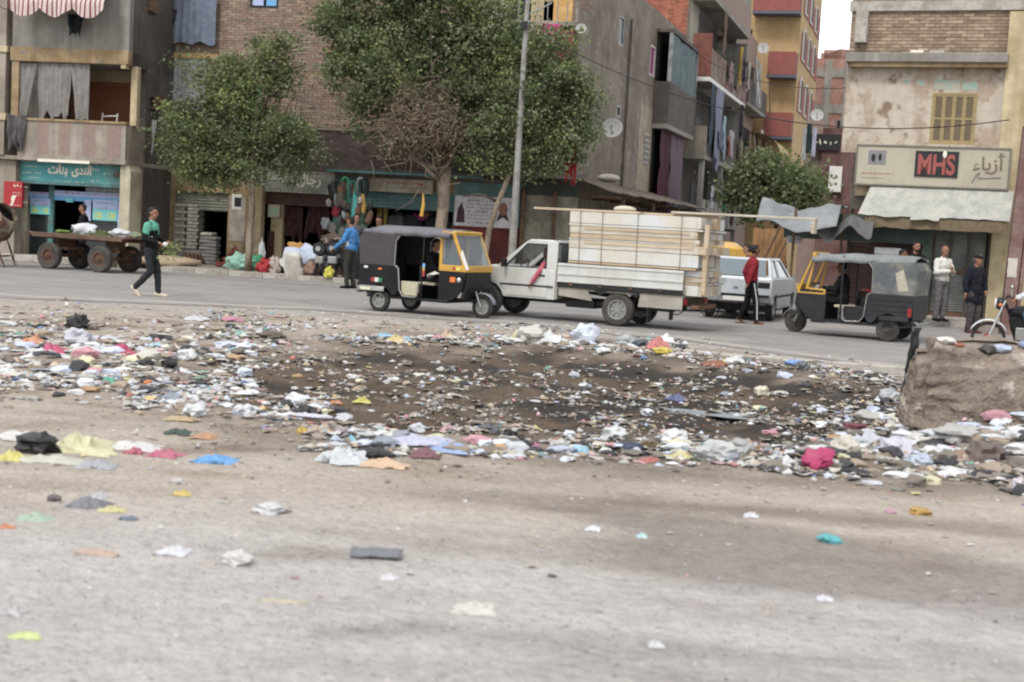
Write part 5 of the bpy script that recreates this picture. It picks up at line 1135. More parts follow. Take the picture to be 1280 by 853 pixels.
    MB().use(mblk).box(-.3, 1.5, -.58, .58, .27, .32).box(-.4, .45, -.45, .45, .32, .45).build('floor', parent=t, bevel=.01)
    MB().use(mblk).prism([(1.78, .34), (1.86, .60), (1.83, .86), (1.80, .86), (1.78, .62), (1.70, .36)], -.46, .46).build('cowl_front', parent=t, bevel=.012)
    MB().use(m_ty).box(1.80, 1.84, -.5, .5, .86, .98).build('windscreen_rail', parent=t, bevel=.01); MB().use(m_ty).prism([(1.5, 1.54), (1.56, 1.53), (1.58, 1.60), (1.5, 1.62)], -.5, .5).build('windscreen_rail', parent=t, bevel=.01)
    MB().use(m_glass).quad((1.81, -.46, .98), (1.81, .46, .98), (1.56, .46, 1.54), (1.56, -.46, 1.54)).build('windscreen', parent=t, solid=.004)
    if not faded:
        MB().use(m_white).prism([(1.845, .9), (1.90, .92), (1.74, 1.28), (1.70, 1.18)], -.52, -.515).build('side_flap', parent=t)
        MB().use(m_yel).box(1.62, 1.7, -.512, -.506, .89, .95).use(m_redp).box(1.54, 1.6, -.512, -.506, .89, .95).build('sticker', parent=t)
        MB().use(mat('strap_red', 'b03a30')).box(.955, 1.0, -.62, -.60, .74, .84).use(m_ty).box(.955, 1.0, -.62, -.60, .842, .90).use(m_skyb).box(.955, 1.0, -.62, -.60, .902, .98).build('painted_band', parent=t)
    # front fork, mudguard, fork arm
    MB().use(mat('mudguard', '6a7078', rough=.4)).lathe((1.95, 0, .22), (0, 1, 0), [(.25, -.07), (.265, -.05), (.268, 0), (.265, .05), (.25, .07)], 28).build('mudguard', parent=t, smooth=True, solid=.006)
    g = [o for o in t.children if o.name.startswith('mudguard')][0]; bm = bmesh.new(); bm.from_mesh(g.data); bmesh.ops.delete(bm, geom=[v for v in bm.verts if v.co.z < .26], context='VERTS'); bm.to_mesh(g.data); bm.free()
    mb = MB().use(m_rim)
    for s in (-.09, .09): mb.tube([(1.95, s, .22), (1.80, s, .55)], .02, 6)
    mb.tube([(1.80, 0, .5), (1.62, 0, .98)], .03, 8); mb.build('fork', parent=t, smooth=True)
    MB().use(m_black).tube([(1.60, -.32, 1.0), (1.63, -.1, .99), (1.63, .1, .99), (1.60, .32, 1.0)], .018, 6).build('handlebar', parent=t, smooth=True)
    MB().use(m_seat).box(-.12, .34, -.52, .52, .45, .60).build('passenger_seat', parent=t, bevel=.03); MB().use(m_seat).box(-.22, -.12, -.52, .52, .6, 1.05).build('seat_back', parent=t, bevel=.03)
    MB().use(mblk).box(.80, .84, -.40, .40, .32, .56).build('seat_box', parent=t); MB().use(m_creamp).box(.72, 1.10, -.42, .42, .565, .62).build('driver_seat', parent=t, bevel=.02)
    MB().use(m_seat).box(.68, .72, -.30, .30, .62, .92).build('driver_backrest', parent=t, bevel=.02)
    # canopy: curved cloth over hoops
    def hoodf(u, v):
        x = -.42 + u * (1.93 if not faded else 1.98); ph = (v - .5) * 2; a = ph * 1.02
        y = .60 * math.sin(a) / math.sin(1.02) * (1 - .05 * (u > .85)); z = 1.56 + .10 * math.cos(ph * 1.5) - .05 * max(0, (u - .6)) + (-.05 * (1 - u / .12) if u < .12 else 0)
        z += .012 * nz(u * 6, v * 5, 1.1) - (.018 * math.sin(u * 3 * math.pi) ** 2 if faded else .008)
        return (x, y, z - (.05 * u if faded else 0))
    c = MB().use(mhd).grid(hoodf, 28, 14).build('canopy', parent=t, smooth=True, sharp=0, solid=.015)
    for s in (-1, 1):
        mb = MB().use(mhd); xe = 1.5 if not faded else 1.54
        mb.grid(lambda u, v: (-.42 + u * (xe + .42), s * (.602 - .0 * v), 1.575 - (.05 * u if faded else 0) - v * (.10 if u > .35 else .14) - .008 * math.sin(u * 28)), 40, 2); mb.build('canopy_valance', parent=t, smooth=True, solid=.01)
        side = [(-.46, .89), (.32, .89), (.335, 1.36), (.42, 1.47), (-.40, 1.52), (-.50, 1.36)]
        MB().use(mhs).prism(side, s * .608, s * .618).build('canopy_side', parent=t)
        if faded: MB().use(mat('clear_plastic', 'a39c88', rough=.3)).prism([(-.35, .98), (-.15, .96), (-.08, 1.3), (-.22, 1.38)], s * .62, s * .624).build('plastic_patch', parent=t)
        MB().use(m_rim).tube([(.335, s * .625, .9), (.345, s * .625, 1.36), (.43, s * .625, 1.47)], .012, 6).build('canopy_piping', parent=t)
    MB().use(mhs).prism([(-.50, 1.36), (-.46, .89), (-.445, .89), (-.485, 1.36)], -.61, .61).prism([(-.50, 1.362), (-.40, 1.52), (-.38, 1.52), (-.485, 1.362)], -.60, .60).build('canopy_back', parent=t)
    if faded:
        MB().use(mat('red_blanket', '7a2430', sheen=.2)).box(-.1, .3, .2, .5, .6, .95).build('seat_cover', parent=t, bevel=.05)
        MB().use(m_white).tube([(.62, .50, .33), (.62, .50, .5)], .07, 12).build('bucket', parent=t)
    else:
        MB().use(m_black).ellip((-.52, -.5, .5), .06, .05, .04).build('bumper_end', parent=t)
    MB().use(m_steel).tube([(-.55, -.55, .36), (-.55, .55, .36)], .025, 6).tube([(-.55, -.4, .36), (-.4, -.4, .4)], .02, 6).tube([(-.55, .4, .36), (-.4, .4, .4)], .02, 6).build('bumper', parent=t, smooth=True)
    return t
T1 = rickshaw('auto_rickshaw', 'black and yellow auto rickshaw with grey canopy in front of the pickup', (-2.30, 26.45, .008), -R(28), sc=1.0)
T2 = rickshaw('auto_rickshaw', 'dusty faded auto rickshaw with pale sagging canopy and bare yellow screen frame', (7.28, 25.95, .008), math.pi - R(28), faded=True, sc=.99)
# a third one, half hidden behind the timber load
p = ground(893, 372); T3 = thing('auto_rickshaw', 'yellow hooded rickshaw half hidden behind the timber load', 'auto rickshaw', (4.9, 33.0, .012), R(200))
mb = MB().use(m_ty); mb.grid(lambda u, v: (-.6 + 2.0 * u, .58 * math.sin((v - .5) * 2.2) / math.sin(1.1), 1.42 + .27 * math.cos((v - .5) * 2.6) - .5 * max(0, .14 - u) * 3), 20, 12); mb.build('hood', parent=T3, smooth=True, solid=.02)
MB().use(m_ty).prism([(-.6, 1.15), (1.3, 1.15), (1.3, 1.54), (-.5, 1.54)], -.59, -.57).prism([(-.6, 1.15), (1.3, 1.15), (1.3, 1.54), (-.5, 1.54)], .57, .59).box(-.62, -.6, -.57, .57, 1.0, 1.5).build('hood_side', parent=T3, bevel=.02)
MB().use(m_tb).box(-.6, 1.5, -.6, .6, .35, 1.0).prism([(1.5, .35), (1.5, 1.0), (1.85, .9), (1.8, .4)], -.45, .45).build('body', parent=T3, bevel=.03)
for x, y in ((-.1, .55), (-.1, -.55), (1.75, 0)): wheel(T3, x, y, .22, .1)

# ---------------------------------------------------------------- white pickup
m_pw = mat('pickup_white', 'bfbfba', rough=.4, var=.06, sc=1.0, col2='a3a096', amt=.5, soft=.35, bump=0, coat=.25, streak=.08)
m_pwd = mat('pickup_white_dusty', '9d988b', rough=.7, var=.12, sc=1.5, col2='7e7668', amt=.5, soft=.4, bump=0)
def arch(xc, r, zb, n=10, zc=.31): return [(xc + r * math.cos(a), zc + r * math.sin(a)) for a in [math.pi * k / n for k in range(n + 1)]]
PK = thing('pickup_truck', 'white single cab pickup truck loaded with timber crates', 'pickup truck', (2.24, 26.15, .008), math.pi - R(25))
PW = .75
# local: +x forward, rear axle at 0; y=+PW is the driver's left = camera side when facing left
for y in (-PW + .1, PW - .1):
    for x in (0, 2.75): wheel(PK, x, y, .315, .19, m_tyred, m_rim, 8, rr=.58)
def cabside(s):
    low = [(1.28, .40), (1.28, .98), (2.45, .98), (2.62, .99), (3.15, .90), (3.42, .82), (3.48, .55), (3.42, .40), (3.13, .40)] + [p for p in arch(2.75, .38, .4) if p[1] > .40] + [(2.37, .40)]
    a = MB().use(m_pw).prism(low, s * (PW - .05), s * PW).build('cab_side', parent=PK, bevel=.015)
    MB().use(m_pw).prism([(1.28, .982), (1.28, 1.50), (1.44, 1.52), (1.50, 1.47), (1.50, .982)], s * (PW - .09), s * (PW - .04)).build('rear_pillar', parent=PK, bevel=.01)
    MB().use(m_pw).prism([(2.40, .982), (1.90, 1.44), (1.92, 1.51), (2.56, .982)], s * (PW - .09), s * (PW - .04)).build('windscreen_pillar', parent=PK, bevel=.01)
    MB().use(m_pw).prism([(1.44, 1.45), (1.46, 1.53), (1.90, 1.53), (1.94, 1.45)], s * (PW - .14), s * (PW - .06)).build('roof_rail', parent=PK, bevel=.01)
    # door skin proud of the side with its own seam, handle, trim
    d = MB().use(m_pw).prism([(1.44, .44), (1.44, .985), (2.46, .985), (2.46, .62), (2.34, .56), (2.30, .44)], s * (PW + .001), s * (PW + .012)).build('door', parent=PK, bevel=.006)
    MB().use(m_black).box(1.5, 1.64, min(s * (PW + .013), s * (PW + .03)), max(s * (PW + .013), s * (PW + .03)), .84, .87).build('handle', parent=d, bevel=.005)
    MB().use(m_black).box(1.32, 2.44, min(s * (PW + .0125), s * (PW + .022)), max(s * (PW + .0125), s * (PW + .022)), .635, .665).build('rubbing_strip', parent=d)
    MB().use(m_black).tube([(2.36, s * PW, 1.0), (2.34, s * (PW + .1), 1.03)], .015, 6).box(2.3, 2.36, min(s * (PW + .04), s * (PW + .2)), max(s * (PW + .04), s * (PW + .2)), .98, 1.14).build('wing_mirror', parent=d, bevel=.01)
    MB().use(m_black).ring([(1.50, .985), (1.50, 1.46), (1.92, 1.46), (2.40, .985)], [(1.525, 1.005), (1.525, 1.44), (1.90, 1.44), (2.33, 1.005)], s * (PW - .045), s * (PW - .03)).build('window_seal', parent=PK)
for s in (-1, 1): cabside(s)
MB().use(m_pw).prism([(1.30, 1.50), (1.46, 1.545), (1.88, 1.54), (1.92, 1.50)], -PW + .1, PW - .1).build('roof', parent=PK, bevel=.02)
MB().use(m_pw).prism([(2.45, .985), (2.62, 1.01), (3.15, .92), (3.43, .84), (3.43, .80), (2.45, .90)], -PW + .052, PW - .052).build('bonnet', parent=PK, bevel=.015)
MB().use(m_pw).box(3.40, 3.47, -PW + .052, PW - .052, .42, .80).build('front_panel', parent=PK); MB().use(m_black).box(3.475, 3.55, -PW + .02, PW - .02, .40, .52).build('front_bumper', parent=PK, bevel=.02)
MB().use(m_glass).quad((2.50, -PW + .1, .99), (2.50, PW - .1, .99), (1.92, PW - .14, 1.49), (1.92, -PW + .14, 1.49)).build('windscreen', parent=PK, solid=.005)
MB().use(m_pwd).box(1.24, 1.279, -PW + .02, PW - .02, .42, 1.05).build('cab_back', parent=PK); MB().use(m_glassb).box(1.25, 1.27, -PW + .12, PW - .12, 1.052, 1.46).build('rear_window', parent=PK)
MB().use(m_seat).box(1.32, 1.8, -.6, .6, .45, .72).box(1.32, 1.42, -.6, .6, .72, 1.2).build('bench_seat', parent=PK, bevel=.03)
MB().use(m_black).box(2.3, 2.5, -PW + .1, PW - .1, .72, .97).build('dashboard', parent=PK, bevel=.02)
mb = MB().use(m_black); mb.lathe((2.16, .32, .98), (1, 0, .55), [(.17, -.012), (.185, 0), (.17, .012), (.155, 0), (.17, -.012)], 20).tube([(2.16, .32, .98), (2.32, .32, .88)], .02, 6); mb.build('steering_wheel', parent=PK)
MB().use(m_black).box(-1.0, 3.3, -.42, -.32, .33, .43).box(-1.0, 3.3, .32, .42, .33, .43).box(-.1, .1, -.6, .6, .26, .36).build('chassis', parent=PK)
BX0, BX1 = -1.28, 1.22
MB().use(m_pwd).box(BX0, BX1, -PW, PW, .62, .66).build('bed_floor', parent=PK)
for s in (-1, 1):
    y0, y1 = sorted((s * (PW + .02), s * (PW + .05))); side = MB().use(m_pw).box(BX0, BX1, y0, y1, .76, 1.12).build('drop_side', parent=PK, bevel=.008)
    mb = MB().use(m_pw)
    ya, yb = sorted((s * (PW + .05), s * (PW + .068)))
    for z in (.76, .90, 1.07): mb.box(BX0, BX1, ya, yb, z, z + .04)
    mb.build('pressed_rail', parent=side, bevel=.004)
    for x in (-.9, -.3, .3, .9): MB().use(m_rust).box(x, x + .06, ya, yb + .01, .71, .77).build('hinge', parent=side)
    MB().use(m_black).box(BX0, BX1, y0 - .0, y1, .67, .755).build('side_rail', parent=PK)
    sk = [(BX0, .42), (BX0, .665), (BX1, .665), (BX1, .42), (.46, .42)] + [p for p in arch(0, .40, .42) if p[1] > .43 and p[1] < .66]
    MB().use(m_pwd).prism([(.50, .44), (.62, .665), (1.20, .665), (1.20, .50), (.55, .44)], s * (PW - .02), s * (PW + .015)).build('skirt', parent=PK, bevel=.006)
    MB().use(m_pwd).prism([(BX0, .40), (BX0, .665), (-.46, .665), (-.42, .40)], s * (PW - .02), s * (PW + .015)).build('skirt', parent=PK, bevel=.006)
    MB().use(m_black).prism([(.36, .56), (.5, .665), (-.46, .665), (-.38, .56), (-.2, .645), (.2, .645)], s * (PW - .2), s * (PW + .0)).build('wheel_arch', parent=PK)
    MB().use(m_black).box(-.62, -.60, min(s * (PW - .2), s * PW), max(s * (PW - .2), s * PW), .12, .42).build('mudflap', parent=PK)
    MB().use(m_redl).box(BX0 - .03, BX0 - .002, min(s * .5, s * .7), max(s * .5, s * .7), .5, .6).build('tail_lamp', parent=PK)
MB().use(m_black).box(.55, 1.15, -.5, .5, .28, .44).build('fuel_tank', parent=PK, bevel=.02)
MB().use(m_pwd).box(BX0 - .02, BX0 - .0, -PW, PW, .70, .82).build('tailgate', parent=PK); MB().use(m_rust).box(BX0 - .25, BX0 - .1, -.55, .55, .42, .5).build('rear_bumper', parent=PK, bevel=.01)
# load of crated panels and boards
m_blue = mat('foil_panel', 'bcb6a6', rough=.5, var=.06, sc=1.2, col2='bdc0c0', bump=.1)
m_pine = mat('pine_board', 'b8a58a', rough=.8, var=.14, sc=2, col2='a88c66', amt=.45, soft=.3, bump=.2, stretch=(.3, 1, 2))
m_pine2 = mat('bleached_board', 'bdb4a4', rough=.8, var=.12, sc=2, col2='a3947c', amt=.45, soft=.3, bump=.2, stretch=(.3, 1, 2))
def onload(t): t.location = PK.location; t.rotation_euler = PK.rotation_euler
LD = thing('crated_panels', 'tall stack of pale blue panels and pine boards roped on the pickup bed', 'timber load', (0, 0, 0)); onload(LD)
rnd = random.Random(3); z = .665
LX0, LX1 = -1.58, 1.06
rows = [(.20, 'b'), (.05, 'p'), (.10, 'w'), (.12, 'b'), (.05, 'p'), (.24, 'b'), (.16, 'w'), (.03, 'b'), (.09, 'p'), (.14, 'w'), (.05, 'b'), (.22, 'b')]
for h, k in rows:
    if z + h > 2.19: h = 2.19 - z
    if h < .02: break
    m = {'b': m_blue, 'p': m_pine, 'w': m_pine2}[k]; e = rnd.uniform(-.06, .06); j = rnd.uniform(-.015, .02)
    nb = 2 if k == 'b' else 3
    x0, x1 = (LX0 + e if z > 1.1 else BX0 - .35, LX1 - abs(e) * .6)
    yl = .66 if z < 1.13 else PW + .02
    pn = MB().use(m).box(x0 + .1, x1, -yl + j, yl + j, z + .002, z + h - .006).build('panel' if k == 'b' else 'board', parent=LD, bevel=.005)
    # the cut timber ends at the back
    for q in range(5):
        w = 2 * yl / 5; MB().use([m_pine, m_pine2, m_blue][rnd.randrange(3) if k != 'b' else rnd.choice((0, 1, 2, 1))]).box(x0 + rnd.uniform(-.04, .06), x0 + .098, -yl + j + q * w + .004, -yl + j + (q + 1) * w - .004, z + .004, z + h - .01).build('batten_end', parent=pn)
    if k == 'w':
        MB().use(m_pine).box(x0 + .2, x1 - .3, yl + j + .0005, yl + j + .012, z + h * .55, z + h - .012).build('batten', parent=pn)
    z += h
ztop = z
for x in (-1.54, ): 
    for y in (.62,): MB().use(m_pine).box(x - .14, x - .06, y, y + .1, .7, 1.98).build('upright', parent=LD, bevel=.004)
for k, x in enumerate((-1.2, -.35, .35, .8)): MB().use(m_rust).tube([(x, PW + .045, .78), (x + .02, PW + .05, ztop + .005), (x + .02, -PW - .03, ztop + .005), (x, -PW - .05, .78)], .0055, 5).build('rope', parent=LD)
for i, (x0, x1, y, m, w, zz, lb) in enumerate(((-.30, 1.85, .55, m_pine, .26, 0, 'short pine board jutting over the cab from top of the load'), (-1.7, .9, .2, m_pine, .3, 0, 'pale pine board lying along middle of the load top'), (-3.55, -.85, .35, m_pine2, .22, .045, 'long bleached board jutting out behind the truck load'), (-1.5, .8, -.35, m_pine2, .3, .0, 'bleached board on the far side of the load top'))):
    o = MB().use(m).box(x0, x1, -w / 2, w / 2, 0, .04).build('loose_board', bevel=.004); onload(o); M_ = Matrix.Translation(PK.location) @ Matrix.Rotation(PK.rotation_euler.z, 4, 'Z'); q = M_ @ Vector((0, y, ztop + .006 + zz)); o.location = q; tag(o, lb, 'board', 'boards on the truck load')
o = MB().use(m_pine2).box(-.03, .03, -.1, .1, -.24, 0).build('hanging_batten', bevel=.004); q = M_ @ Vector((-3.50, .35, ztop + .05)); o.location = q; o.rotation_euler = PK.rotation_euler; tag(o, 'short batten end nailed under tip of the long bleached board', 'board')
mb = MB().use(m_pine2); o = mb.ellip((0, 0, .04), .22, .14, .07).build('folded_sack', smooth=True); q = M_ @ Vector((.2, .1, ztop + .05)); o.location = q; tag(o, 'pale folded sack on top of the truck load', 'sack')

# ---------------------------------------------------------------- white hatchback seen from behind
m_cw = mat('car_white', 'adb3b6', rough=.35, var=.06, sc=1, col2='959ba0', amt=.45, soft=.4, bump=0, coat=.3)
CR = thing('hatchback_car', 'dusty white hatchback car parked beyond the pedestrian in red', 'car', (5.05, 30.4, .008), math.pi / 2 - R(20))
HW = .78
def loft(mb, secs):
    n = len(secs[0]); b0 = len(mb.v); 
    mb._add([p for s in secs for p in s], [(i * n + k, i * n + (k + 1) % n, (i + 1) * n + (k + 1) % n, (i + 1) * n + k) for i in range(len(secs) - 1) for k in range(n)] + [tuple(range(n))[::-1], tuple(range((len(secs) - 1) * n, len(secs) * n))]); return mb
def csec(x, zb, zt, w, wt): return [(x, -w, zb), (x, w, zb), (x, w * 1.01, zb + (zt - zb) * .45), (x, wt, zt), (x, -wt, zt), (x, -w * 1.01, zb + (zt - zb) * .45)]
# lower body sides with arches
side = [(-.62, .42), (-.66, .60), (-.62, .92), (-.35, .95), (2.2, .93), (2.45, .88), (3.0, .78), (3.05, .50), (2.95, .30), (2.72, .30)] + [p for p in arch(2.42, .31, .3, 10, .28) if p[1] > .3] + [(2.11, .26), (.32, .26)] + [p for p in arch(0, .31, .3, 10, .28) if p[1] > .3] + [(-.33, .36)]
for s in (-1, 1): MB().use(m_cw).prism(side, s * (HW - .12), s * HW).build('body_side', parent=CR, bevel=.05)
MB().use(m_cw).box(-.655, -.55, -HW + .02, HW - .02, .46, .93).build('tailgate_lower', parent=CR, bevel=.03)
MB().use(m_cw).prism([(2.2, .945), (2.95, .80), (3.02, .5), (2.9, .4), (2.2, .5)], -HW + .081, HW - .081).build('bonnet', parent=CR, bevel=.02)
MB().use(m_black).box(-.3, 2.9, -HW + .1, HW - .1, .2, .34).build('underbody', parent=CR)
mb = MB().use(m_cw)   # roof and pillars
mb.prism([(-.06, 1.33), (.05, 1.38), (1.15, 1.37), (1.35, 1.32)], -.60, .60); mb.build('roof', parent=CR, bevel=.025)
for s in (-1, 1):
    y = lambda z: s * (HW - .03 - (z - .94) * .34)
    def strip(pts, nm='pillar', m=m_cw): 
        mb = MB().use(m); A = [(x, y(z), z) for x, z in pts]; Bp = [(x, y(z) - s * .05, z) for x, z in pts]; n = len(A)
        mb._add(A + Bp, [tuple(range(n)), tuple(range(n, 2 * n))[::-1]] + [(i, (i + 1) % n, n + (i + 1) % n, n + i) for i in range(n)]); return mb.build(nm, parent=CR, bevel=.006)
    strip([(-.58, .95), (-.05, 1.36), (.12, 1.36), (-.28, .95)]); strip([(.52, .95), (.50, 1.36), (.58, 1.36), (.62, .95)]); strip([(1.30, 1.36), (1.22, 1.36), (1.92, .95), (2.12, .95)])
    strip([(-.08, 1.34), (0, 1.38), (1.25, 1.38), (1.25, 1.33)], 'roof_rail')
    for pts in ([(-.26, .96), (.13, 1.33), (.49, 1.33), (.51, .96)], [(.63, .96), (.59, 1.33), (1.22, 1.33), (1.88, .96)]):
        mb = MB().use(m_glassb); mb._add([(x, y(z) - s * .03, z) for x, z in pts], [(0, 1, 2, 3)]); mb.build('side_window', parent=CR, solid=.006)
    MB().use(m_black).box(-.3, 2.6, min(s * (HW + .001), s * (HW + .02)), max(s * (HW + .001), s * (HW + .02)), .52, .56).build('rubbing_strip', parent=CR)
    MB().use(m_redl if s > 0 else m_black).box(-.675, -.656, min(s * .48, s * .74), max(s * .48, s * .74), .74, .86).build('tail_lamp', parent=CR, bevel=.01)
    for x in (0, 2.42): wheel(CR, x, s * (HW - .1), .28, .16, m_tyre, m_rim, 0, rr=.6)
MB().use(m_glassb).quad((-.60, -HW + .15, .98), (-.60, HW - .15, .98), (-.10, .52, 1.33), (-.10, -.52, 1.33)).build('rear_window', parent=CR, solid=.01)
MB().use(m_cw).prism([(-.63, .90), (-.60, .965), (-.55, .965), (-.55, .90)], -HW + .03, HW - .03).build('tailgate_lip', parent=CR)
MB().use(m_steel).box(-.76, -.66, -HW, HW, .40, .58).build('rear_bumper', parent=CR, bevel=.03)
MB().use(m_black).box(-.78, -.761, -HW + .02, HW - .02, .54, .59).build('bumper_strip', parent=CR, bevel=.008)
MB().use(m_white).box(-.79, -.781, -.24, .24, .44, .53).build('number_plate', parent=CR); MB().use(m_chrome).box(-.67, -.658, -.05, .05, .70, .74).build('lock', parent=CR)

# ---------------------------------------------------------------- flat cart with four old tyres
CT = thing('flat_cart', 'long wooden flatbed cart on four old car tyres at left', 'cart', (-12.05, 36.35, 0), -R(20))
m_cw2 = mat('cart_timber', '6b5140', var=.2, sc=2, col2='543e31', bump=.5, stretch=(.4, 2, 1))
for k in range(8): MB().use(m_cw2).box(-.62 + .02 * nz(k * 1.7, 0), 2.35 + .05 * nz(k * 2.1, 3), -.68 + k * .17, -.68 + k * .17 + .16, .90, .945).build('plank', parent=CT, bevel=.006)
MB().use(m_cw2).box(-.55, 2.3, -.70, -.685, .84, .96).build('side_board', parent=CT, bevel=.006); MB().use(m_cw2).box(-.55, 2.3, .685, .70, .84, .96).build('side_board', parent=CT, bevel=.006)
for y in (-.4, .4): MB().use(m_rust).box(-.5, 2.2, y, y + .08, .80, .895).build('bearer', parent=CT)
for x in (0, 1.6):
    MB().use(m_rust).cyl((x, -.6, .36), (x, .6, .36), .045, 10).build('axle', parent=CT); MB().use(m_rust).box(x - .35, x + .35, -.36, -.30, .52, .60).box(x - .35, x + .35, .30, .36, .52, .60).box(x - .05, x + .05, -.36, .36, .58, .799).build('leaf_spring', parent=CT)
    for y in (-.62, .62): wheel(CT, x, y, .355, .2, m_tyred if y < 0 else m_tyre, m_rust, 0, rr=.52)
MB().use(m_wood).tube([(-.5, -.3, .86), (-.9, -.35, .93)], .04, 8).build('tow_bar', parent=CT)
# ---------------------------------------------------------------- motorbike at the right edge
def motorbike(name, label, loc, yaw):
    t = thing(name, label, 'motorcycle', loc, yaw); wheel(t, 1.28, 0, .29, .09, m_tyre, m_redl, 24, rr=.8); wheel(t, 0, 0, .29, .11, m_tyre, m_rim, 24, rr=.78)
    MB().use(m_redl).cyl((1.28, -.06, .29), (1.28, .06, .29), .085, 16).build('brake_drum', parent=t, smooth=True)
    g = MB().use(mat('mudguard_white', 'b9c0c6', rough=.35, bump=0)); g.lathe((1.28, 0, .29), (0, 1, 0), [(.315, -.07), (.33, -.05), (.335, 0), (.33, .05), (.315, .07)], 30); g = g.build('front_mudguard', parent=t, smooth=True, solid=.006)
    bm = bmesh.new(); bm.from_mesh(g.data); bmesh.ops.delete(bm, geom=[v for v in bm.verts if v.co.z < .40], context='VERTS'); bm.to_mesh(g.data); bm.free()
    for y in (-.09, .09): MB().use(m_chrome).tube([(1.28, y, .29), (1.10, y, .80), (1.04, y, .96)], .022, 8).build('fork_leg', parent=t, smooth=True)
    MB().use(m_tb).prism([(.3, .48), (.32, .72), (.75, .78), (.98, .66), (.92, .42), (.6, .4)], -.11, .11).build('side_fairing', parent=t, bevel=.04); MB().use(m_tb).ellip((.72, 0, .76), .28, .16, .13).build('fuel_tank', parent=t, smooth=True); MB().use(mat('tank_flash', 'c08a40', rough=.4)).ellip((.74, 0, .745), .2, .146, .06).build('tank_flash', parent=t, smooth=True)
    MB().use(m_seat).box(-.2, .5, -.13, .13, .70, .78).build('saddle', parent=t, bevel=.035)
    MB().use(m_rim).box(.45, .85, -.12, .12, .28, .52).tube([(.62, -.1, .5), (.75, 0, .66)], .07, 8).build('engine', parent=t, bevel=.03)
    MB().use(m_black).tube([(1.04, 0, .92), (.95, 0, .70), (.85, 0, .30), (.4, 0, .26), (0, 0, .29)], .025, 8).tube([(.95, 0, .75), (.1, 0, .68), (-.3, 0, .72)], .022, 8).tube([(0, -.1, .29), (-.05, -.1, .66)], .028, 8).tube([(0, .1, .29), (-.05, .1, .66)], .028, 8).build('frame', parent=t, smooth=True)
    MB().use(m_chrome).tube([(.62, -.13, .30), (.3, -.15, .24), (-.35, -.15, .34)], [.025, .03, .04], 10).build('exhaust', parent=t, smooth=True)
    MB().use(m_black).tube([(.92, -.38, 1.02), (1.02, -.2, 1.04), (1.03, 0, .99), (1.02, .2, 1.04), (.92, .38, 1.02)], .014, 6).build('handlebar', parent=t, smooth=True)
    MB().use(m_black).ellip((1.12, 0, .90), .1, .11, .11).build('headlamp_cowl', parent=t, smooth=True); MB().use(m_white).ellip((1.20, 0, .90), .03, .09, .09).build('headlight', parent=t, smooth=True)
    for y in (-.19, .19): MB().use(m_orange_l).ellip((1.12, y, .88), .035, .03, .03).build('indicator', parent=t, smooth=True)
    for y in (-.34, .34): MB().use(m_chrome).tube([(.95, y, 1.03), (.97, y, 1.18)], .007, 5).ellip((.96, y, 1.2), .02, .06, .04).build('mirror', parent=t, smooth=True)
    MB().use(m_tb).tube([(-.1, 0, .62), (-.35, 0, .6), (-.42, 0, .45)], .06, 8).build('rear_mudguard', parent=t, smooth=True); MB().use(m_redl).box(-.44, -.4, -.06, .06, .56, .62).build('tail_lamp', parent=t)
    return t
MBK = motorbike('motorcycle', 'black motorcycle with white front mudguard behind the concrete block', (9.42, 23.05, .008), math.pi - R(20))
# bicycle-like handcart frame behind the truck
BC = thing('bicycle', 'grey bicycle with low wheels leaning behind the pickup tail', 'bicycle', (4.35, 30.2, .01), R(165), sc=.8)
for x in (0, .95): wheel(BC, x, 0, .28, .04, m_tyre, m_rim, 24, rr=.9)
MB().use(m_rust).tube([(0, 0, .28), (.35, 0, .62), (.80, 0, .66), (.95, 0, .28)], .018, 6).tube([(.35, 0, .62), (.42, 0, .26), (.82, 0, .6)], .016, 6).tube([(0, 0, .28), (.42, 0, .26)], .012, 6).build('frame', parent=BC, smooth=True)
MB().use(m_seat).ellip((.32, 0, .74), .12, .07, .03).tube([(.33, 0, .6), (.32, 0, .73)], .012, 6).build('saddle', parent=BC, smooth=True)
MB().use(m_steel).tube([(.80, 0, .66), (.78, 0, .84), (.84, .25, .86), (.70, .28, .85)], .013, 6).tube([(.78, 0, .84), (.84, -.25, .86), (.70, -.28, .85)], .013, 6).build('handlebar', parent=BC, smooth=True)
# ---------------------------------------------------------------- concrete mixer at the left edge
p = at_depth(8, 330, 35.5); MX = thing('concrete_mixer', 'rusty cream concrete mixer with tilted drum at left edge', 'concrete mixer', (p.x - .25, p.y, .0), R(0))
m_mx = mat('mixer_cream', '9c9078', var=.2, sc=3, col2='5a3a2c', amt=.45, soft=.1, rough=.8)
M3 = Matrix.Rotation(R(-62), 3, 'Y')
ax = Vector((.75, -.25, .62)).normalized()
MB().use(m_mx).lathe((-.05, 0, 1.15), ax, [(.001, -.5), (.3, -.48), (.46, -.3), (.47, .1), (.34, .42), (.30, .46), (.32, .42), (.44, .08)], 24).build('drum', parent=MX, smooth=True, solid=.012)
MB().use(m_dark).lathe((-.05, 0, 1.15), ax, [(.001, .2), (.40, .2)], 24).build('drum_mouth', parent=MX); MB().use(m_rust).lathe((-.05, 0, 1.15), ax, [(.475, -.12), (.52, -.1), (.52, -.04), (.475, -.02)], 30).build('ring_gear', parent=MX, smooth=True)
MB().use(m_mx).tube([(-.45, -.35, 0), (-.1, -.45, 1.2), (.35, -.4, 0)], .035, 8).tube([(-.45, .35, 0), (-.1, .5, 1.2), (.35, .4, 0)], .035, 8).tube([(-.45, -.35, .35), (.3, -.38, .3)], .03, 6).tube([(.28, -.4, .3), (.28, .4, .3)], .03, 6).build('stand', parent=MX, smooth=True)
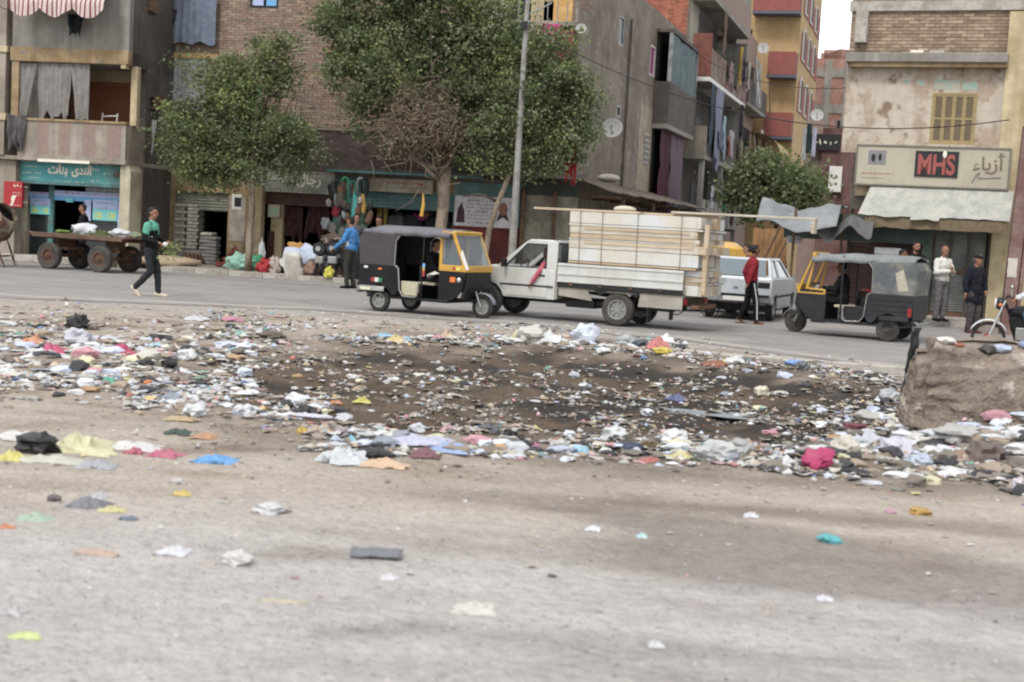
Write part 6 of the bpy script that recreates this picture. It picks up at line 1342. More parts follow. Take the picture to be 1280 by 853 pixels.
MB().use(m_rust).box(-.8, -.45, -.25, .25, .4, .8).build('motor_housing', parent=MX, bevel=.02)
for y in (-.42, .42): wheel(MX, -.4, y, .2, .07, m_tyred, m_rust)
# ================================================================ PEOPLE
SKIN = [mat('skin_tan', '8f5f45', rough=.6, var=.05, bump=0, spec=.3), mat('skin_brown', '74492f', rough=.6, var=.05, bump=0, spec=.3)]
m_hair = mat('black_hair', '120f0e', rough=.7, var=.1, bump=.4, bsc=60); m_hairg = mat('grey_hair', '5c5650', rough=.8, var=.15, bump=.4, bsc=60)
m_eye = mat('eye_dark', '17100d', rough=.3, var=0, bump=0); m_lip = mat('lip', '6d3d34', rough=.5, var=0, bump=0)
def hand(mb, el, wr, curl, side, up=None):
    d = (wr - el).normalized(); u = Vector(up) if up else Vector((0, 0, 1)) if abs(d.z) < .8 else Vector((1, 0, 0))
    s = d.cross(u).normalized() * side; n = s.cross(d).normalized() * side
    pc = wr + d * .045; mb.ellip(pc, .05, .04, .018, Matrix((d, s, n)).transposed(), 10, 7); mb.capsule(wr - d * .02, wr + d * .03, .024, .026, 8)
    for k, (off, L) in enumerate(((.030, .068), (.011, .078), (-.009, .072), (-.027, .056))):
        a = wr + d * .085 + s * off; c = curl * (1 + .12 * k); e1 = (d * math.cos(c) - n * math.sin(c)); e2 = (d * math.cos(2 * c) - n * math.sin(2 * c)); b = a + e1 * L * .5; mb.capsule(a - d * .02, b, .0098, .0092, 6); mb.capsule(b, b + e2 * L * .5, .0092, .0082, 6)
    a = wr + d * .03 + s * .032; b = a + (d * .6 + s * .7 - n * .3).normalized() * .038; mb.capsule(a, b, .013, .0105, 6); mb.capsule(b, b + (d * .95 + s * .1 - n * .35).normalized() * .03, .0105, .009, 6)
def person(label, loc, yaw, h=1.75, top='000000', bottom='000000', shoe='1a1818', skin=0, pose=None, hair=m_hair, top_m=None, bottom_m=None, coat=False, cap=None, bald=False, beard=False, trim=None, sleeve=1.0, group=None, feet=True, mass=1.0, extra=None, barefoot=False):
    t = thing('person', label, 'person', loc, yaw, sc=h / 1.75, group=group); V = Vector
    P = dict(pel=(0, 0, .95), sh=(.0, 0, 1.40), head=(.02, 0, 1.53), look=0., nod=0.,
             ls=(0, .185, 1.40), rs=(0, -.185, 1.40), le=(-.02, .235, 1.13), re=(-.02, -.235, 1.13), lw=(.06, .24, .90), rw=(.06, -.24, .90), lc=.35, rc=.35,
             lh=(0, .09, .92), rh=(0, -.09, .92), lk=(.03, .10, .50), rk=(.03, -.10, .50), la=(-.01, .11, .08), ra=(-.01, -.11, .08), ltoe=(1, .15, -.05), rtoe=(1, -.15, -.05))
    if pose: P.update(pose)
    g = {k: (V(v) if isinstance(v, tuple) else v) for k, v in P.items()}
    sk = SKIN[skin]; hd = g['head']; ML = Matrix.Rotation(R(g['look']), 3, 'Z') @ Matrix.Rotation(R(g['nod']), 3, 'Y'); hc = hd + V((.015, 0, .115))
    H = lambda x, y, z: hc + ML @ V((x, y, z))
    mb = MB().use(sk)
    mb.ellip(hc + ML @ V((-.01, 0, .025)), .095, .075, .095, ML); mb.ellip(H(.022, 0, -.045), .068, .058, .07, ML); mb.capsule(H(.05, 0, -.085), H(.062, 0, -.095), .03, .022, 8)
    mb.capsule(H(.085, 0, .012), H(.108, 0, -.022), .010, .015, 8); mb.capsule(H(.088, -.03, .028), H(.088, .03, .028), .010, .010, 6)
    for s in (-1, 1): mb.ellip(H(-.005, s * .076, -.01), .02, .010, .032, ML, 8, 6)
    mb.capsule(g['sh'] + V((-.01, 0, .02)), hd + V((.0, 0, .06)), .058 * mass, .052, 12)
    pel, sh = g['pel'], g['sh']; mid = pel.lerp(sh, .5); mb.ellip(pel + V((0, 0, 0)), .11, .155, .13); mb.ellip(mid, .105, .14, .20); mb.ellip(pel.lerp(sh, .78), .115, .165, .17); mb.capsule(g['ls'], g['rs'], .06, .06)
    for a, b, c, r, cl in (('ls', 'le', 'lw', 1, g['lc']), ('rs', 're', 'rw', -1, g['rc'])):
        mb.capsule(g[a], g[b], .052, .041); mb.capsule(g[b], g[c], .041, .027); hand(mb, g[b], g[c], cl, r)
    for a, b, c, to in (('lh', 'lk', 'la', 'ltoe'), ('rh', 'rk', 'ra', 'rtoe')):
        mb.capsule(g[a], g[b], .082, .055); mb.capsule(g[b], g[c], .055, .035)
        d = g[to].normalized(); mb.capsule(g[c] + V((0, 0, -.03)) - d * .03, g[c] + d * .15 + V((0, 0, -.045)), .035, .026, 8)
    body = mb.build('body', parent=t); remeshed(body, .0115, 1)
    m_top = top_m or cloth('top_' + top, top, sc=3); m_bot = bottom_m or cloth('trousers_' + bottom, bottom, sc=3)
    mb = MB().use(m_top); k = mass
    mb.ellip(pel.lerp(sh, .12 if not coat else .02) , .135 * k, .175 * k, .13 if not coat else .2); mb.ellip(mid, .13 * k, .165 * k, .21); mb.ellip(pel.lerp(sh, .78), .135 * k, .185 * k, .18); mb.capsule(g['ls'] + V((0, 0, -.005)), g['rs'] + V((0, 0, -.005)), .076 * k, .076 * k); mb.capsule(sh + V((-.01, 0, .0)), sh + V((.0, 0, .07)), .075, .068)
    for a, b, c in (('ls', 'le', 'lw'), ('rs', 're', 'rw')):
        mb.capsule(g[a], g[b], .074 * k, .058 * k)
        if sleeve > .5: mb.capsule(g[b], g[b].lerp(g[c], .93), .060 * k, .043 * k)
    if coat: mb.capsule(pel + V((0, .06, -.12)), pel + V((.01, .08, -.22)), .13, .13); mb.capsule(pel + V((0, -.06, -.12)), pel + V((.01, -.08, -.22)), .13, .13)
    tp = mb.build('coat' if coat else 'top', parent=t); remeshed(tp, .013, 1, .030, .075)
    mb = MB().use(m_bot); mb.ellip(pel + V((0, 0, -.03)), .122 * k, .165 * k, .12)
    for a, b, c in (('lh', 'lk', 'la'), ('rh', 'rk', 'ra')): mb.capsule(g[a], g[b], .097 * k, .074 * k); mb.capsule(g[b], g[b].lerp(g[c], .96), .074 * k, .058 * k)
    remeshed(mb.build('trousers', parent=t), .013, 1, .028, .07)
    for c, to in (('la', 'ltoe'), ('ra', 'rtoe')):
        d = g[to].normalized(); q = g[c]; m_s = cloth('shoe_' + shoe, shoe, bump=.1)
        if barefoot: MB().use(m_s).obox(q + d * .06 + V((0, 0, -.072)), (.27, .095, .02), Matrix.Rotation(math.atan2(d.y, d.x), 3, 'Z')).build('sandal', parent=t, bevel=.008)
        else:
            mb = MB().use(m_s); mb.capsule(q + V((0, 0, -.03)) - d * .045, q + d * .15 + V((0, 0, -.042)) + V((0, 0, d.z * .04)), .048, .036, 10); mb.capsule(q + V((0, 0, .0)), q + V((0, 0, -.02)), .047, .045, 10); remeshed(mb.build('shoe', parent=t), .012, 1)
    if not bald:
        mb = MB().use(hair); mb.ellip(H(-.024, 0, .046), .090, .080, .083, ML); mb.ellip(H(-.048, 0, .0), .062, .072, .08, ML); mb.capsule(H(.05, -.03, .105), H(.05, .03, .105), .022, .022, 8); remeshed(mb.build('hair', parent=t), .011, 1, .006, .03)
    else:
        mb = MB().use(hair); mb.ellip(H(-.05, 0, -.005), .06, .079, .05, ML); remeshed(mb.build('hair', parent=t), .011, 1)
    for s in (-1, 1): MB().use(m_eye).ellip(H(.0865, s * .031, .006), .006, .013, .007, ML, 8, 6).build('eye', parent=t); MB().use(hair).obox(H(.092, s * .032, .026), (.008, .036, .008), ML).build('eyebrow', parent=t)
    MB().use(m_lip).ellip(H(.085, 0, -.058), .010, .024, .008, ML, 8, 6).build('mouth', parent=t)
    if beard: mb = MB().use(hair); mb.ellip(H(.03, 0, -.075), .064, .061, .045, ML); mb.capsule(H(.093, -.02, -.04), H(.093, .02, -.04), .008, .008); remeshed(mb.build('beard', parent=t), .011, 1)
    if cap: mb = MB().use(cloth('cap_' + cap, cap)); mb.ellip(H(-.01, 0, .065), .105, .09, .06, ML); mb.obox(H(.09, 0, .055), (.09, .13, .012), ML); mb.build('cap', parent=t, smooth=True)
    if trim: trim(t, g)
    return t
def gp(px, py, z=0): p = ground(px, py, z); return (p.x, p.y, z)
m_white_c = cloth('white_trim', 'b5b8b6'); m_teal_c = cloth('teal_fabric', '4f9c86')
# walking boy in teal and black, seen in profile going right
def tr1(t, g):
    mb = MB().use(m_teal_c); mb.ellip(g['sh'] + Vector((0, 0, -.045)), .142, .20, .13); mb.capsule(g['ls'], g['ls'].lerp(g['le'], .55), .083, .073); mb.capsule(g['rs'], g['rs'].lerp(g['re'], .55), .083, .073); mb.capsule(g['sh'], g['sh'] + Vector((0, 0, .075)), .08, .071); remeshed(mb.build('yoke', parent=t), .015, 2, .015, .09)
    s = MB().use(m_white_c); scribble(s, -.09, .09, 0, .05, 0, 2, 2); o = s.build('chest_print', parent=t); o.location = g['sh'] + Vector((.0, -.176, -.21)); 
person('young man in teal and black sweatshirt walking right past the cart', gp(186, 371), R(-6), 1.74, top='16191c', bottom='2a2c30', shoe='bfae98', barefoot=False, trim=tr1,
       pose=dict(lk=(.12, .09, .52), la=(.16, .09, .08), rk=(.05, -.09, .50), ra=(-.26, -.09, .17), rtoe=(.75, 0, -.65), le=(.02, .24, 1.14), lw=(.27, .17, 1.10), re=(-.04, -.235, 1.14), rw=(.22, -.19, 1.08), lc=.8, rc=.9, look=-12))
p = gp(186, 371); 
t = thing('vegetable_bunch', 'bunch of green leaves hanging from the walking young man\'s hands', 'vegetables', (p[0] + .34, p[1] - .14, .98)); mb = MB().use(LEAF[3]); rnd = random.Random(8)
for k in range(70):
    a = Vector((rnd.gauss(.06, .09), rnd.gauss(0, .05), rnd.gauss(-.03, .09))); b = a + Vector((rnd.gauss(.05, .06), rnd.gauss(0, .04), rnd.gauss(-.02, .07))); c = (a + b) / 2 + Vector((rnd.gauss(0, .03), rnd.gauss(0, .03), rnd.gauss(0, .03))); mb._add([a, c, b], [(0, 1, 2)])
mb.build('leaves', parent=t); MB().use(m_white).ellip((-.02, .02, .06), .06, .05, .05).build('paper_wrap', parent=t, smooth=True)
# cart seller
q = at_depth(103, 325, 38.0); person('seller in black hooded jacket standing behind the flat cart', (q.x, q.y, 0.0), R(200), 1.74, top='15171b', bottom='1d1f24', pose=dict(le=(.06, .22, 1.14), lw=(.22, .14, 1.02), re=(.04, -.23, 1.14), rw=(.20, -.14, 1.0), look=0, nod=8), mass=1.08)
# man in blue
def tr2(t, g):
    mb = MB().use(m_white_c); mb.ellip(g['pel'].lerp(g['sh'], .72) + Vector((.03, 0, 0)), .118, .08, .2); mb.capsule(g['pel'] + Vector((.02, .1, .05)), g['pel'].lerp(g['sh'], .4) + Vector((.02, .13, 0)), .06, .05); remeshed(mb.build('white_shirt', parent=t), .014, 1)
person('man in bright blue jacket and dark trousers on the road edge', gp(436, 361), R(160), 1.80, top='3678b8', bottom='33332f', shoe='16161a', trim=tr2, pose=dict(le=(.08, .26, 1.16), lw=(.30, .27, .98), re=(-.06, -.25, 1.14), rw=(.0, -.26, .90), lk=(.04, .12, .50), la=(-.02, .15, .08), rk=(-.01, -.10, .50), ra=(-.06, -.12, .08), look=-12), hair=m_hair)
q = at_depth(442, 345, 36.6); person('man in grey sweatshirt standing behind the man in blue', (q.x, q.y, .14), R(-70), 1.74, top='4b4a4d', bottom='2b2b2d', pose=dict(look=8, lw=(.14, .16, .98)), mass=1.05)
q = at_depth(471, 345, 35.9); person('man in open dark jacket looking down behind the rickshaw tail', (q.x, q.y, .14), R(-105), 1.72, top='1c1d20', bottom='2a2a2e', pose=dict(nod=18, lw=(.16, .12, 1.02), rw=(.2, -.10, 1.1), rc=.9), mass=1.08, trim=lambda t, g: remeshed((lambda mb: (mb.ellip(g['pel'].lerp(g['sh'], .75) + Vector((.05, 0, 0)), .10, .07, .2), mb.build('grey_shirt', parent=t))[1])(MB().use(cloth('shirt_grey', '77777c'))), .014, 1))
# driver of the first rickshaw: sits facing +x of the rickshaw
SIT = dict(pel=(0, 0, .12), sh=(.02, 0, .56), head=(.06, 0, .69), ls=(.02, .185, .56), rs=(.02, -.185, .56), le=(.14, .24, .32), re=(.14, -.24, .32), lw=(.38, .2, .36), rw=(.38, -.2, .36), lh=(.05, .09, .10), rh=(.05, -.09, .10), lk=(.42, .14, .10), rk=(.42, -.14, .10), la=(.48, .13, -.28), ra=(.48, -.13, -.28), lc=.9, rc=.9)
def sitting(veh, x, y, z, yaw, label, **k):
    M_ = Matrix.Translation(veh.location) @ Matrix.Rotation(veh.rotation_euler.z, 4, 'Z') @ Matrix.Scale(veh.scale[0], 4); q = M_ @ Vector((x, y, z)); pz = dict(SIT); pz.update(k.pop('pose', {})); return person(label, tuple(q), veh.rotation_euler.z + yaw, pose=pz, **k)
sitting(T1, .84, -.06, .60, 0, 'driver in black jacket seated in the black and yellow rickshaw', h=1.60, top='0f1012', bottom='26262a', pose=dict(nod=14, re=(.16, -.22, .30), rw=(.30, -.12, .28)), mass=1.05)
o = MB().use(m_white).grid(lambda u, v: ((u - .5) * .35, (v - .5) * .3, .07 * nz(u * 4, v * 4, 3) + .06 * math.sin(u * 3)), 10, 10).build('white_cloth', smooth=True, sharp=0, solid=.01); M_ = Matrix.Translation(T1.location) @ Matrix.Rotation(T1.rotation_euler.z, 4, 'Z'); o.location = M_ @ Vector((1.12, -.36, .74)); tag(o, 'white cloth on the lap of the black rickshaw driver', 'cloth')
# pickup driver with pink sleeve arm out of the window
ar = sitting(PK, 1.62, .30, .62, 0, 'pickup driver in pink top with one arm hanging from the window', h=1.42, top='b8505f', bottom='2a2a2e', skin=1, pose=dict(ls=(.02, .22, .56), le=(-.02, .60, .40), lw=(.16, .64, .10), lc=.25, rw=(.42, -.02, .44), re=(.2, -.2, .34)))
# red jacket walker
def tr3(t, g):
    for a, b, c in (('lh', 'lk', 'la'), ('rh', 'rk', 'ra')):
        s = -1 if a[0] == 'r' else 1; o = Vector((0, s * .088, 0)); MB().use(m_white_c).tube([g[a] + o * 1.1, g[b] + o * .85, g[c] + o * .7 + Vector((0, 0, .03))], .016, 6).build('side_stripe', parent=t)
_q = at_depth(937, 390, 28.7); person('man in red jacket and striped black tracksuit trousers walking by the hatchback', (_q.x, _q.y, 0), R(8), 1.66, top='8c1f26', bottom='14161b', shoe='6b5142', barefoot=True, trim=tr3, skin=1,
       pose=dict(lk=(-.04, .09, .51), la=(-.20, .10, .13), ltoe=(.85, 0, -.5), rk=(.10, -.09, .51), ra=(.13, -.10, .08), le=(-.10, .24, 1.15), lw=(-.02, .24, .92), re=(-.10, -.24, 1.15), rw=(-.16, -.25, .92), look=14), mass=1.0)
q = at_depth(931, 385, 31.5); person('man half hidden behind the man in the red jacket', (q.x, q.y, 0), R(160), 1.66, top='7a2a2c', bottom='222226')
q = at_depth(972, 345, 38.5); person('figure in dark blue jacket beyond the white hatchback', (q.x, q.y, 0), R(220), 1.66, top='1c2338', bottom='22242a')
# second rickshaw: driver and passenger
sitting(T2, 1.02, .05, .60, 0, 'bare footed driver in dark clothes in the faded rickshaw', h=1.62, top='1b1d1f', bottom='1a171c', shoe='7a5a48', barefoot=True, skin=1, pose=dict(lk=(.40, .20, .08), la=(.36, .24, -.30), look=10))
sitting(T2, .22, .05, .62, 0, 'passenger in dark red jumper on back seat of the faded rickshaw', h=1.5, top='7c2430', bottom='2b2b30', skin=1)
# bearded man in black and the arm in pink
q = at_depth(1138, 395, 31.6); person('bearded man in black jacket behind the faded rickshaw canopy', (q.x, q.y, .14), R(-70), 1.80, top='131316', bottom='2a2a2e', beard=True, pose=dict(rw=(.18, -.05, 1.22), re=(.06, -.25, 1.12), lw=(.18, .1, 1.18), le=(.05, .24, 1.12), lc=1., rc=1.), mass=1.08)
q = at_depth(1121, 398, 30.6); person('shorter man in pale pink shirt reaching out behind the faded rickshaw', (q.x, q.y, .14), R(-25), 1.60, top='b59aa4', bottom='333338', skin=1, pose=dict(ls=(.04, .18, 1.40), le=(.28, .20, 1.36), lw=(.52, .16, 1.40), lc=.2, re=(.16, -.26, 1.22), rw=(.38, -.24, 1.34)))
q = at_depth(1173, 402, 31.6); person('grey haired man in white jumper with hands held at his chest', (q.x, q.y, .14), R(-60), 1.74, top='c2bfb6', bottom='625c60', hair=m_hairg, shoe='1b1a1c', bald=True, pose=dict(le=(.06, .27, 1.14), lw=(.22, .06, 1.26), re=(.06, -.27, 1.14), rw=(.24, -.02, 1.18), lc=1., rc=1., look=-10), mass=1.1)
def tr5(t, g):
    mb = MB().use(cloth('jumper_charcoal', '26262a')); mb.ellip(g['pel'].lerp(g['sh'], .62) + Vector((.055, 0, 0)), .10, .08, .28); remeshed(mb.build('jumper', parent=t), .014, 1)
person('man in navy overcoat and cap standing by the red pillar', gp(1214, 417), R(-62), 1.72, top='1b1e28', bottom='463f40', hair=m_hairg, coat=True, cap='242021', shoe='5a3c34', trim=tr5, pose=dict(look=12, re=(-.02, -.28, 1.14), rw=(.02, -.30, .92), le=(-.0, .27, 1.14), lw=(.1, .24, .98)), mass=1.15)
sitting(MBK, .30, 0, .86 - .06, 0, 'motorcycle rider in pale top and blue jeans at the right edge', h=1.7, top='b5b8bd', bottom='3c5878', pose=dict(le=(.30, .28, .36), lw=(.58, .34, .22), re=(.30, -.28, .36), rw=(.58, -.34, .22), lk=(.40, .2, -.08), rk=(.40, -.2, -.08), la=(.22, .2, -.48), ra=(.22, -.2, -.48)))
# ================================================================ GOODS ON THE PAVEMENT AND IN THE SHOPS
def lump(m, rx, ry, rz, seed, amp=.35, res=2, s=1.6, flat=.0, mb=None, c=(0, 0, 0)):
    """crumpled rounded shape, base at z=0"""
    mb = mb or MB().use(m); bm = bmesh.new(); bmesh.ops.create_icosphere(bm, subdivisions=res, radius=1); n = len(mb.v); vs = []
    for v in bm.verts:
        d = v.co.normalized(); k = 1 + amp * (nz(d.x * s, d.y * s, d.z * s + seed) + .5 * abs(nz(d.x * s * 2.6, d.y * s * 2.6, d.z * s * 2.6 + seed)) + .25 * nz(d.x * 9, d.y * 9, d.z * 9 + seed))
        z = d.z * rz * k + rz * .75
        vs.append((c[0] + d.x * rx * k, c[1] + d.y * ry * k, c[2] + max(z, -.01)))
    mb._add(vs, [tuple(v.index for v in f.verts) for f in bm.faces]); bm.free(); return mb
# cement bags: stacks standing in the left opening; each bag is a thing
m_bag = mat('cement_bag', 'a59c8e', var=.12, sc=3, col2='8f887c', bump=.3); m_bag2 = mat('cement_bag_grey', '76716c', var=.12, sc=3, bump=.3)
def bagmesh(m):
    mb = MB().use(m)
    def f(u, v, s): x = (u - .5) * .60; y = (v - .5) * .38; e = (1 - abs(2 * u - 1) ** 8) * (1 - abs(2 * v - 1) ** 6); return (x, y, .057 + s * (.006 + .05 * max(e, 0) ** .4))
    mb.box(-.185, .185, -.28, .28, .002, .112); return mb
def bags(cells, m, labels, grp):
    src = None
    for i, (x, y, D, z, rz) in enumerate(cells):
        q = at_depth(x, 300, D)
        if src is None: src = bagmesh(m).build('cement_bag', bevel=.042); src.modifiers[0].segments = 3; o = src
        else: o = src.copy(); COL.objects.link(o)
        o.location = (q.x, q.y, .14 + z); o.rotation_euler = (0, 0, R(-10 + rz)); tag(o, labels(i), 'bag', grp)
cells = []
for lv in range(13): cells += [(227.5, 0, 42.0 + .05 * (lv % 2), .42 + lv * .106, 5 * (-1) ** lv), (243.5, 0, 42.0, .42 + lv * .106, -4 * (-1) ** lv)]
ORD = ['lowest', 'second', 'third', 'fourth', 'fifth', 'sixth', 'seventh', 'eighth', 'ninth', 'tenth', 'eleventh', 'twelfth', 'topmost']
bags(cells, m_bag, lambda i: 'pale cement bag, %s from the ground in %s column of the tall stack' % (ORD[i // 2], ('left', 'right')[i % 2]), 'bags of the tall double stack')
cells = [(262 + (k % 2), 0, 41.5, k * .106, 90 + 5 * (-1) ** k) for k in range(8)]
bags(cells, m_bag2, lambda i: 'grey cement bag, %s from the ground in the low stack at doorway edge' % ORD[i], 'bags of the low stack')
cells = [(257, 0, 42.2, .9 + k * .115, 3) for k in range(2)] + [(271, 0, 42.2, 1.0 + k * .115, 3) for k in range(3)]
q = at_depth(236, 300, 42.0); o = MB().use(m_greyp).box(-.75, .6, -.25, .3, 0, .41).build('plinth_block'); o.location = (q.x, q.y, .14); o.rotation_euler = (0, 0, R(-10)); tag(o, 'grey plinth under the tall double stack of bags', 'plinth')
bags([(261, 0, 41.6, .86 + .0 * k, 4) for k in range(1)] , m_bag, lambda i: 'single pale bag on top of the low grey stack', 'odd bag on the low stack')
# tilted row of round tins / coils at foot of the stack
q = at_depth(243, 326, 40.6); t = thing('wire_coils', 'row of dark wire coils leaning at the foot of cement bags', 'wire', (q.x, q.y, .14), R(-10))
for k in range(5): MB().use(m_rust).lathe((k * .13 - .25, -.02 * k, .2), (.8, .2, .5), [(.17, -.03), (.2, 0), (.17, .03), (.14, 0), (.17, -.03)], 16).build('coil', parent=t, smooth=True)
# heap of red bricks: each brick its own thing is small; one heap with bricks as parts
q = at_depth(292, 330, 39.9); t = thing('brick_heap', 'heap of broken red bricks by the pillar of the left shop', 'bricks', (q.x, q.y, .14)); rnd = random.Random(2); src = None
m_rbk = mat('red_brick', '83382a', var=.2, sc=4, col2='98503c')
for k in range(70):
    a = rnd.uniform(0, 6.28); r = rnd.uniform(0, .46); z = max(0, .55 * (1 - r / .5)) * rnd.uniform(.5, 1)
    if src is None: src = MB().use(m_rbk).box(-.1, .1, -.05, .05, -.03, .03).build('brick', parent=t); o = src
    else: o = src.copy(); COL.objects.link(o)
    o.location = (r * math.cos(a) * 1.0, r * math.sin(a) * .6, z + .03); o.rotation_euler = (rnd.uniform(-.6, .6), rnd.uniform(-.6, .6), rnd.uniform(0, 3.1))
# sand heap beside the doorway
q = at_depth(208, 333, 39.5); o = lump(mat('yellow_sand', 'a38d70', bump=.4), 1.0, .6, .18, 4, .2).build('sand_heap', smooth=True, sharp=0); o.location = (q.x, q.y, .10); tag(o, 'low heap of yellow sand behind the walking young man', 'sand')
def sack(px, py, D, rx, rz, col, lb, cat='sack', name='sack', seed=0, z=.14, amp=.3):
    q = at_depth(px, py, D); o = lump(cloth('sack_' + col, col, rough=.7, bump=.6, var=.2), rx, rx * .7, rz, seed, amp * 1.9, 3, 2.1).build(name, smooth=True, sharp=35); o.location = (q.x, q.y, z); return tag(o, lb, cat)
sack(299, 333, 38.7, .36, .26, '7fb09c', 'pale teal plastic sack slumped at foot of the left tree'); sack(320, 330, 38.9, .26, .24, '3d9468', 'bright green sack behind trunk of the left tree', seed=3); sack(327, 322, 39.0, .09, .5, 'c8ccca', 'white wrapped bundle rising from the green sack', seed=5)
sack(331, 333, 38.0, .22, .22, 'a3282c', 'red cloth bundle on the kerb before the grey sign shop', 'bundle', 'cloth_bundle', 7); sack(343, 333, 38.0, .18, .24, 'a09488', 'cream bundle beside the red bundle on kerb', 'bundle', 'cloth_bundle', 8); sack(354, 333, 38.3, .14, .16, '4a3a33', 'small dark bundle by the concrete kerb post', 'bundle', 'cloth_bundle', 9)
sack(377, 335, 38.2, .5, .42, 'a7b2c6', 'large pale blue white sack heap right of the kerb post', seed=11); sack(366, 335, 37.9, .28, .34, 'b7b7b0', 'off white sack leaning behind the kerb post', seed=12); sack(375, 318, 38.8, .34, .16, 'b0813a', 'ochre rolled sack lying on top of pale sacks', seed=13, z=.72); sack(389, 337, 37.6, .2, .2, '8c6a5a', 'small tan sack at foot of the pale sack heap', seed=14)
q = ground(366, 350, 0); t = thing('kerb_post', 'squat concrete post standing on the kerb before pale sacks', 'post', (q.x, q.y, 0), R(-5)); MB().use(m_conc).prism([(-.2, 0), (-.2, .6), (-.14, .66), (.2, .62), (.24, .35), (.3, .3), (.3, 0)], -.16, .16).build('shaft', parent=t, bevel=.02)
# row of machines (sewing-machine heads / pumps) with black and silver parts
def machine(px, D, seed, lb):
    q = at_depth(px, 338, D); t = thing('old_machine', lb, 'machine', (q.x, q.y, .14), R(-15 + 9 * math.sin(seed))); r = random.Random(seed); h = r.uniform(.75, 1.05)
    MB().use(m_black).lathe((0, 0, h - .25), (.2, -1, .1), [(.001, -.05), (.16, -.05), (.19, 0), (.16, .06), (.001, .06)], 18).build('wheel', parent=t, smooth=True); MB().use(m_steel).lathe((0, -.07, h - .25), (.2, -1, .1), [(.001, 0), (.07, 0), (.07, .05), (.001, .05)], 12).build('hub', parent=t, smooth=True)
    MB().use(m_black).tube([(-.12, 0, 0), (0, .02, h * .6), (.05, 0, h)], [.05, .04, .03], 8).tube([(.15, 0, 0), (.04, .02, h * .6)], .035, 8).build('stand', parent=t, smooth=True)
    MB().use([m_steel, m_black, m_teal, m_rim][r.randrange(4)]).box(-.1, .16, -.1, .1, h * .35, h * .55).build('motor', parent=t, bevel=.03); MB().use(m_chrome).tube([(.05, -.03, h), (.2, -.06, h + .06), (.24, -.06, h - .05)], .015, 6).build('handle', parent=t, smooth=True)
for k, (x, w) in enumerate(((398, 'nearest the pale sacks'), (406, 'second from the pale sacks'), (414, 'in the middle of the row, near a yellow rag'), (423, 'just left of the man in blue'), (453, 'right of the man in blue'), (461, 'behind the rickshaw tail'))): machine(x, 37.4 + .3 * (k % 2), k, 'black pedal machine with spoked wheel ' + w)
o = sack(411, 345, 37.1, .12, .16, 'c0b83a', 'yellow rag between the pedal machines', 'rag', 'rag', 15); sack(418, 300, 38.5, .3, .2, '5a463c', 'brown bundle heaped on top of the machines', 'bundle', 'cloth_bundle', 16, z=.95)
t = thing('goods_crate', 'crate of small machine parts behind the pedal machines', 'crate', tuple(at_depth(418, 335, 39.2)[:2]) + (.14,), R(-12))
MB().use(m_wood).box(-.6, .6, -.2, .2, 0, .85).build('crate_body', parent=t, bevel=.01); rnd = random.Random(12)
for k in range(14): MB().use(rnd.choice((m_steel, m_black, m_rust, m_chrome))).obox((rnd.uniform(-.5, .5), rnd.uniform(-.2, .1), .9 + rnd.uniform(0, .15)), (rnd.uniform(.08, .2), .1, rnd.uniform(.06, .16)), Matrix.Rotation(rnd.uniform(0, 3), 3, 'Z')).build('machine_part', parent=t, bevel=.01)
# hanging goods between the shops: coils of hose, belts, buckets, bags
rnd = random.Random(6); HG = [(421, 238, 'hoop', '35333a', .30, 'black rubber belts looped on a hook left of teal door'), (431, 236, 'hoop', '2c7d4c', .32, 'green hose coil hanging by teal panel'), (440, 240, 'hoop', '2a6a58', .30, 'dark green hose coil hanging by teal panel'), (450, 233, 'hoop', '8e9296', .24, 'silver flexible pipe coil hanging nearest the teal door'), (456, 234, 'hoop', '22242a', .26, 'black pipe coil hanging beside the silver coil'),
    (420, 258, 'bag', '8c2430', .30, 'dark red plastic bag hanging among the hoses'), (411, 249, 'bag', 'a09a90', .20, 'cream funnel hanging at left of the hoses'), (429, 250, 'bag', 'a9a290', .20, 'second cream funnel hanging by the red bag'), (450, 246, 'bag', 'a8988c', .18, 'cream funnel hanging over the yellow tube'), (433, 264, 'bag', 'a38c4a', .28, 'straw coloured brush bundle hanging low'), (453, 258, 'tube', 'b8933a', .7, 'long yellow tube hanging beside teal panel'), (443, 256, 'tube', '3f9a94', .75, 'wide turquoise strip hanging between the shops'), (408, 272, 'bag', '8c9296', .34, 'clear bag of metal fittings hanging by the curtain'), (417, 278, 'bag', '77706c', .30, 'grey bag of fittings below the red bag'), (427, 284, 'bag', '6e6a60', .3, 'mesh bag of parts above the machines'), (441, 280, 'bag', '4e5358', .3, 'dark mesh bag behind the men')]
for i, (x, y, k, c, sz, lb) in enumerate(HG):
    q = at_depth(x, y, 39.6 - .12 * (i % 3)); m = cloth('good_' + c, c, rough=.5); t = thing({'hoop': 'hose_coil', 'bag': 'hanging_bag', 'tube': 'hanging_tube'}[k], lb, 'goods', tuple(q), R(-10))
    if k == 'hoop': MB().use(m).tube([(sz * .38 * math.sin(a), .02 * math.sin(3 * a), -sz * math.cos(a)) for a in [2 * math.pi * j / 18 for j in range(19)]], .035, 6).build('coil', parent=t, smooth=True)
    elif k == 'bag': o = lump(m, sz * .36, sz * .26, sz * .55, i, .6, 3, 2.2).build('bag', parent=t, smooth=True, sharp=60); o.location = (0, 0, -sz)
    else: MB().use(m).tube([(0, 0, sz * .5), (.03, 0, 0), (-.02, 0, -sz * .6)], [.05, .09, .07], 8).build('tube', parent=t, smooth=True)
    MB().use(m_black).tube([(0, 0, sz * .4), (0, .05, sz * .9)], .008, 4).build('hook', parent=t)
rnd = random.Random(44); srcs = []
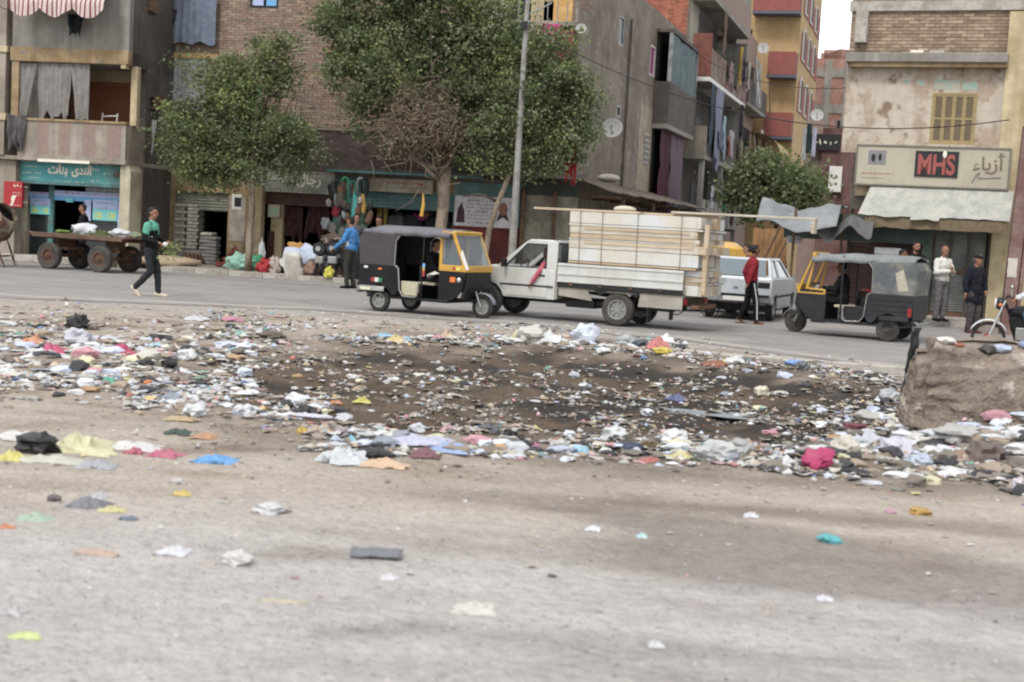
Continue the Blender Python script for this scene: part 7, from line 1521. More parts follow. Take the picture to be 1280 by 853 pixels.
for k in range(34):
    x, y = rnd.uniform(417, 462), rnd.uniform(243, 300); q = at_depth(x, y, 39.2 + rnd.uniform(0, .6))
    if len(srcs) < 6:
        m = [m_black, m_rust, m_steel, cloth('good_brown', '4c3c33'), cloth('good_green', '33493c'), m_dkgrey][len(srcs)]
        o = lump(m, .09, .05, .16, k, .5, 2, 2).build('hanging_tool', smooth=True, sharp=40); srcs.append(o)
    else: o = srcs[k % 6].copy(); COL.objects.link(o); o.scale = (rnd.uniform(.6, 1.5), 1, rnd.uniform(.6, 1.8))
    o.location = q; o.rotation_euler = (0, rnd.uniform(-.3, .3), 0); tag(o, 'small dark tool hung among the hoses between the two shops', 'goods', 'small tools hung between the shops')
# goods inside the teal shop
IG = [(474, 270, 'a0893a', .08, .55, 'yellow rods'), (482, 266, 'b59a40', .06, .6, 'pale yellow rods'), (496, 278, '5a5f66', .25, .25, 'dark helmet shape'), (508, 284, 'b8bcc0', .14, .16, 'white box'), (516, 278, '2f3238', .3, .3, 'black bundle'), (524, 272, 'b03a80', .26, .12, 'magenta scarf bundle'), (533, 266, '8a5a48', .2, .18, 'brown basket'), (541, 276, '22242a', .28, .35, 'black jacket shape'), (489, 290, '6a6e72', .25, .2, 'grey case'), (556, 286, '3a3d42', .22, .4, 'dark drum')]
for i, (x, y, c, rx, rz, lb) in enumerate(IG):
    q = at_depth(x, y, 41.6); o = lump(cloth('good_' + c, c, rough=.6), rx, rx * .6, rz, i + 40, .55, 3, 2.0).build('shop_goods', smooth=True, sharp=50); o.location = (q.x, q.y, q.z - rz * .75); tag(o, lb + ' on show inside the teal shuttered shop', 'goods')
t = thing('shop_rack', 'dark rack carrying the goods in the teal shuttered shop', 'rack', tuple(at_depth(512, 335, 41.9)[:2]) + (.14,), R(-10)); 
for z in (.5, 1.0, 1.35): MB().use(m_dkgrey).box(-1.1, 1.2, 0, .4, z, z + .04).build('shelf', parent=t)
for x in (-1.12, 1.2): MB().use(m_dkgrey).box(x, x + .04, 0, .4, 0, 1.9).build('upright', parent=t)
q = at_depth(526, 222, 37.0); o = MB().use(m_ty).tube([(0, 0, 0), (.02, -.01, -.3), (-.02, 0, -.62)], [.02, .045, .05], 8).build('yellow_flask', smooth=True); o.location = at_depth(529, 242, 37.0); tag(o, 'tall yellow bottle shape hanging from the big tree trunk', 'bottle')
# load of the cart: white bags and greens
M_ = Matrix.Translation(CT.location) @ Matrix.Rotation(CT.rotation_euler.z, 4, 'Z')
for i, (x, y, rx, rz, c, lb) in enumerate(((.45, .2, .34, .17, 'b8bcc2', 'larger white plastic bag on left half of the flat cart'), (1.55, .25, .26, .12, 'b0b2b4', 'smaller white bag on right half of the flat cart'), (2.0, .3, .16, .08, '6f7a5c', 'grey green bunch at right end of the cart'), (-.2, .1, .18, .05, '5c7a34', 'thin green trimmings at left end of the cart'))):
    o = lump(cloth('sack_' + c, c, rough=.6), rx, rx * .7, rz, i + 60, .5, 3).build('produce_bag', smooth=True, sharp=50); o.location = M_ @ Vector((x, y, .946)); tag(o, lb, 'bag')
o = MB(); o.use(LEAF[3]); rnd = random.Random(3)
for k in range(260):
    a = Vector((rnd.gauss(0, .22), rnd.gauss(0, .12), abs(rnd.gauss(.03, .05)))); d = Vector((rnd.gauss(0, .05), rnd.gauss(0, .05), rnd.gauss(0, .03))); e = Vector((rnd.gauss(0, .03), rnd.gauss(0, .03), rnd.gauss(0, .03))); o._add([a, a + d, a + d + e], [(0, 1, 2)])
o = o.build('green_vegetables', kind='stuff'); o.location = M_ @ Vector((.85, .2, .946)); tag(o, 'loose green vegetables between the white bags on the cart', 'vegetables')
# food stall cabinet, tarpaulins at the right
q = ground(998, 375); t = thing('glass_cabinet', 'glass food cabinet with white top standing at the street corner', 'cabinet', (q.x, 33.2, .0), R(-18)); S = 33.2 / 1700
w = .28; MB().use(m_rust).box(-w, w, -.25, .25, .75, .8).build('counter', parent=t); MB().use(mat('cabinet_white', 'b8bcba')).box(-w - .02, w + .02, -.27, .27, .8, .9).build('base', parent=t, bevel=.01); MB().use(mat('cabinet_white', 'b8bcba')).box(-w - .03, w + .03, -.28, .28, 1.62, 1.78).build('top', parent=t, bevel=.02)
for x in (-w, w - .03):
    for y in (-.25, .22): MB().use(m_rim).box(x, x + .03, y, y + .03, .9, 1.62).build('corner_post', parent=t)
for z in (1.12, 1.36): MB().use(m_rim).box(-w + .03, w - .03, -.2, .2, z, z + .02).build('shelf', parent=t)
MB().use(m_glass).box(-w + .031, w - .031, -.24, -.235, .91, 1.61).build('glass_pane', parent=t)
for x in (-w + .03, w - .06):
    for y in (-.2, .2): MB().use(m_rust).box(x, x + .03, y, y + .03, 0, .75).build('leg', parent=t)
rnd = random.Random(5)
for k in range(16): 
    o = lump([m_white, m_steel, m_chrome, m_redp][rnd.randrange(4)], .05, .05, .045, k, .2, 1).build('jar', parent=None); o.location = t.matrix_world @ Vector((0, 0, 0)); x, y, z = rnd.uniform(-.2, .2), rnd.uniform(-.15, .15), (.905, 1.142, 1.382)[k % 3]; o.parent = t; o.location = (x, y, z)
sack(993, 300, 33.2, .2, .09, 'a8a8a8', 'crumpled white bag on top of the glass cabinet', 'bag', 'plastic_bag', 71, z=1.78)
m_tarp = cloth('grey_tarp', '7e8284', rough=.6, col2='6c7072', soft=.3, sc=1.5)
def tarp(lb, p, w, d, seed, m=m_tarp, drop=.5, yaw=-20, sag=.15):
    mb = MB().use(m); mb.grid(lambda u, v: ((u - .5) * w, (v - .5) * d, .35 * nz(u * 2.5, v * 2, seed) - sag * 4 * u * (1 - u) - drop * v * 0 - (drop * max(0, (.3 - v)) * 3.0) + .04 * nz(u * 9, v * 9, seed)), 40, 20); o = mb.build('tarpaulin', smooth=True, sharp=0, solid=.01); o.location = p; o.rotation_euler = (0, 0, R(yaw)); return tag(o, lb, 'tarpaulin')
tarp('grey tarpaulin sagging over stalls left of the metal awning', at_depth(1005, 258, 33.5), 1.9, 2.2, 3); tarp('second darker grey tarpaulin reaching under the metal awning', at_depth(1060, 272, 33.0), 1.3, 1.5, 9, cloth('dark_tarp', '5c5a58'), .35)
for k, (x, lb) in enumerate(((985, 'wooden pole holding left end of grey tarpaulin'), (1045, 'wooden pole holding middle of grey tarpaulin'))): q = at_depth(x, 380, 33.0); o = MB().use(m_wood).tube([(0, 0, 0), (.03, 0, 2.6)], .035, 6).build('pole', smooth=True); o.location = (q.x, q.y, 0); tag(o, lb, 'pole')
# ================================================================ CONCRETE BLOCK AND RUBBISH
mb = MB().use(mat('rough_concrete', '8b7c6d', var=.25, sc=1.3, col2='6d5d4e', amt=.5, soft=.3, col3='a89c8e', bump=1.0, bsc=7, bdist=.03))
def blk(p):
    x, y, z = p; n = fbm(x * 1.2, y * 1.2, z * 1.2, 1.3, 4, 77); lf = max(0, 1 - x / .9); tp = max(0, z - .25); return (x + .16 * n * lf + .19 * tp * lf * lf + .03 * nz(x * 9, y * 9, z * 9) + .015 * nz(x * 22, y * 22, z * 22), y + .03 * nz(x * 11, z * 11, y * 4) + .16 * fbm(x, z, y, 1.6, 5, 50) + .10 * tp * (1 if y < .4 else -.6), z + (.22 * fbm(x, y, z, 1.5, 5, 11) - .06 * lf * lf - .06 * max(0, .25 - y) / .25) * min(1, tp * 2.2))
bm = bmesh.new(); bmesh.ops.create_cube(bm, size=1); 
for v in bm.verts: v.co = Vector(((v.co.x + .5) * 2.9, (v.co.y + .5) * .85, (v.co.z + .5) * 1.0 - .12))
bmesh.ops.bevel(bm, geom=bm.edges[:], offset=.12, segments=4, affect='EDGES'); bmesh.ops.subdivide_edges(bm, edges=[e for e in bm.edges if e.calc_length() > .15], cuts=26, use_grid_fill=True)
for v in bm.verts: v.co = Vector(blk(v.co))
me = bpy.data.meshes.new('concrete_block'); bm.to_mesh(me); bm.free(); me.materials.append(mb.mat); me.polygons.foreach_set('use_smooth', [True] * len(me.polygons))
o = bpy.data.objects.new('concrete_block', me); COL.objects.link(o); q = ground(1136, 532, 0); o.location = (q.x, q.y, -.05); o.rotation_euler = (R(3), R(1), R(-6)); tag(o, 'massive rough broken concrete block above the rubbish at right', 'concrete block'); BLK = o
q = ground(1128, 500); o = MB().use(m_black).grid(lambda u, v: (.10 * (u - .5) + .10 * v + .03 * nz(u * 3, v * 5), .04 * nz(u * 4, v * 6, 2), .85 * v), 4, 14).build('torn_black_plastic', smooth=True, sharp=0, solid=.006); o.location = (q.x - .02, q.y - .1, .0); tag(o, 'torn black plastic strip hanging down left end of the concrete block', 'plastic')
m_lit = mat('litter', (1, 1, 1), vcol=True, rough=.7, var=.16, sc=9, bump=.3, bsc=40, spec=.3)
PAL = [((.54, .535, .52), 13), ((.45, .46, .465), 14), ((.40, .39, .37), 9), ((.50, .47, .38), 9), ((.40, .47, .58), 5), ((.30, .33, .42), 3), ((.36, .28, .20), 12), ((.20, .15, .11), 12), ((.06, .06, .065), 9), ((.12, .11, .10), 8), ((.55, .22, .26), 2.2), ((.60, .34, .40), 1.8), ((.52, .12, .08), 1.2), ((.60, .40, .12), 1.6), ((.55, .50, .15), 1.2), ((.10, .30, .22), 1.2), ((.12, .35, .42), 1.0), ((.10, .16, .35), 1.3), ((.45, .33, .22), 6)]
PAL = [((c[0] + (sum(c) / 3 - c[0]) * .3, c[1] + (sum(c) / 3 - c[1]) * .3, c[2] + (sum(c) / 3 - c[2]) * .3), w * (.75 if max(c) - min(c) > .25 else 1)) for c, w in PAL]
CW = [c for c, w in PAL]; WW = [w for c, w in PAL]
def scrap(mb, p, s, rnd, col, kind=None):
    mb.use(m_lit); k = rnd.uniform(.7, 1.1); dd = rnd.choice((0, .25, .4, .5)) if kind != 1 else 0; col = tuple(a * (1 - dd) + b * dd for a, b in zip(col, (.27, .23, .19))); mb.col = (col[0] * k, col[1] * k, col[2] * k); kind = kind if kind is not None else rnd.choices((0, 1, 2), (6, 3, 2))[0]; a = rnd.uniform(0, 6.28); ca, sa = math.cos(a), math.sin(a)
    if kind == 0:       # crumpled sheet
        n = 3; e = rnd.uniform(.45, 1.2); tz = rnd.uniform(.05, .35); vs = []
        for j in range(n):
            for i in range(n):
                x = (i / (n - 1) - .5) * s + rnd.uniform(-.18, .18) * s; y = (j / (n - 1) - .5) * s * e + rnd.uniform(-.18, .18) * s; z = rnd.uniform(0, tz) * s
                vs.append((p[0] + x * ca - y * sa, p[1] + x * sa + y * ca, p[2] + z + .004))
        mb._add(vs, [(j * n + i, j * n + i + 1, (j + 1) * n + i + 1, (j + 1) * n + i) for j in range(n - 1) for i in range(n - 1)])
    elif kind == 1:     # lumpy bit
        r = s * .42; vs = []
        for (x, y, z) in ((1, 0, .3), (.5, .8, .25), (-.5, .8, .3), (-1, 0, .25), (-.5, -.8, .3), (.5, -.8, .25), (.2, .1, .9), (-.3, -.1, .7)):
            x *= r * rnd.uniform(.7, 1.3); y *= r * rnd.uniform(.5, 1.1); vs.append((p[0] + x * ca - y * sa, p[1] + x * sa + y * ca, p[2] + z * r * rnd.uniform(.6, 1.2)))
        b = [(v[0] + (p[0] - v[0]) * .2, v[1] + (p[1] - v[1]) * .2, p[2] - .01) for v in vs[:6]]; vs += b
        mb._add(vs, [(0, 1, 6), (1, 2, 6), (2, 7, 6), (2, 3, 7), (3, 4, 7), (4, 5, 7), (5, 6, 7), (5, 0, 6)] + [(8 + i, 8 + (i + 1) % 6, (i + 1) % 6, i) for i in range(6)])
    else:               # strip or stick
        w = s * rnd.uniform(.08, .22); L = s * rnd.uniform(.8, 1.5); t = rnd.uniform(-.15, .25) * L; h = max(w * .3, .004); vs = []
        for x, y, z in ((-.5, -.5, 0), (.5, -.5, 0), (.5, .5, 0), (-.5, .5, 0), (-.5, -.5, 1), (.5, -.5, 1), (.5, .5, 1), (-.5, .5, 1)):
            X = x * L; Y = y * w; vs.append((p[0] + X * ca - Y * sa, p[1] + X * sa + Y * ca, p[2] + z * h + max(0, (x + .5)) * max(t, 0)))
        mb._add(vs, [(4, 5, 6, 7), (0, 1, 5, 4), (1, 2, 6, 5), (2, 3, 7, 6), (3, 0, 4, 7)])
# regions: (polygon in picture x range, y(x) centre line, spread, count, size range)
rnd = random.Random(77)
def yl(pts, x):
    for (xa, ya), (xb, yb) in zip(pts, pts[1:]):
        if xa <= x <= xb: return ya + (yb - ya) * (x - xa) / (xb - xa)
    return pts[-1][1] if x > pts[-1][0] else pts[0][1]
REG = [
 ('heaped', [(380, 545), (480, 548), (560, 552), (640, 558), (760, 560), (860, 566), (1000, 574), (1100, 572)], 9, 2300, (.03, .12), (-20, 0), 0),
 ('pale', [(150, 500), (260, 495), (340, 505), (430, 520), (520, 540)], 13, 750, (.03, .11), 0, 1),
 ('left', [(-30, 425), (80, 425), (170, 430), (260, 440), (330, 450)], 26, 2000, (.02, .15), 0, 1),
 ('left', [(-30, 470), (100, 478), (230, 484), (330, 488)], 14, 1000, (.03, .13), 0, 1),
 ('upper', [(240, 402), (330, 410), (420, 415)], 14, 650, (.04, .14), 0, 1),
 ('ridge', [(420, 428), (520, 436), (640, 440), (740, 448), (850, 462)], 14, 1700, (.04, .15), 0, 0),
 ('ridge', [(560, 410), (650, 415), (760, 425), (860, 440)], 9, 500, (.04, .14), 0, 0),
 ('pit', [(260, 470), (500, 480), (800, 492), (1100, 500)], 36, 6200, (.02, .10), 0, 2),
 ('pit', [(330, 510), (600, 530), (900, 540), (1100, 530)], 20, 2600, (.02, .08), 0, 2),
 ('far', [(860, 462), (980, 474), (1080, 490), (1140, 500)], 14, 700, (.03, .12), 0, 0),
 ('bank', [(1040, 548), (1150, 555), (1290, 566)], 24, 4200, (.02, .11), 0, 3),
 ('bank', [(1140, 528), (1290, 536)], 10, 1100, (.02, .11), 0, 3),
 ('bank', [(980, 566), (1100, 572), (1200, 580), (1290, 590)], 14, 1300, (.03, .12), 0, 3),
 ('strip', [(-30, 400), (200, 398), (420, 400), (700, 405), (900, 430), (1130, 470)], 14, 700, (.02, .09), 0, 1),
 ('fore', [(-30, 560), (300, 565), (600, 590), (900, 600), (1290, 620)], 26, 300, (.012, .04), 0, 4),
 ('fore', [(-30, 620), (400, 650), (800, 670), (1290, 690)], 60, 200, (.01, .035), 0, 4),
 ('fore', [(-30, 740), (1290, 760)], 70, 60, (.008, .025), 0, 4),
 ('road', [(0, 350), (300, 365), (600, 395), (900, 415), (1120, 440)], 10, 60, (.02, .08), 0, 4)]
GROUPS = {}
LEFTW = [w * f for w, f in zip(WW, (1.5, 1.4, 1.2, 1.2, 1.3, 1, .7, .5, .7, .6, 1.5, 1.5, 1, 1, 1, 1, 1, 1, .8))]
PITW = [w * f for w, f in zip(WW, (.55, .6, .8, .9, .6, .6, 1.6, 2.2, 1.3, 1.6, .8, .8, 1.2, 1, 1, 1, .8, .8, 1.4))]
BANKW = [w * f for w, f in zip(WW, (.7, .9, 1, .9, 1, 1, 1.5, 2.0, 2.0, 1.8, .8, .8, .8, 1, 1, 1, 1, 1, 1))]
mbs = {}
for nm, line, spr, cnt, (s0, s1), _, wk in REG:
    mb = mbs.setdefault({'fore': 'scattered_litter', 'road': 'scattered_litter', 'pit': 'pit_litter', 'bank': 'bank_litter', 'far': 'ridge_litter', 'ridge': 'ridge_litter'}.get(nm, 'field_litter' if nm != 'heaped' else 'heaped_litter'), MB())
    wts = {0: WW, 1: LEFTW, 2: PITW, 3: BANKW, 4: LEFTW}[wk]; k = 0; tries = 0
    while k < cnt and tries < cnt * 4:
        tries += 1; px = rnd.uniform(line[0][0], line[-1][0]); py = rnd.gauss(yl(line, px), spr * .75)
        if py < 372 or py > 880: continue
        g = ground(px, py, 0)
        if nm not in ('fore', 'road') and fbm(g.x * .9, g.y * .9, 0, 1.3, 3, 90) < rnd.uniform(-.16, .16) : continue
        p = gpt(px, py)
        if nm not in ('road',) and p.y > edge_y(p.x) + .9: continue
        s = s0 + (s1 - s0) * rnd.random() ** 2.2; scrap(mb, p, s * rnd.uniform(.9, 1.3), rnd, rnd.choices(CW, wts)[0], rnd.choices((0, 1, 2), (6, 3, 1) if nm != 'pit' else (4, 4, 1))[0]); k += 1
LBL = {}
for nm, mb in mbs.items(): mb.build(nm, vc=True, kind='stuff')
# crumpled bags and rags too many to count, heaped along the rubbish lines
mb = MB().use(m_lit); BC_ = [((.53, .53, .525), 8), ((.48, .50, .53), 6), ((.45, .43, .38), 4), ((.42, .46, .56), 3), ((.045, .045, .05), 6), ((.16, .14, .12), 6), ((.27, .22, .17), 5), ((.50, .47, .33), 1.5), ((.42, .22, .25), 1), ((.24, .26, .30), 2), ((.20, .30, .34), .8), ((.36, .24, .14), 1)]
for (line, spr, cnt, s0, s1) in (([(400, 553), (640, 560), (860, 566), (1100, 572)], 8, 330, .02, .085), ([(1010, 560), (1290, 568)], 22, 430, .02, .10), ([(1090, 525), (1290, 542)], 12, 190, .02, .1), ([(440, 430), (640, 436), (850, 456)], 12, 150, .03, .11), ([(-20, 430), (170, 440), (320, 448)], 22, 170, .03, .12), ([(-20, 474), (320, 488)], 12, 90, .03, .10), ([(200, 508), (430, 516)], 9, 60, .03, .10), ([(880, 470), (1120, 495)], 12, 70, .03, .09), ([(280, 470), (1050, 500)], 30, 330, .02, .07)):
    for _ in range(cnt):
        px = rnd.uniform(line[0][0], line[-1][0]); py = rnd.gauss(yl(line, px), spr * .7); p = gpt(px, py)
        if fbm(p.x, p.y, 0, 1.4, 3, 120) < rnd.uniform(-.4, .1): continue
        s = s0 + (s1 - s0) * rnd.random() ** 1.6; c = rnd.choices([c for c, w in BC_], [w for c, w in BC_])[0]; k = rnd.uniform(.8, 1.15); mb.col = tuple(x * k for x in c)
        lump(None, s * rnd.uniform(.7, 1.4), s * rnd.uniform(.6, 1.1), s * rnd.uniform(.25, .6), rnd.uniform(0, 99), .6, 2, 1.9, mb=mb, c=(p.x, p.y, p.z - .01))
mb.build('crumpled_rubbish', vc=True, smooth=True, sharp=30, kind='stuff')
mb = MB()
for k in range(9000):
    px = rnd.uniform(-30, 1310); py = rnd.uniform(575, 870); p = gpt(px, py); c = soil(p.x, p.y) * rnd.uniform(.55, 1.3); scrap(mb, p, .004 + .022 * rnd.random() ** 4, rnd, tuple(c), 1)
mb.build('gravel', vc=True, kind='stuff')
# clods and pebbles of the pit and the rough ground
mb = MB(); 
for k in range(5200):
    px = rnd.uniform(-20, 1300); py = rnd.gauss(490, 48); 
    if py < 400 or py > 640: continue
    p = gpt(px, py); sc = soil(p.x, p.y) * rnd.uniform(.65, 1.25); s = .012 + .06 * rnd.random() ** 3.5
    if pit_mask(p.x, p.y) < .15 and bank_mask(p.x, p.y) < .2 and rnd.random() < .7: continue
    scrap(mb, p, s, rnd, tuple(sc), 1)
mb.build('soil_clods', vc=True, kind='stuff')
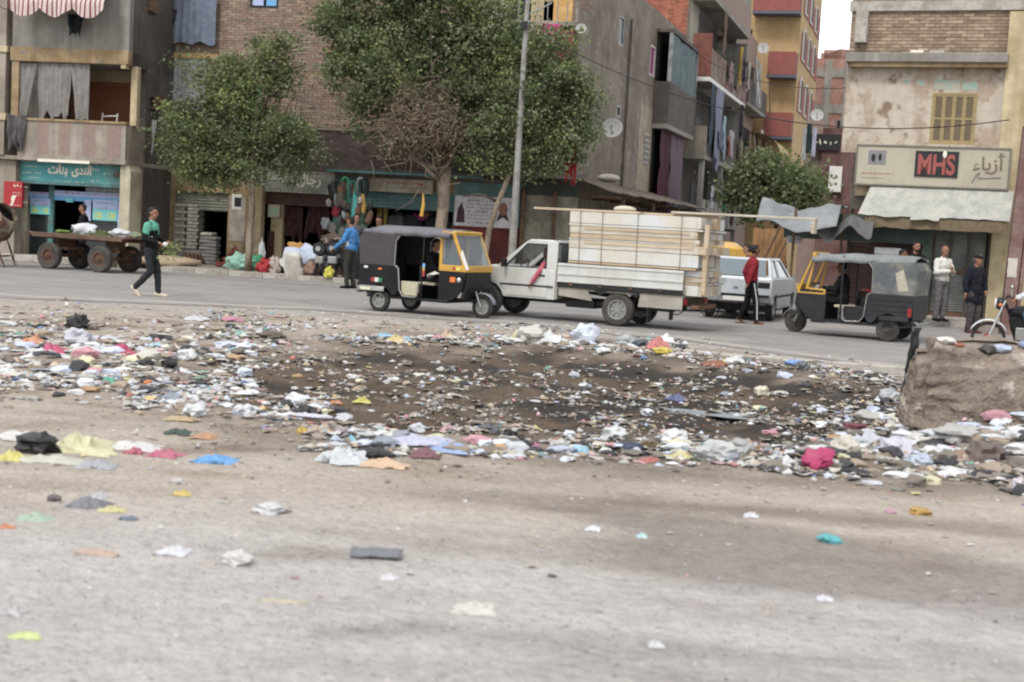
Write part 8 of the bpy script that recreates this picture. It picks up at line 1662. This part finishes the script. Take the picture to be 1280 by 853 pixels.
# individual pieces one can point at: (px, py, kind, width px, height px, colour, label)
def crumple(col, w, d, h, seed, rough=.5, spec=.4, trans=0):
    m = mat('film_' + col + ('t' if trans else ''), col, rough=rough, var=.12, sc=6, bump=.5, bsc=22, spec=spec)
    mb = MB().use(m); n = 14
    def f(u, v):
        x, y = u - .5, v - .5; r = max(abs(x), abs(y)) * 2; e = 1 + .45 * nz(x * 3, y * 3, seed) + .3 * nz(x * 7, y * 7, seed)
        z = h * (max(0, 1 - r ** 1.6)) * (.55 + .9 * abs(nz(x * 4, y * 4, seed + 3)) + .6 * nz(x * 8, y * 8, seed)) + .012 * abs(nz(x * 14, y * 14, seed))
        return (x * w * e, y * d * e, max(z, 0) + .004)
    return mb.grid(f, n, n)
ITEMS = [
 (97, 404, 'bag', 28, 20, '1d1d20', 'black plastic bag standing alone near the road at left', 'bag'),
 (55, 423, 'dark', 9, 7, '24262a', 'tiny black lump below the standing black bag', 'bag'),
 (40, 426, 'flat', 30, 8, 'c07a52', 'orange brown flattened wrapper at far left of the rubbish field', 'wrapper'),
 (64, 436, 'flat', 34, 12, 'c03c68', 'pink crumpled cloth at left in the rubbish field', 'cloth'),
 (56, 443, 'flat', 44, 9, 'c0c0c4', 'white sheet lying under the pink cloth at left', 'sheet'),
 (97, 424, 'bag', 38, 22, 'a9adb6', 'pale translucent bag crumpled in the upper left litter', 'bag'),
 (118, 432, 'flat', 50, 8, 'b0b3ba', 'long pale plastic film beside the translucent bag', 'plastic film'),
 (152, 433, 'bag', 18, 11, 'b02550', 'crimson pink bag in the left litter', 'bag'),
 (160, 441, 'flat', 22, 8, 'b3304e', 'crimson flap just below the crimson bag', 'bag'),
 (187, 441, 'dark', 12, 9, '8c1f34', 'small dark red lump beside the black bags', 'bag'),
 (182, 452, 'dark', 26, 9, '15161a', 'flat black bag with yellow patch in the left litter', 'bag'),
 (211, 455, 'bag', 20, 13, '15161a', 'shiny black bag right of the flat black bag', 'bag'),
 (179, 450, 'flat', 14, 3, 'b8b04a', 'yellow label on the flat black bag', 'label'),
 (232, 448, 'bag', 26, 14, 'bdbec0', 'white bag next to the shiny black bag', 'bag'),
 (195, 432, 'flat', 24, 7, '8fb0c0', 'light blue bag in the upper left litter', 'bag'),
 (137, 476, 'flat', 22, 8, '3b9a80', 'green plastic sheet in lower left litter', 'plastic film'),
 (186, 478, 'dark', 14, 10, 'c0672c', 'orange carton scrap in lower left litter', 'carton'),
 (216, 490, 'board', 44, 10, '54565a', 'dark grey board lying in the left litter', 'board'),
 (245, 489, 'flat', 26, 9, 'b4b6c2', 'lilac white bag at right end of the grey board', 'bag'),
 (228, 523, 'flat', 40, 5, 'a58c62', 'curved tan palm scrap on bare soil left of centre', 'scrap'),
 (243, 514, 'bag', 30, 16, 'b7bcc0', 'white crumpled bag cluster below the left litter', 'bag'),
 (305, 512, 'bag', 30, 14, 'b9bcc2', 'pale grey bag left of the pit edge', 'bag'),
 (368, 508, 'bag', 26, 18, 'c2c3ca', 'peaked white bag at the pit edge', 'bag'),
 (385, 518, 'flat', 60, 7, 'b7b6c6', 'long lilac film trailing from the peaked white bag', 'plastic film'),
 (378, 539, 'bag', 15, 8, 'b08c20', 'yellow cap shaped bag alone on bare soil', 'bag'),
 (30, 545, 'flat', 60, 10, 'b6b4b0', 'white sheet at the left edge behind yellow plastic', 'sheet'),
 (48, 556, 'bag', 54, 26, '0c0d10', 'glossy black bag on pale yellow plastic at left', 'bag'),
 (100, 556, 'flat', 74, 20, 'b8b688', 'large pale yellow plastic sheet around the black bag', 'plastic film'),
 (60, 574, 'flat', 80, 9, 'a9a99a', 'grey white sheet under the glossy black bag', 'sheet'),
 (14, 570, 'flat', 34, 12, 'b9b04e', 'brighter yellow sheet at the very left edge', 'plastic film'),
 (165, 557, 'flat', 70, 10, 'b9b8b6', 'white torn paper right of the yellow plastic', 'paper'),
 (205, 567, 'flat', 36, 8, 'b0506a', 'pink cloth end right of the white torn paper', 'cloth'),
 (168, 564, 'flat', 24, 7, 'a8485a', 'dusky pink cloth left of the pink cloth end', 'cloth'),
 (120, 580, 'flat', 46, 10, '8f929a', 'grey crumpled film below the yellow plastic', 'plastic film'),
 (268, 574, 'flat', 48, 10, '4b8fd0', 'bright blue flattened bag alone on bare soil', 'bag'),
 (225, 540, 'flat', 30, 6, '2c4038', 'dark green bottle shape on the soil above blue bag', 'bottle'),
 (258, 545, 'flat', 34, 6, 'a8744c', 'brown orange wrapper beside the dark green bottle', 'wrapper'),
 (67, 622, 'dark', 22, 12, '4c4748', 'grey brown torn shoe shape at lower left', 'shoe'),
 (112, 629, 'flat', 52, 11, '5e616c', 'slate grey flattened cloth at lower left', 'cloth'),
 (125, 620, 'flat', 26, 7, 'a4a8b0', 'pale grey bag top touching the slate grey cloth', 'bag'),
 (42, 646, 'flat', 52, 9, '86a58c', 'pale green bag left of the yellow scraps', 'bag'),
 (140, 637, 'flat', 36, 7, 'b5ad6c', 'pale yellow film between green bag and blue can', 'plastic film'),
 (160, 647, 'dark', 26, 8, '5a6a86', 'blue crushed can at end of the yellow film', 'can'),
 (8, 658, 'flat', 28, 5, 'b8693a', 'orange and white wrapper at the left edge', 'wrapper'),
 (222, 601, 'dark', 24, 10, 'a8a4a0', 'pale cup like lump above the yellow wrapper', 'cup'),
 (226, 617, 'flat', 24, 6, 'c0a440', 'small yellow wrapper on bare dust', 'wrapper'),
 (338, 636, 'bag', 46, 14, 'b8babe', 'white bag end with dark sandal behind it', 'bag'),
 (350, 639, 'flat', 30, 5, '4a4444', 'dark sandal sole beside the white bag end', 'sandal'),
 (216, 689, 'flat', 42, 9, 'bfc2cc', 'flat white paper in the left foreground', 'paper'),
 (297, 698, 'bag', 44, 18, 'b5b2b0', 'crumpled off white bag in the left foreground', 'bag'),
 (262, 704, 'flat', 24, 5, '9a8f84', 'small tan scrap left of the foreground bag', 'scrap'),
 (122, 690, 'flat', 60, 7, 'a98a76', 'brown paper strip in the left foreground', 'paper'),
 (470, 691, 'board', 76, 16, '5c636c', 'slate grey flattened sheet in the centre foreground', 'sheet'),
 (487, 721, 'flat', 26, 7, 'c0c0c6', 'small white scrap below the slate sheet', 'scrap'),
 (33, 794, 'flat', 44, 8, 'b5c468', 'lime green flattened wrapper at bottom left', 'wrapper'),
 (14, 763, 'flat', 44, 12, 'a3a1a2', 'grey paper patch at left edge near the bottom', 'paper'),
 (595, 760, 'flat', 60, 14, 'b7b5ac', 'torn cream paper in the centre foreground', 'paper'),
 (352, 751, 'flat', 60, 3, 'a9a080', 'thin straw stalk in the foreground', 'stalk'),
 (820, 806, 'flat', 24, 8, 'c6c6ca', 'white scrap near the bottom centre', 'scrap'),
 (742, 661, 'flat', 24, 6, 'c4c8d4', 'bluish white scrap right of centre', 'scrap'),
 (802, 669, 'flat', 18, 5, '9ac4cc', 'pale cyan scrap right of the bluish one', 'scrap'),
 (938, 644, 'flat', 22, 6, 'c0c2ce', 'white scrap above the turquoise wrapper', 'scrap'),
 (1037, 674, 'bag', 34, 11, '2a9fa8', 'bright turquoise wrapper in the right foreground', 'wrapper'),
 (1150, 639, 'bag', 34, 10, 'a87820', 'mustard yellow wrapper in the right foreground', 'wrapper'),
 (1112, 639, 'flat', 16, 6, 'b07a94', 'small pink scrap left of the mustard wrapper', 'scrap'),
 (690, 719, 'dark', 14, 6, '3a3230', 'small dark lump in the centre foreground', 'lump'),
 (1032, 748, 'flat', 22, 6, 'c3c4d4', 'lilac white scrap below the turquoise wrapper', 'scrap'),
 (430, 569, 'flat', 58, 20, 'aeb4b8', 'grey white plastic bottle shape at left end of the rubbish line', 'bottle'),
 (468, 564, 'dark', 46, 14, '1c1d22', 'black bag on the grey white bottle at left end of rubbish line', 'bag'),
 (482, 579, 'flat', 60, 10, 'bd9a78', 'peach and white paper at left end of the rubbish line', 'paper'),
 (530, 565, 'flat', 40, 12, '6c4048', 'maroon cloth in left part of the rubbish line', 'cloth'),
 (520, 550, 'flat', 90, 12, 'a3a5bc', 'long lilac film in left part of the rubbish line', 'plastic film'),
 (560, 553, 'flat', 60, 10, '7f97c4', 'light blue film in the rubbish line', 'plastic film'),
 (596, 546, 'flat', 30, 8, '5fa07e', 'mint green film in the rubbish line', 'plastic film'),
 (638, 538, 'dark', 22, 14, '121317', 'round black tin in the rubbish line', 'tin'),
 (663, 534, 'flat', 26, 6, 'b8ac60', 'yellow pink wrapper above the rubbish line', 'wrapper'),
 (612, 536, 'bag', 28, 12, '44484e', 'dark grey bag left of the round black tin', 'bag'),
 (660, 555, 'flat', 34, 8, 'a85a78', 'pink film right of the mint green film', 'plastic film'),
 (724, 563, 'bag', 24, 11, '7fb0cc', 'sky blue bag in middle of the rubbish line', 'bag'),
 (562, 534, 'flat', 28, 9, 'b0828c', 'pale pink wrapper above the lilac film', 'wrapper'),
 (700, 556, 'bag', 24, 12, 'a9a9a4', 'off white bag left of the sky blue bag', 'bag'),
 (768, 552, 'bag', 34, 20, 'b5b8ba', 'leaning white bag right of the sky blue bag', 'bag'),
 (790, 560, 'dark', 30, 14, '27324e', 'navy cloth in middle of the rubbish line', 'cloth'),
 (804, 566, 'dark', 22, 12, '1a1b20', 'black lump right of the navy cloth', 'bag'),
 (812, 555, 'dark', 26, 12, '54401f', 'brown glass like bottle in the rubbish line', 'bottle'),
 (842, 547, 'bag', 34, 18, 'c4c5c6', 'bright white bag right of the brown bottle', 'bag'),
 (815, 575, 'flat', 30, 7, 'a8524c', 'red pink cloth at foot of the rubbish line', 'cloth'),
 (852, 570, 'flat', 34, 10, 'b3aa6c', 'yellowish film below the bright white bag', 'plastic film'),
 (900, 566, 'bag', 56, 26, 'a3a6a6', 'large pale grey bag in the rubbish line', 'bag'),
 (946, 562, 'dark', 24, 12, '8a5e2c', 'brown orange carton right of the large grey bag', 'carton'),
 (925, 560, 'bag', 34, 20, '8f908c', 'greenish grey bag behind the large pale bag', 'bag'),
 (982, 572, 'flat', 34, 12, 'b9b8bc', 'white film left of the hot pink bag', 'plastic film'),
 (983, 568, 'dark', 16, 7, 'b0584c', 'salmon scrap left of the hot pink bag', 'scrap'),
 (1022, 570, 'bag', 40, 30, 'b01f58', 'hot pink bag in the rubbish line before the concrete block', 'bag'),
 (1055, 566, 'bag', 32, 26, 'b0aa98', 'cream bag right of the hot pink bag', 'bag'),
 (1064, 560, 'dark', 22, 14, 'b8903a', 'golden wrapper on the cream bag', 'wrapper'),
 (1086, 548, 'flat', 44, 18, 'b0b4c0', 'pale blue film rising right of the cream bag', 'plastic film'),
 (1070, 580, 'dark', 14, 8, '3f8a58', 'green lump at foot of the cream bag', 'lump'),
 (1120, 560, 'bag', 40, 24, 'b2b2c0', 'lilac white bag left of the block rubble', 'bag'),
 (1150, 575, 'bag', 32, 16, '9aa6ba', 'bluish bag below the concrete block', 'bag'),
 (1200, 545, 'bag', 60, 26, '9c9a96', 'torn grey bag below middle of the block', 'bag'),
 (1230, 556, 'bag', 46, 30, '5a4c46', 'brown rag heap below the block', 'rag'),
 (1170, 556, 'dark', 40, 18, '26262a', 'black film below left part of the block', 'plastic film'),
 (1242, 590, 'dark', 60, 12, '1d2024', 'black sheet at lower right of the rubble', 'sheet'),
 (1272, 606, 'bag', 24, 16, 'b3aeb8', 'white lilac bag at the right edge', 'bag'),
 (1210, 570, 'flat', 50, 12, '8a6a58', 'reddish brown cloth below the block', 'cloth'),
 (1130, 540, 'bag', 30, 16, 'b5b5ba', 'white bag touching left foot of the block', 'bag'),
 (1085, 520, 'bag', 34, 14, 'a3a09a', 'pale bag on the slope left of the block', 'bag'),
 (1070, 530, 'dark', 30, 12, '6c2438', 'wine red cloth on the slope left of the block', 'cloth'),
 (1110, 496, 'bag', 26, 14, '9aa0a4', 'grey bag at upper left of the block', 'bag'),
 (1088, 490, 'dark', 20, 10, '2a2622', 'black lump with yellow edge near the block', 'lump'),
 (952, 494, 'bag', 18, 13, 'b9b49a', 'creamy tin like lump in the pit floor', 'tin'),
 (845, 497, 'flat', 22, 9, '4c5484', 'violet blue wrapper on the pit floor', 'wrapper'),
 (990, 468, 'bag', 20, 9, '5f8fd0', 'bright blue scrap on far bank of the pit', 'scrap'),
 (916, 469, 'flat', 28, 7, 'b8bcba', 'white paper on far bank of the pit', 'paper'),
 (894, 474, 'flat', 34, 6, '8c4a30', 'rust red carton strip on far bank of the pit', 'carton'),
 (1002, 458, 'bag', 18, 12, '585c62', 'grey bag tip behind the bright blue scrap', 'bag'),
 (732, 420, 'bag', 34, 30, 'b4bccc', 'tall pale blue white bag before the pickup rear wheel', 'bag'),
 (663, 420, 'bag', 34, 22, 'b0ada6', 'greyish white bag before the pickup cab', 'bag'),
 (690, 424, 'flat', 44, 16, 'b9bbbe', 'white bag with pink print between the taller bags', 'bag'),
 (688, 419, 'flat', 26, 6, 'c04a72', 'pink print patch on the white bag', 'label'),
 (662, 439, 'flat', 20, 8, 'c25c94', 'pink and blue wrapper below the pink print bag', 'wrapper'),
 (684, 436, 'bag', 16, 9, 'c2c4c6', 'small white cup like bag below the tall bags', 'bag'),
 (704, 436, 'bag', 20, 9, 'bebfc0', 'second small white bag below the tall bags', 'bag'),
 (646, 434, 'flat', 16, 12, 'b5b77a', 'yellow green wrapper left of the pink and blue one', 'wrapper'),
 (820, 458, 'flat', 36, 14, 'b8605a', 'red and white printed wrapper at right end of the ridge', 'wrapper'),
 (826, 466, 'dark', 22, 13, 'bda830', 'bright yellow wrapper at right end of the ridge', 'wrapper'),
 (800, 448, 'dark', 22, 14, '3c4450', 'dark blue grey bag at right end of the ridge', 'bag'),
 (780, 456, 'bag', 28, 12, '8f9a98', 'grey green bag left of the printed wrapper', 'bag'),
 (832, 424, 'flat', 22, 9, 'c4c8cc', 'white crumpled paper alone by the road edge', 'paper'),
 (560, 420, 'flat', 20, 10, 'b39a78', 'peach and pink wrapper on upper ridge', 'wrapper'),
 (495, 434, 'flat', 24, 10, 'bfa768', 'yellow orange wrapper on upper ridge', 'wrapper'),
 (480, 438, 'flat', 24, 9, '7ea6bc', 'pale blue wrapper on upper ridge', 'wrapper'),
 (340, 418, 'dark', 32, 12, '54483c', 'brown straw lump above left end of the pit', 'straw'),
 (300, 417, 'flat', 20, 8, '74a69c', 'pale green wrapper above left end of the pit', 'wrapper'),
 (290, 399, 'flat', 28, 5, 'b26a80', 'pink wrapper near the road at left', 'wrapper'),
 (245, 396, 'flat', 30, 6, 'aeb0b2', 'white wrapper left of the pink one near road', 'wrapper'),
 (420, 502, 'flat', 28, 6, 'b8703a', 'orange wrapper on left slope of the pit', 'wrapper'),
 (452, 510, 'flat', 18, 8, 'b8b048', 'yellow wrapper on left slope of the pit', 'wrapper'),
 (905, 516, 'film', 120, 8, '6f7a80', 'long grey plastic film lying along the pit floor', 'plastic film'),
 (1000, 517, 'film', 110, 10, '6b7068', 'dull grey green film on the pit floor before the block', 'plastic film')]
for i, (px, py, kd, wp, hp, c, lb, cat) in enumerate(ITEMS):
    p = gpt(px, py + hp * .35); sc_ = p.y / FPX; w = wp * sc_ * (.85 if py > 600 else 1); hh = hp * sc_; c0 = c; c = '%02x%02x%02x' % tuple(int(int(c[k:k + 2], 16) * q + w0 * (1 - q)) for k, w0 in ((0, 150), (2, 138), (4, 128)) for q in ((.8 if py > 590 else .92),)); nm = cat.replace(' ', '_')
    if kd == 'bag':
        m = mat('film_' + c, c, rough=.42, var=.1, sc=6, bump=.5, bsc=20, spec=.4); o = lump(m, w * .46, w * .40, hh * .52, i * 1.7, .55, 3, 1.9).build(nm, smooth=True, sharp=32)
    elif kd == 'dark':
        m = mat('film_' + c, c, rough=.5, var=.1, sc=6, bump=.5, bsc=20, spec=.35); o = lump(m, w * .46, w * .36, hh * .40, i * 1.7, .5, 3, 1.7).build(nm, smooth=True, sharp=32)
    elif kd == 'board':
        m = mat('film_' + c, c, rough=.8, var=.15, sc=6, bump=.4); o = MB().use(m).grid(lambda u, v: ((u - .5) * w * (1 + .06 * nz(v * 5, i)), (v - .5) * w * .45 * (1 + .2 * nz(u * 4, i)), .02 + .05 * w * nz(u * 3, v * 3, i) + .015 * v), 12, 6).build(nm, smooth=True, solid=.008)
    else:
        d = max(min(hp * sc_ * (p.y / 1.7) * .7, w * .9), w * .28)
        o = crumple(c, w, d, min(w, .35, hh * 1.6) * (.62 if kd == 'flat' else .08), i * 2.3).build(nm, smooth=True, sharp=40)
    o.location = (p.x, p.y, p.z - .004); o.rotation_euler = (0, 0, R(12 * nz(i * 1.3, 4)) if kd in ('flat', 'film', 'board') else R(90 * nz(i, 2))); tag(o, lb, cat)
# pieces lying on top of the block
bpy.context.view_layer.update()
M_ = Matrix.Translation(BLK.location) @ BLK.rotation_euler.to_matrix().to_4x4()
for i, (x, c, w, lb, cat) in enumerate(((.08, 'c4bfb8', .20, 'white plastic lump at left end of the block top', 'bag'), (.2, '8a4e34', .14, 'rusty orange scrap beside the white lump on block', 'scrap'), (.5, '3a3632', .2, 'dark wrapper on the block top', 'wrapper'), (.62, '9aa8c0', .2, 'pale blue wrapper on the block top', 'wrapper'), (.85, '7c88a8', .16, 'blue grey scrap on the block top right of the wrapper', 'scrap'))):
    o = lump(mat('film_' + c, c, rough=.5, bump=.4), w * .5, w * .4, w * .22, i + 5, .5, 2).build(cat.replace(' ', '_'), smooth=True, sharp=40); hit, hp_, hn_, _ = BLK.ray_cast(Vector((x + .25, .3, 3)), Vector((0, 0, -1))); q = M_ @ (hp_ + Vector((0, 0, -.01))); o.location = q; tag(o, lb, cat)
# dry leaves and stains on the road: small darker tar patches
rnd = random.Random(15)
# ---------------------------------------------------------------- settle the remeshed bodies
dg = bpy.context.evaluated_depsgraph_get(); _new = []
for o in PENDING: _new.append(bpy.data.meshes.new_from_object(o.evaluated_get(dg)))
for o, me in zip(PENDING, _new):
    o.modifiers.clear(); mats = [m for m in o.data.materials]; o.data = me
    if not me.materials:
        for m in mats: me.materials.append(m)
    me.polygons.foreach_set('use_smooth', [True] * len(me.polygons)); me.update()
